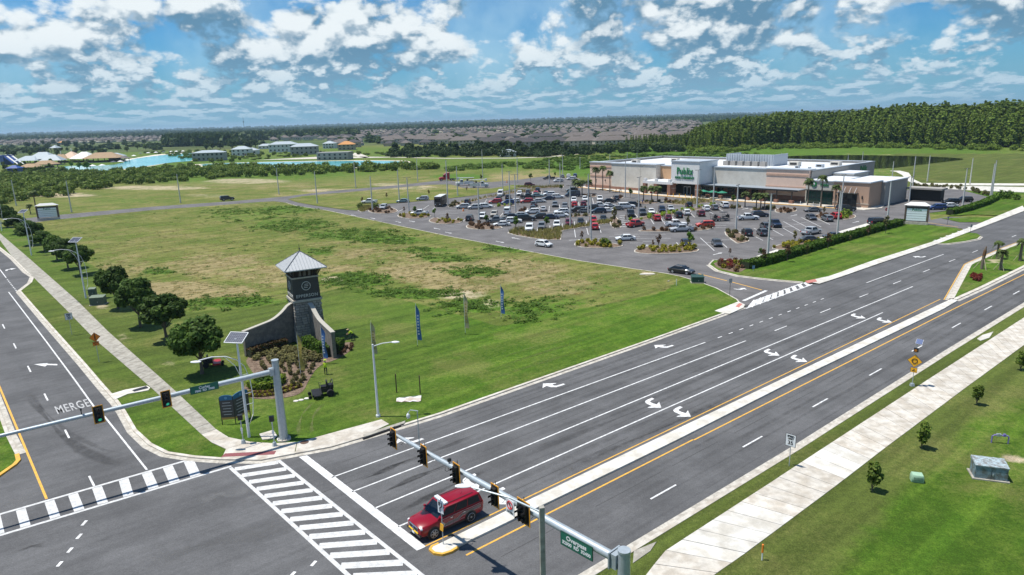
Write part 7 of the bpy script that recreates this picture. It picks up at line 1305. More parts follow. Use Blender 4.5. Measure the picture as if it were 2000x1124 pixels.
# roadside hedge, bed and small trees
hedge('clipped_hedge', gl([(1455, 526), (1500, 515), (1560, 497), (1620, 478), (1700, 455), (1757, 440)]), 2.1, 1.3, 'long clipped hedge along the roadside lawn', LEAF_HEDGE, 55, size=.24)
hedge('clipped_hedge', gl([(1855, 420), (1890, 412), (1925, 400), (1945, 390)]), 1.8, 1.3, 'clipped hedge beyond the second driveway', LEAF_HEDGE, 40, size=.26)
bed('planting_bed', smooth_poly(gl([(1392, 513), (1400, 525), (1440, 535), (1452, 530), (1470, 517), (1490, 511), (1440, 509)]), 1), kerbed=False, z=.13)
for p in scatter(gl([(1396, 514), (1404, 524), (1438, 533), (1450, 527), (1465, 516), (1440, 511)]), 34, 91, .7): k_ = random.choice(['red', 'brown', 'yellow', 'brown']); shrub(*p, k_, random.uniform(.7, 1.1), {'red': 'dark red', 'brown': 'rust brown', 'yellow': 'yellow-green'}[k_] + ' shrub in the mulch bed at the driveway corner', 'shrubs at the driveway corner', .12, world=True)
for p in scatter(gl([(1745, 432), (1790, 436), (1762, 439)]) , 8, 92, .7): shrub(*p, 'brown', .9, 'rust brown shrub beside the large store sign', 'shrubs by the store sign', .1, world=True)
for i, (x, y, yt) in enumerate([(1537, 513, 476), (1576, 500, 477), (1617, 488, 453), (1660, 476, 460), (1695, 466, 440), (1729, 457, 420), (1490, 519, 485)]): X, Y = g(x, y); place_tree('young_tree', LTHIN[i % 2], (X, Y, .1), i, height(x, y, yt) / 3.7, 'thin staked sapling on the lawn side of the long hedge', 'saplings along the hedge')
for i, p in enumerate(scatter(gl([(1893, 546), (1905, 538), (1922, 545), (1915, 552), (1900, 552)]), 9, 93, .5)): shrub(*p, 'red', .9, 'dark red shrub in the clump on the median island', 'red clump on the median', .11, world=True)
for i, p in enumerate(scatter(gl([(1700, 395), (1725, 392), (1768, 384), (1765, 390), (1730, 401)]), 22, 94, .8)): shrub(*p, 'green', 1.6, 'green shrub along the grey side wall of the pharmacy', 'shrubs by the side wall', .05, world=True)
for i, p in enumerate(scatter(gl([(1770, 361), (1880, 366), (1935, 378), (1930, 383), (1870, 370), (1780, 365)]), 40, 95, 1.0)): shrub(*p, 'olive', 1.3, 'low olive shrub along the rear drive path', 'shrubs by the rear drive', .05, world=True)
for i, (x, y) in enumerate([(1957, 386), (1972, 386), (1965, 389), (1984, 391), (1950, 390)]): shrub(x, y, 'green', (2.6, 2.6, 3.6), 'tall green bush on the far lawn beyond the hedge', 'bushes on the far lawn', .1)
# ================================================================== beyond the field
def join_scatter(name, protos, spots, lb, cat, m):
    """protos: list of (V,F); spots: (x, y, z, sx, sz, rz, k) -> one joined object"""
    VV, FF = [], []; o = 0
    for x, y, z, sx, sz, rz, k in spots:
        V, F = protos[k % len(protos)]; c, s = math.cos(rz), math.sin(rz)
        VV.append(np.column_stack([(V[:, 0] * c - V[:, 1] * s) * sx + x, (V[:, 0] * s + V[:, 1] * c) * sx + y, V[:, 2] * sz + z])); FF.append(F + o); o += len(V)
    me = npmesh(name, np.concatenate(VV), np.concatenate(FF), m); ob = bpy.data.objects.new(name, me); link(ob); ob['kind'] = 'stuff'; return tag(ob, lb, cat)
def mat_np(n, size, seed):                # a low ragged patch of broad leaves
    rng = np.random.default_rng(seed); a = rng.uniform(0, 6.28, n); r = np.sqrt(rng.uniform(0, 1, n)); P = np.column_stack([np.cos(a) * r, np.sin(a) * r, rng.uniform(.1, 1, n) * (1.1 - .6 * r)]); return leaves(P, np.column_stack([np.cos(a) * .3, np.sin(a) * .3, np.full(n, 1.4)]), size, rng)
def bush_np(r, h, n, size, seed, nl=8):
    rng = np.random.default_rng(seed); lob = [(0, 0, h * .45, r * .7, r * .7, h * .5)] + [(math.cos(a) * r * .55, math.sin(a) * r * .55, h * rng.uniform(.3, .7), r * .42, r * .42, h * .36) for a in np.arange(nl) * 2.4]; return lobes_leaves(lob, n, size, rng)
# ---- thicket across the middle distance
BN = [bush_np(1.0, 1.0, 230, .20, s) for s in (101, 102, 103)]
TH = gl([(-80, 400), (-80, 352), (0, 347), (100, 346), (200, 341), (300, 334), (400, 328), (520, 327), (640, 328), (760, 326), (860, 326), (850, 332), (700, 337), (560, 344), (480, 350), (380, 353), (300, 359), (220, 366), (150, 379), (60, 393), (0, 399)])
sp_ = scatter(TH, 430, 110, 3.0); join_scatter('thicket', BN, [(x, y, -.2, random.uniform(2.4, 4.2), random.uniform(2.4, 5.0), random.uniform(0, 6), i) for i, (x, y) in enumerate(sp_)], 'dense green thicket between the field and the lagoon', 'thicket', LEAF_SHRUB)
SB_ = scatter(gl([(240, 302), (380, 294), (520, 300), (760, 300), (760, 304), (640, 303), (520, 311), (440, 318), (380, 319), (300, 300)]), 150, 115, 5) + scatter(gl([(0, 335), (60, 330), (200, 337), (380, 324), (380, 328), (200, 342), (60, 346), (0, 348)]), 120, 116, 4)
join_scatter('garden_shrubs', BN, [(x, y, -.2, random.uniform(1.5, 3.6), random.uniform(1.2, 4.0), random.uniform(0, 6), i) for i, (x, y) in enumerate(SB_)], 'scattered shrubs and small trees round the lagoon houses', 'shrubs', LEAF_SHRUB)
BR = scatter(gl([(1000, 330), (1010, 320), (1130, 305), (1330, 302), (1420, 300), (1480, 303), (1480, 310), (1340, 312), (1240, 318), (1150, 330), (1100, 334)]), 260, 111, 3.0) + scatter(gl([(860, 330), (1000, 318), (1000, 326), (880, 336)]), 50, 112, 3.0)
join_scatter('scrub', BN, [(x, y, -.2, random.uniform(1.6, 3.6), random.uniform(.8, 2.3), random.uniform(0, 6), i) for i, (x, y) in enumerate(BR)], 'low bright green scrub behind the store and far parking row', 'scrub', leafmat('scrub_leaf', (.055, .115, .012), (.12, .18, .028)))
TB = scatter(gl([(745, 306), (850, 297), (1000, 297), (1080, 299), (1180, 294), (1330, 290), (1330, 297), (1180, 301), (1060, 307), (900, 307), (780, 309)]), 210, 114, 4.0)
tag(join_scatter('tree_belt', BN, [(x, y, -.2, random.uniform(3.0, 5.5), random.uniform(3, 7.5), random.uniform(0, 6), i) for i, (x, y) in enumerate(TB)], '', '', LEAF_DARK), 'dense dark undergrowth in the belt before the townhouses', 'undergrowth')
WD = [mat_np(30, .34, s) for s in (104, 105, 106)]; rw = np.random.default_rng(8); P_ = np.array(P1); q = rw.uniform(P_.min(0), P_.max(0), (90000, 2)); q = q[inpoly(P1, q[:, 0], q[:, 1])]; Zq, xq, yq = zone_of(q[:, 0], q[:, 1]); lw = p1_lawn(q[:, 0], q[:, 1], xq, yq); cl = np.sin(q[:, 0] * .5 + 2 * np.sin(q[:, 1] * .23)) * np.cos(q[:, 1] * .45 + 2 * np.sin(q[:, 0] * .3)); q = q[(Zq[:, 1] + .42 * cl + rw.normal(0, .2, len(q)) > .80) & (lw < .5)][:2600]
GR = [mat_np(22, .30, s) for s in (107, 108, 109)]
for nm_, ch_, lo_, nq, m_, lb_ in (('dry_grass', 0, .45, 3400, leafmat('straw_leaf', (.20, .165, .06), (.36, .29, .13), .3), 'dry straw-coloured grass tufts scattered over the rough field'), ('field_grass', None, .5, 4200, leafmat('field_grass_leaf', (.085, .115, .022), (.18, .18, .055), .3), 'olive rough grass tufts growing over the undeveloped field')):
    qq = rw.uniform(P_.min(0), P_.max(0), (40000, 2)); qq = qq[inpoly(P1, qq[:, 0], qq[:, 1])]; Z2, x2, y2 = zone_of(qq[:, 0], qq[:, 1]); l2 = p1_lawn(qq[:, 0], qq[:, 1], x2, y2); v2 = (Z2[:, ch_] if ch_ is not None else .45) + rw.normal(0, .18, len(qq)); qq = qq[(v2 > lo_) & (l2 < .5)][:nq]
    join_scatter(nm_, GR, [(x, y, .05, rw.uniform(.25, .7), rw.uniform(.06, .22), rw.uniform(0, 6), i) for i, (x, y) in enumerate(qq)], lb_, 'grass', m_)
join_scatter('weeds', WD, [(x, y, .05, rw.uniform(.35, .95), rw.uniform(.12, .50) * (1 if i % 9 else 1.9), rw.uniform(0, 6), i) for i, (x, y) in enumerate(q + rw.normal(0, 1.3, q.shape)) if inpoly(P1, np.array([x]), np.array([y]))[0]], 'lush green weeds growing in strips across the rough field', 'weeds', LEAF_WEED)
# ---- cypress and pine wood on the right
def pine_np(h, r, n, size, seed, base=.12):
    rng = np.random.default_rng(seed); PP, NN = [], []; lay = 16
    for i in range(lay):
        q = (i + .5) / lay; z = h * (base + (1 - base) * q); rr = r * (1 - q) ** .5 * (.82 + .36 * rng.random()); k = max(5, int(n * (1 - q * .8) / lay * 1.5)); a = rng.uniform(0, 6.28, k); b = np.sqrt(rng.uniform(.15, 1, k)) * rr * (1 + .3 * np.sin(a * 3 + i))
        PP.append(np.column_stack([np.cos(a) * b, np.sin(a) * b, z + rng.normal(0, h * .02, k) - b * .12])); NN.append(np.column_stack([np.cos(a) * .6, np.sin(a) * .6, np.full(k, 1.0)]))
    return leaves(np.concatenate(PP), np.concatenate(NN), size, rng)
PN = [pine_np(1.0 * 26, 4.0, 700, 1.15, s, b) for s, b in ((121, .10), (122, .2), (123, .14), (124, .26))]
PTR = MB().tube([(0, 0, -.3), (0, 0, 12), (0, 0, 25)], [.32, .22, .05], 6).mesh('trunk', 60); PTR.materials.append(mat('pale_trunk', (.19, .17, .14), .9, .2, 2))
PME = [(PTR, npmesh('crown', V, F, LEAF_FOREST)) for V, F in PN]
front = gl([(1338, 291), (1400, 293), (1460, 290), (1500, 285), (1600, 283.5), (1700, 284.5), (1800, 285), (1900, 287), (2000, 289), (2120, 291)])
def wood_h(px): return float(np.interp(px, [1330, 1360, 1400, 1440, 1520, 1600, 1700, 1800, 2000, 2200], [11, 17, 22, 24, 26, 27.5, 29, 30, 31, 31]))
wn = 0; rest = []
for r_ in range(18):
    for i, (x, y, an) in enumerate(along(front, 5.2 if r_ < 6 else 7.5)):
        d = r_ * (5.0 if r_ < 6 else 7.5) - (15 if r_ >= 6 else 0) + random.uniform(-2, 2); nx_, ny_ = -math.sin(an), math.cos(an)
        if ny_ < 0: nx_, ny_ = -nx_, -ny_
        X, Y = x + nx_ * d + random.uniform(-1.8, 1.8), y + ny_ * d + random.uniform(-1.8, 1.8); px_, _ = proj(X, Y, 0); h = wood_h(px_) * random.uniform(.80, 1.08) * float(np.interp(r_, [0, 2, 5, 10, 17], [.64, .80, .90, 1.0, 1.04]))
        if wn < 296 and -10 < px_ < 2040: place_tree('cypress_tree', PME[(i * 7 + r_) % 4], (X, Y, -.1), random.uniform(0, 6), (h / 26 * random.uniform(.95, 1.25), h / 26 * 1.1, h / 26), 'tall slim cypress in the dense wood beyond the pond', 'cypresses in the wood'); wn += 1
        else: rest.append((X, Y, -.1, h / 26 * 1.2, h / 26, random.uniform(0, 6), i))
wb = [(p[0] + 60, p[1] + 170) for p in front[::-1]]
for i, (X, Y) in enumerate(scatter(front + wb, 420, 134, 5.5)): h = wood_h(proj(X, Y, 0)[0]) * random.uniform(.85, 1.02); rest.append((X + 8, Y + 26, -.1, h / 26 * 1.3, h / 26, random.uniform(0, 6), i))
join_scatter('wood_interior', [pine_np(26, 3.9, 330, 1.5, s) for s in (131, 132, 133)], rest, 'far interior of the dense green wood', 'wood', LEAF_FOREST)
FR = scatter(gl([(1325, 296), (1350, 284), (1420, 290), (1500, 287), (1600, 285), (1760, 286), (1900, 290), (2060, 291), (2060, 296), (1900, 294), (1700, 289), (1500, 292), (1440, 299), (1360, 301)]), 230, 113, 2.5)
join_scatter('wood_fringe', BN, [(x, y, -.2, random.uniform(2.0, 4.0), random.uniform(1.6, 4.2), random.uniform(0, 6), i) for i, (x, y) in enumerate(FR)], 'bright shrubby fringe at the foot of the wood', 'shrubs', LEAF_FOREST)
# ---- water
WATD = mat('dark_pond_water', (.012, .013, .009), .06, .1, .05, spec=.6); LAGW = mat('lagoon_water', (.095, .47, .53), .12, .10, .03, col2=(.16, .56, .60)); SANDM = mat('beach_sand', (.62, .56, .45), .9, .1, .1)
obj('pond', MB().sheet(smooth_poly(gl([(1505, 309), (1540, 304.5), (1640, 303), (1720, 303.5), (1800, 305.5), (1860, 308), (1890, 311), (1850, 316), (1800, 321.5), (1745, 329), (1690, 330), (1560, 322)]), 2), -.05), WATD, kind='structure')
W1 = [(116, 333), (118, 326), (150, 324), (185, 325), (235, 321), (252, 312), (300, 305), (350, 300.5), (386, 299.5), (384, 314), (330, 318), (300, 323), (255, 329), (230, 331), (190, 335), (150, 336)]; W2 = [(388, 321.5), (430, 319.5), (500, 317.5), (610, 315.5), (700, 314.5), (785, 315), (795, 318), (780, 322), (700, 327), (640, 329), (560, 328), (480, 326.5), (400, 325)]
for W_ in (W1, W2):
    c = np.mean(W_, 0); obj('beach', MB().sheet(gl([((p[0] - c[0]) * 1.05 + c[0], (p[1] - c[1]) * 1.16 + c[1]) for p in W_]), -.06), SANDM, kind='structure'); obj('lagoon', MB().sheet(smooth_poly(gl(W_), 1), .03), LAGW, kind='structure')
for pl, nm in (([(500, 313), (640, 305.5), (760, 306.8), (870, 309), (1000, 308.6), (1075, 306), (1140, 298), (1150, 299), (1080, 307), (1000, 309.6), (870, 310), (760, 307.8)], 'far_road'), ([(1286, 288), (1296, 288), (1300, 291), (1325, 294.5), (1325, 296), (1296, 293), (1288, 291)], 'footpath'), ([(1060, 303), (1100, 299), (1150, 297), (1150, 299.5), (1100, 302), (1065, 305)], 'far_road'), ([(690, 304), (675, 299), (700, 299), (722, 307), (712, 309)], 'far_road'), ([(-60, 300), (0, 303), (12, 303), (0, 311), (-60, 312)], 'far_road')): obj(nm, MB().sheet(gl(pl), -.04), CONC, kind='structure')
# ---- houses
ROOFG = mat('grey_brown_shingle', (.135, .115, .105), .9, .12, .15); ROOFD = mat('dark_shingle', (.060, .055, .058), .9, .12, .15); ROOFW2 = mat('pale_metal_roof', (.34, .39, .42), .6, .05, .2); ROOFO = mat('orange_roof', (.52, .25, .085), .9, .1, .2); WALLS = [mat('cream_wall', (.46, .42, .36), .9, .05, .2), mat('grey_wall', (.33, .32, .31), .9, .05, .2), mat('white_wall', (.62, .63, .63), .9, .04, .2), mat('tan_wall', (.40, .33, .26), .9, .05, .2)]; FGL = mat('far_window', (.03, .035, .04), .2, 0)
def hip(mb, w, d, z, h, ov=.5):
    a, b = w / 2 + ov, d / 2 + ov; r = max(.2, a - b) if a > b else 0; mb.add([(-a, -b, z), (a, -b, z), (a, b, z), (-a, b, z), (-r, 0, z + h), (r, 0, z + h)], [(0, 1, 5, 4), (1, 2, 5), (2, 3, 4, 5), (3, 0, 4), (3, 2, 1, 0)]); return mb
hp = {}
def house(X, Y, w, d, h, rh, rz, wallm, roofm, lb, group, name='house', cat='house', nwin=4, storeys=2, flat=False):
    key = (round(w), round(d), round(h), wallm.name, roofm.name, nwin, storeys, flat)
    if key not in hp:
        wm = MB().box((0, 0, h / 2), (w, d, h)).mesh('wall'); wm.materials.append(wallm); rf = (MB().box((0, 0, h + .3), (w + .6, d + .6, .6)) if flat else hip(MB(), w, d, h, rh)).mesh('roof'); rf.materials.append(roofm); wins = []
        for s in range(storeys):
            for i in range(nwin): wins.append((-w / 2 + (i + .5) * w / nwin, -d / 2 - .04, (s + .55) * h / storeys))
        wme = MB().box((0, 0, 0), (min(1.6, w / nwin * .5), .14, min(1.6, h / storeys * .5))).mesh('window'); wme.materials.append(FGL); dm = MB().box((0, -d / 2 - .05, 1.1), (1.2, .14, 2.2)).mesh('door'); dm.materials.append(BRICKB); hp[key] = (wm, rf, wme, wins, dm)
    wm, rf, wme, wins, dm = hp[key]; t = thing(name, lb, cat, (X, Y, -.1), rz, group); link(bpy.data.objects.new('wall', wm), t); link(bpy.data.objects.new('roof', rf), t)
    for q in wins: o = bpy.data.objects.new('window', wme); link(o, t); o.location = q
    if nwin < 6: o = bpy.data.objects.new('door', dm); link(o, t); o.location = (w * .23, 0, 0)
    return t
for i, (x, y, w, dk) in enumerate([(852, 282, 30, 0), (905, 285, 32, 0), (960, 288, 33, 1), (1018, 290, 34, 1), (1076, 289, 34, 1), (1136, 287.5, 34, 0), (1192, 287, 33, 0), (1246, 285.5, 32, 0), (1298, 283.5, 30, 0), (770, 279, 28, 0), (815, 280, 28, 0)]): X, Y = g(x, y); house(X, Y, w, 13, 6.4, 4.2, R(random.uniform(-6, 10)), WALLS[1 if dk else 0], ROOFD if dk else ROOFG, ('dark-roofed grey' if dk else 'brown-roofed cream') + ' townhouse block in the front row past the trees', 'townhouse blocks', 'townhouse', 'house', 8, 2)
for i, (x, y, w, dk) in enumerate([(985, 276, 34, 1), (1060, 276, 36, 1), (1130, 275, 34, 0), (1200, 274, 34, 0), (1265, 272, 32, 0), (930, 275, 30, 0), (870, 273, 30, 0), (1320, 275, 26, 0)]): X, Y = g(x, y); house(X, Y, w, 13, 6.4, 4.2, R(random.uniform(-8, 8)), WALLS[1 if dk else 3], ROOFD if dk else ROOFG, ('dark-roofed' if dk else 'brown-roofed') + ' townhouse block in the second row', 'townhouse blocks behind', 'townhouse', 'house', 8, 2)
SPH = [((411, 314), 26, 14, 7.2, 2.0, 1, ROOFW2, 'grey block house with pale roof on the lagoon peninsula', 7, 2), ((474, 304), 18, 12, 6.5, 3, 2, ROOFW2, 'white house with pale metal roof beyond the lagoon', 4, 2), ((492, 302), 14, 10, 4.5, 2.5, 2, ROOFW2, 'low white house beside the pale-roofed one', 3, 1), ((555, 297), 30, 14, 8.5, 3, 2, ROOFW2, 'white apartment building with pale blue-grey roof', 7, 2), ((596, 302), 26, 14, 8, 3, 1, ROOFW2, 'grey apartment building with pale metal roof', 6, 2), ((655, 312), 26, 14, 5.6, 0, 1, mat('flat_grey_roof', (.30, .29, .28), .9, .1, .2), 'unfinished grey block building with flat roof by the lagoon', 6, 2), ((678, 293), 18, 14, 6.2, 3.6, 3, ROOFO, 'tan house with bright orange roof', 4, 2), ((645, 290), 14, 12, 6, 3, 2, ROOFW2, 'white house beside the orange-roofed one', 4, 2), ((520, 291), 18, 10, 4, 2.5, 2, ROOFW2, 'low teal-white shed beyond the lagoon', 4, 1), ((992, 306), 12, 8, 3.6, 2, 2, ROOFW2, 'small pale shed beside the far road', 2, 1), ((122, 283), 14, 10, 5, 3, 3, ROOFO, 'small tan house with orange roof among dark trees', 3, 1)]
for q, w, d, h, rh, wi, rm, lb, nw, stn in SPH: X, Y = g(*q); house(X, Y, w, d, h, rh, R(random.uniform(-8, 12)), WALLS[wi], rm, lb, None, nwin=nw, storeys=stn, flat=rh == 0)
rngh = random.Random(77); n = 0; farh = []
for row in range(30):
    Yr = 760 + row * 34 + row * row * 3.0
    for k in range(-150, 40):
        X = k * 21 + rngh.uniform(-3, 3) + (row % 3) * 7; Y = Yr + rngh.uniform(-5, 5) + 22 * math.sin(X * .008 + row * .2); px_, py_ = proj(X, Y, 0)
        if not (-20 < px_ < 1370) or (X * .02 + row * .3) % 2.6 < .25: continue
        hor = 262 - .028 * px_
        if py_ - hor > (24 if px_ < 380 else 30 if px_ < 640 else 46): continue
        if 380 < px_ < 520: continue
        if px_ > 1180 and Y < 800: continue
        if n < 235:
            hh_, wi_, rm_ = rngh.choice((3.4, 6.0)), rngh.choice((0, 0, 1, 3)), rngh.choice((ROOFG, ROOFG, ROOFG, ROOFD))
            house(X, Y, rngh.choice((13, 15, 17)), rngh.choice((11, 12)), hh_, 3.6, R(rngh.choice((0, 0, 90)) + rngh.uniform(-6, 6)), WALLS[wi_], rm_, ('tall ' if hh_ > 5 else 'low ') + ('cream', 'grey', 'white', 'tan')[wi_] + ' house with ' + ('grey-brown' if rm_ is ROOFG else 'dark') + ' hipped roof in the close-set suburb', 'houses in the suburb', nwin=3, storeys=1); n += 1
        else: farh.append((X, Y, -.1, rngh.uniform(.8, 1.15), rngh.uniform(.8, 1.25), R(rngh.choice((0, 90))), rngh.randrange(9)))
def far_house_np(seed):
    m_ = MB(); m_.box((0, 0, 2.4), (15, 12, 4.8)); return m_
def split(mbx): V = np.array(mbx.v); F = np.array([f if len(f) == 4 else (f[0], f[1], f[2], f[2]) for f in mbx.f]); return V, F
hwV, hwF = split(MB().box((0, 0, 2.2), (15, 12, 4.4))); hr = MB(); hip(hr, 15, 12, 4.4, 3.8, .6); VV = np.array(hr.v); FT_ = np.array([t3 for f in hr.f for t3 in ([f] if len(f) == 3 else [(f[0], f[1], f[2]), (f[0], f[2], f[3])])])
join_scatter('far_suburb_walls', [(hwV, hwF)], farh, 'walls of the far close-set suburb houses', 'houses', WALLS[0]); join_scatter('far_suburb_roofs', [(VV, FT_)], farh, 'grey-brown roofs of the far close-set suburb', 'houses', ROOFG)
# ---- resort on the lagoon shore
THAT = mat('thatch', (.36, .25, .15), .95, .2, .6); TENTW = mat('tent_white', (.72, .72, .70), .8, .04, .3); TENTT = mat('tent_tan', (.60, .44, .32), .8, .05, .3); SLIDEB = mat('slide_blue', (.03, .07, .26), .4, .05, .5)
def pavilion(q, w, d, h, rh, rm, lb, name='pavilion', mastp=False, z=-.1):
    X, Y = g(*q); t = thing(name, lb, 'pavilion', (X, Y, z), R(random.uniform(-15, 15)))
    for sx in (-1, 1):
        for sy in (-1, 1): obj('post', MB().box((sx * w * .42, sy * d * .42, h / 2), (.5, .5, h)), BARK, t)
    m_ = MB(); hip(m_, w, d, h, rh, .9); obj('roof', m_, rm, t); obj('floor', MB().box((0, 0, .15), (w * .9, d * .9, .3)), CONC, t); obj('counter', MB().box((0, d * .1, .8), (w * .6, d * .3, 1.6)), VOID, t)
    if mastp: obj('mast', MB().tube([(0, 0, h), (0, 0, h + rh + 3)], .25, 6), SIGN_WHITE, t)
    return t
for q, w, d, h, rh, rm, lb, mp in [((205, 317), 30, 16, 4, 5, THAT, 'broad thatched pavilion on the lagoon shore', 0), ((143, 317), 16, 14, 4, 6, TENTT, 'tan peaked tent pavilion by the lagoon', 1), ((168, 317), 20, 14, 3.6, 6, TENTW, 'white peaked tent by the thatched pavilion', 0), ((122, 318), 14, 10, 4, 4, THAT, 'small thatched hut beside a white mast', 1), ((62, 322), 22, 12, 4, 4, ROOFW2, 'grey-white metal-roofed hall beside the slides', 0), ((88, 321), 22, 14, 5, 6, ROOFW2, 'larger grey-white hipped hall in the resort', 0), ((106, 322), 16, 12, 4, 5, ROOFW2, 'pale hipped hall next to the pool', 0), ((92, 328), 16, 8, 3, 3, THAT, 'low thatched bar before the grey halls', 0), ((62, 333), 14, 8, 2.6, 2.6, THAT, 'small thatched bar near the bushes', 0), ((110, 299), 9, 9, 7, 4, ROOFW2, 'white-roofed lookout gazebo above the trees', 0), ((224, 313), 18, 10, 4, 3, ROOFW2, 'pale flat hall behind the thatched pavilion', 0), ((235, 316), 16, 8, 3, 2, ROOFG, 'brown-roofed kiosk on the lagoon shore', 0)]: pavilion(q, w, d, h, rh, rm, lb, 'pavilion', mp)
X, Y = g(26, 322); t = thing('water_slide', 'blue and white multi-lane inflatable water slide', 'slide', (X, Y, -.1), R(-20))
obj('tower', MB().box((-7, 0, 4.5), (5, 10, 9)), SLIDEB, t)
for i in range(4): y = -3.6 + i * 2.4; obj('slide_lane', MB().add([(-6, y - .9, 9.2), (-6, y + .9, 9.2), (8, y + .9, .6), (8, y - .9, .6), (-6, y - .9, 8), (-6, y + .9, 8), (8, y + .9, 0), (8, y - .9, 0)], [(0, 3, 2, 1), (4, 5, 6, 7), (0, 1, 5, 4), (1, 2, 6, 5), (2, 3, 7, 6), (3, 0, 4, 7)]), TENTW if i % 2 else SLIDEB, t)
X, Y = g(31, 341); t = thing('play_structure', 'blue canopied play structure at the resort pool', 'playground', (X, Y, -.1)); obj('canopy', hip(MB(), 8, 6, 4.5, 2), SLIDEB, t)
for sx in (-1, 1): obj('frame', MB().box((sx * 3.6, 0, 2.2), (.5, 5, 4.5)), SLIDEB, t)
for i, q in enumerate([(160, 328), (182, 330), (200, 329), (222, 322), (236, 321), (250, 318), (275, 304), (290, 303), (305, 302), (320, 301.5), (335, 300.5), (262, 309), (245, 311), (345, 300), (358, 299.5)]): X, Y = g(*q); t = thing('beach_umbrella', 'small white sunshade on the lagoon beach', 'umbrella', (X, Y, 0), 0, 'sunshades on the beach'); obj('pole', MB().tube([(0, 0, 0), (0, 0, 2.6)], .08, 5), DARKMETAL, t); obj('canopy', MB().cone((0, 0, 2.2), 2.6, .1, 1.0, 8), TENTW if i % 3 else mat('shade_dark', (.08, .09, .12), .8, .1), t)
# ---- trees of the middle distance
MT = [tree_proto(10, 4.8, .28, .04, 720, 1.0, LEAF_DARK, s, 11) for s in (141, 142, 143)]; MT2 = [tree_proto(10, 3.6, .25, .08, 460, 1.0, LEAF_SHRUB, s, 10) for s in (144, 145)]
def grove(pl, n, h0, h1, lb, grp, seed, pro, mg=6):
    for i, (x, y) in enumerate(scatter(gl(pl), n, seed, mg)): h = random.uniform(h0, h1); place_tree('tree', pro[i % len(pro)], (x, y, -.2), random.uniform(0, 6), (h / 10 * random.uniform(.8, 1.2), h / 10, h / 10), lb, grp)
grove([(745, 303), (850, 295), (1000, 295), (1080, 297), (1180, 293), (1175, 297), (1060, 305), (900, 305), (780, 307)], 62, 6, 11.5, 'dark bushy tree in the belt before the townhouses', 'trees before the townhouses', 151, MT)
grove([(0, 300), (60, 292), (200, 288), (330, 290), (330, 300), (240, 304), (100, 306), (0, 312)], 46, 5, 9.5, 'dark tree behind the resort pavilions', 'trees behind the resort', 152, MT + MT2); grove([(0, 322), (40, 318), (120, 324), (190, 330), (190, 336), (60, 342), (0, 344)], 22, 3.5, 7, 'small round tree among the resort huts', 'trees among the huts', 153, MT2)
grove([(370, 287), (500, 281), (520, 289), (400, 296)], 24, 7, 13, 'dark tree beyond the lagoon houses', 'trees beyond the lagoon', 154, MT); grove([(40, 286), (110, 282), (300, 281), (300, 287), (60, 292)], 24, 7, 12, 'tall dark tree in the belt behind the resort', 'tall trees behind the resort', 155, MT); grove([(1180, 294), (1330, 288), (1330, 296), (1200, 299)], 26, 4, 8, 'green tree in the belt between the townhouses and the wood', 'trees by the wood', 156, MT2)
FT = [bush_np(1.0, 1.0, 34, .62, s, 6) for s in (161, 162, 163)]; rngf = np.random.default_rng(9); spots = []
def far_band(y0, y1, n, pxa, pxb, hmin, hmax, keep=None):
    k = 0
    while k < n:
        Y = y0 + (y1 - y0) * rngf.random() ** 1.3; px_ = rngf.uniform(pxa, pxb); X = (px_ - 1000) / FPX * Y * 1.03
        if keep is None or keep(X, Y): spots.append((X, Y, -1, rngf.uniform(6, 12) * (1 + Y / 9000), rngf.uniform(hmin, hmax), rngf.uniform(0, 6), k))
        k += 1
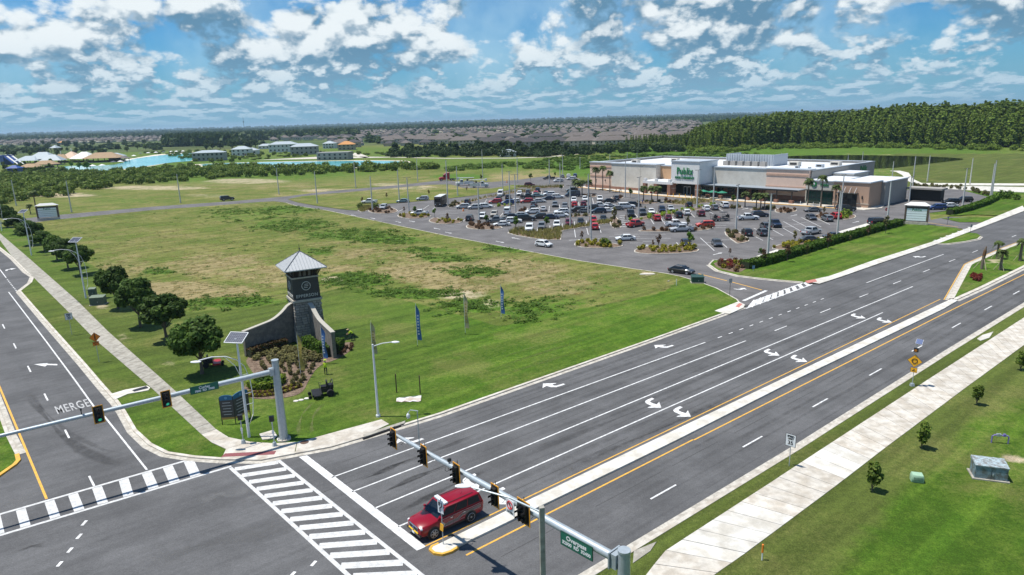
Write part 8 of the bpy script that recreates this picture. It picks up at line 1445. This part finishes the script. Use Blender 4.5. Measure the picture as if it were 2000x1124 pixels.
far_band(1150, 1500, 420, 370, 505, 12, 19); far_band(1500, 2100, 700, 380, 720, 11, 18); far_band(1000, 1300, 24, 0, 400, 6, 10); far_band(2500, 4200, 2600, -60, 1120, 10, 17); far_band(2600, 4200, 500, 1000, 1420, 8, 13); far_band(4000, 9000, 4200, -60, 2060, 12, 22); far_band(3200, 5000, 900, 1250, 2050, 10, 18); far_band(1000, 2200, 260, 700, 1360, 5, 9); far_band(9000, 15000, 2600, -60, 2060, 20, 42)
join_scatter('far_woods', FT, spots, 'far woods stretching to the horizon', 'woods', LEAF_DARK)
for q, Yd, top in ((515, 4200, 229), (1185, 5200, 221)):
    X = (q - 1000) / FPX * Yd * 1.03; H_ = 30.0
    while proj(X, Yd, H_)[1] > top and H_ < 300: H_ += 1
    t = thing('radio_mast', 'thin radio mast on the horizon above the ' + ('dark woods beyond the lagoon' if q < 600 else 'suburb behind the store'), 'mast', (X, Yd, 0)); obj('mast', MB().tube([(0, 0, 0), (0, 0, H_)], [1.6, .6], 5), DARKMETAL, t); obj('antenna', MB().tube([(0, 0, H_ * .62), (0, 0, H_ * .74)], 2.6, 6), DARKMETAL, t)
for kd in sorted({q[4] for q in FARSH}):
    rr = np.random.default_rng(5); pr = []
    for me in SHR[kd]:
        V = np.empty(len(me.vertices) * 3, np.float32); me.vertices.foreach_get('co', V); pr.append((V.reshape(-1, 3), np.arange(len(me.vertices)).reshape(-1, 4)))
    join_scatter('planting', pr, [(q[0], q[1], q[2], q[3], q[3] * rr.uniform(.85, 1.15), rr.uniform(0, 6), i) for i, q in enumerate(q for q in FARSH if q[4] == kd)], dict(brown='rust brown', yellow='yellow-green', olive='olive', lime='lime green', green='green', red='dark red', dark='dark green')[kd] + ' low planting in the far car park islands and borders', 'shrubs', SHR[kd][0].materials[0])
# ---- the air: even haze over the whole place
hz = bpy.data.materials.new('haze'); hz.use_nodes = True; tt = NT(hz.node_tree); tt.n.clear(); oo = tt.add('ShaderNodeOutputMaterial'); vv = tt.add('ShaderNodeVolumePrincipled'); vv.inputs['Color'].default_value = (.55, .78, .96, 1); vv.inputs['Density'].default_value = HAZE; vv.inputs['Anisotropy'].default_value = .2; tt.l.new(vv.outputs[0], oo.inputs['Volume'])
if HAZE: obj('haze', MB().box((0, 22350, 47), (61000, 45500, 100)), hz, kind='stuff')
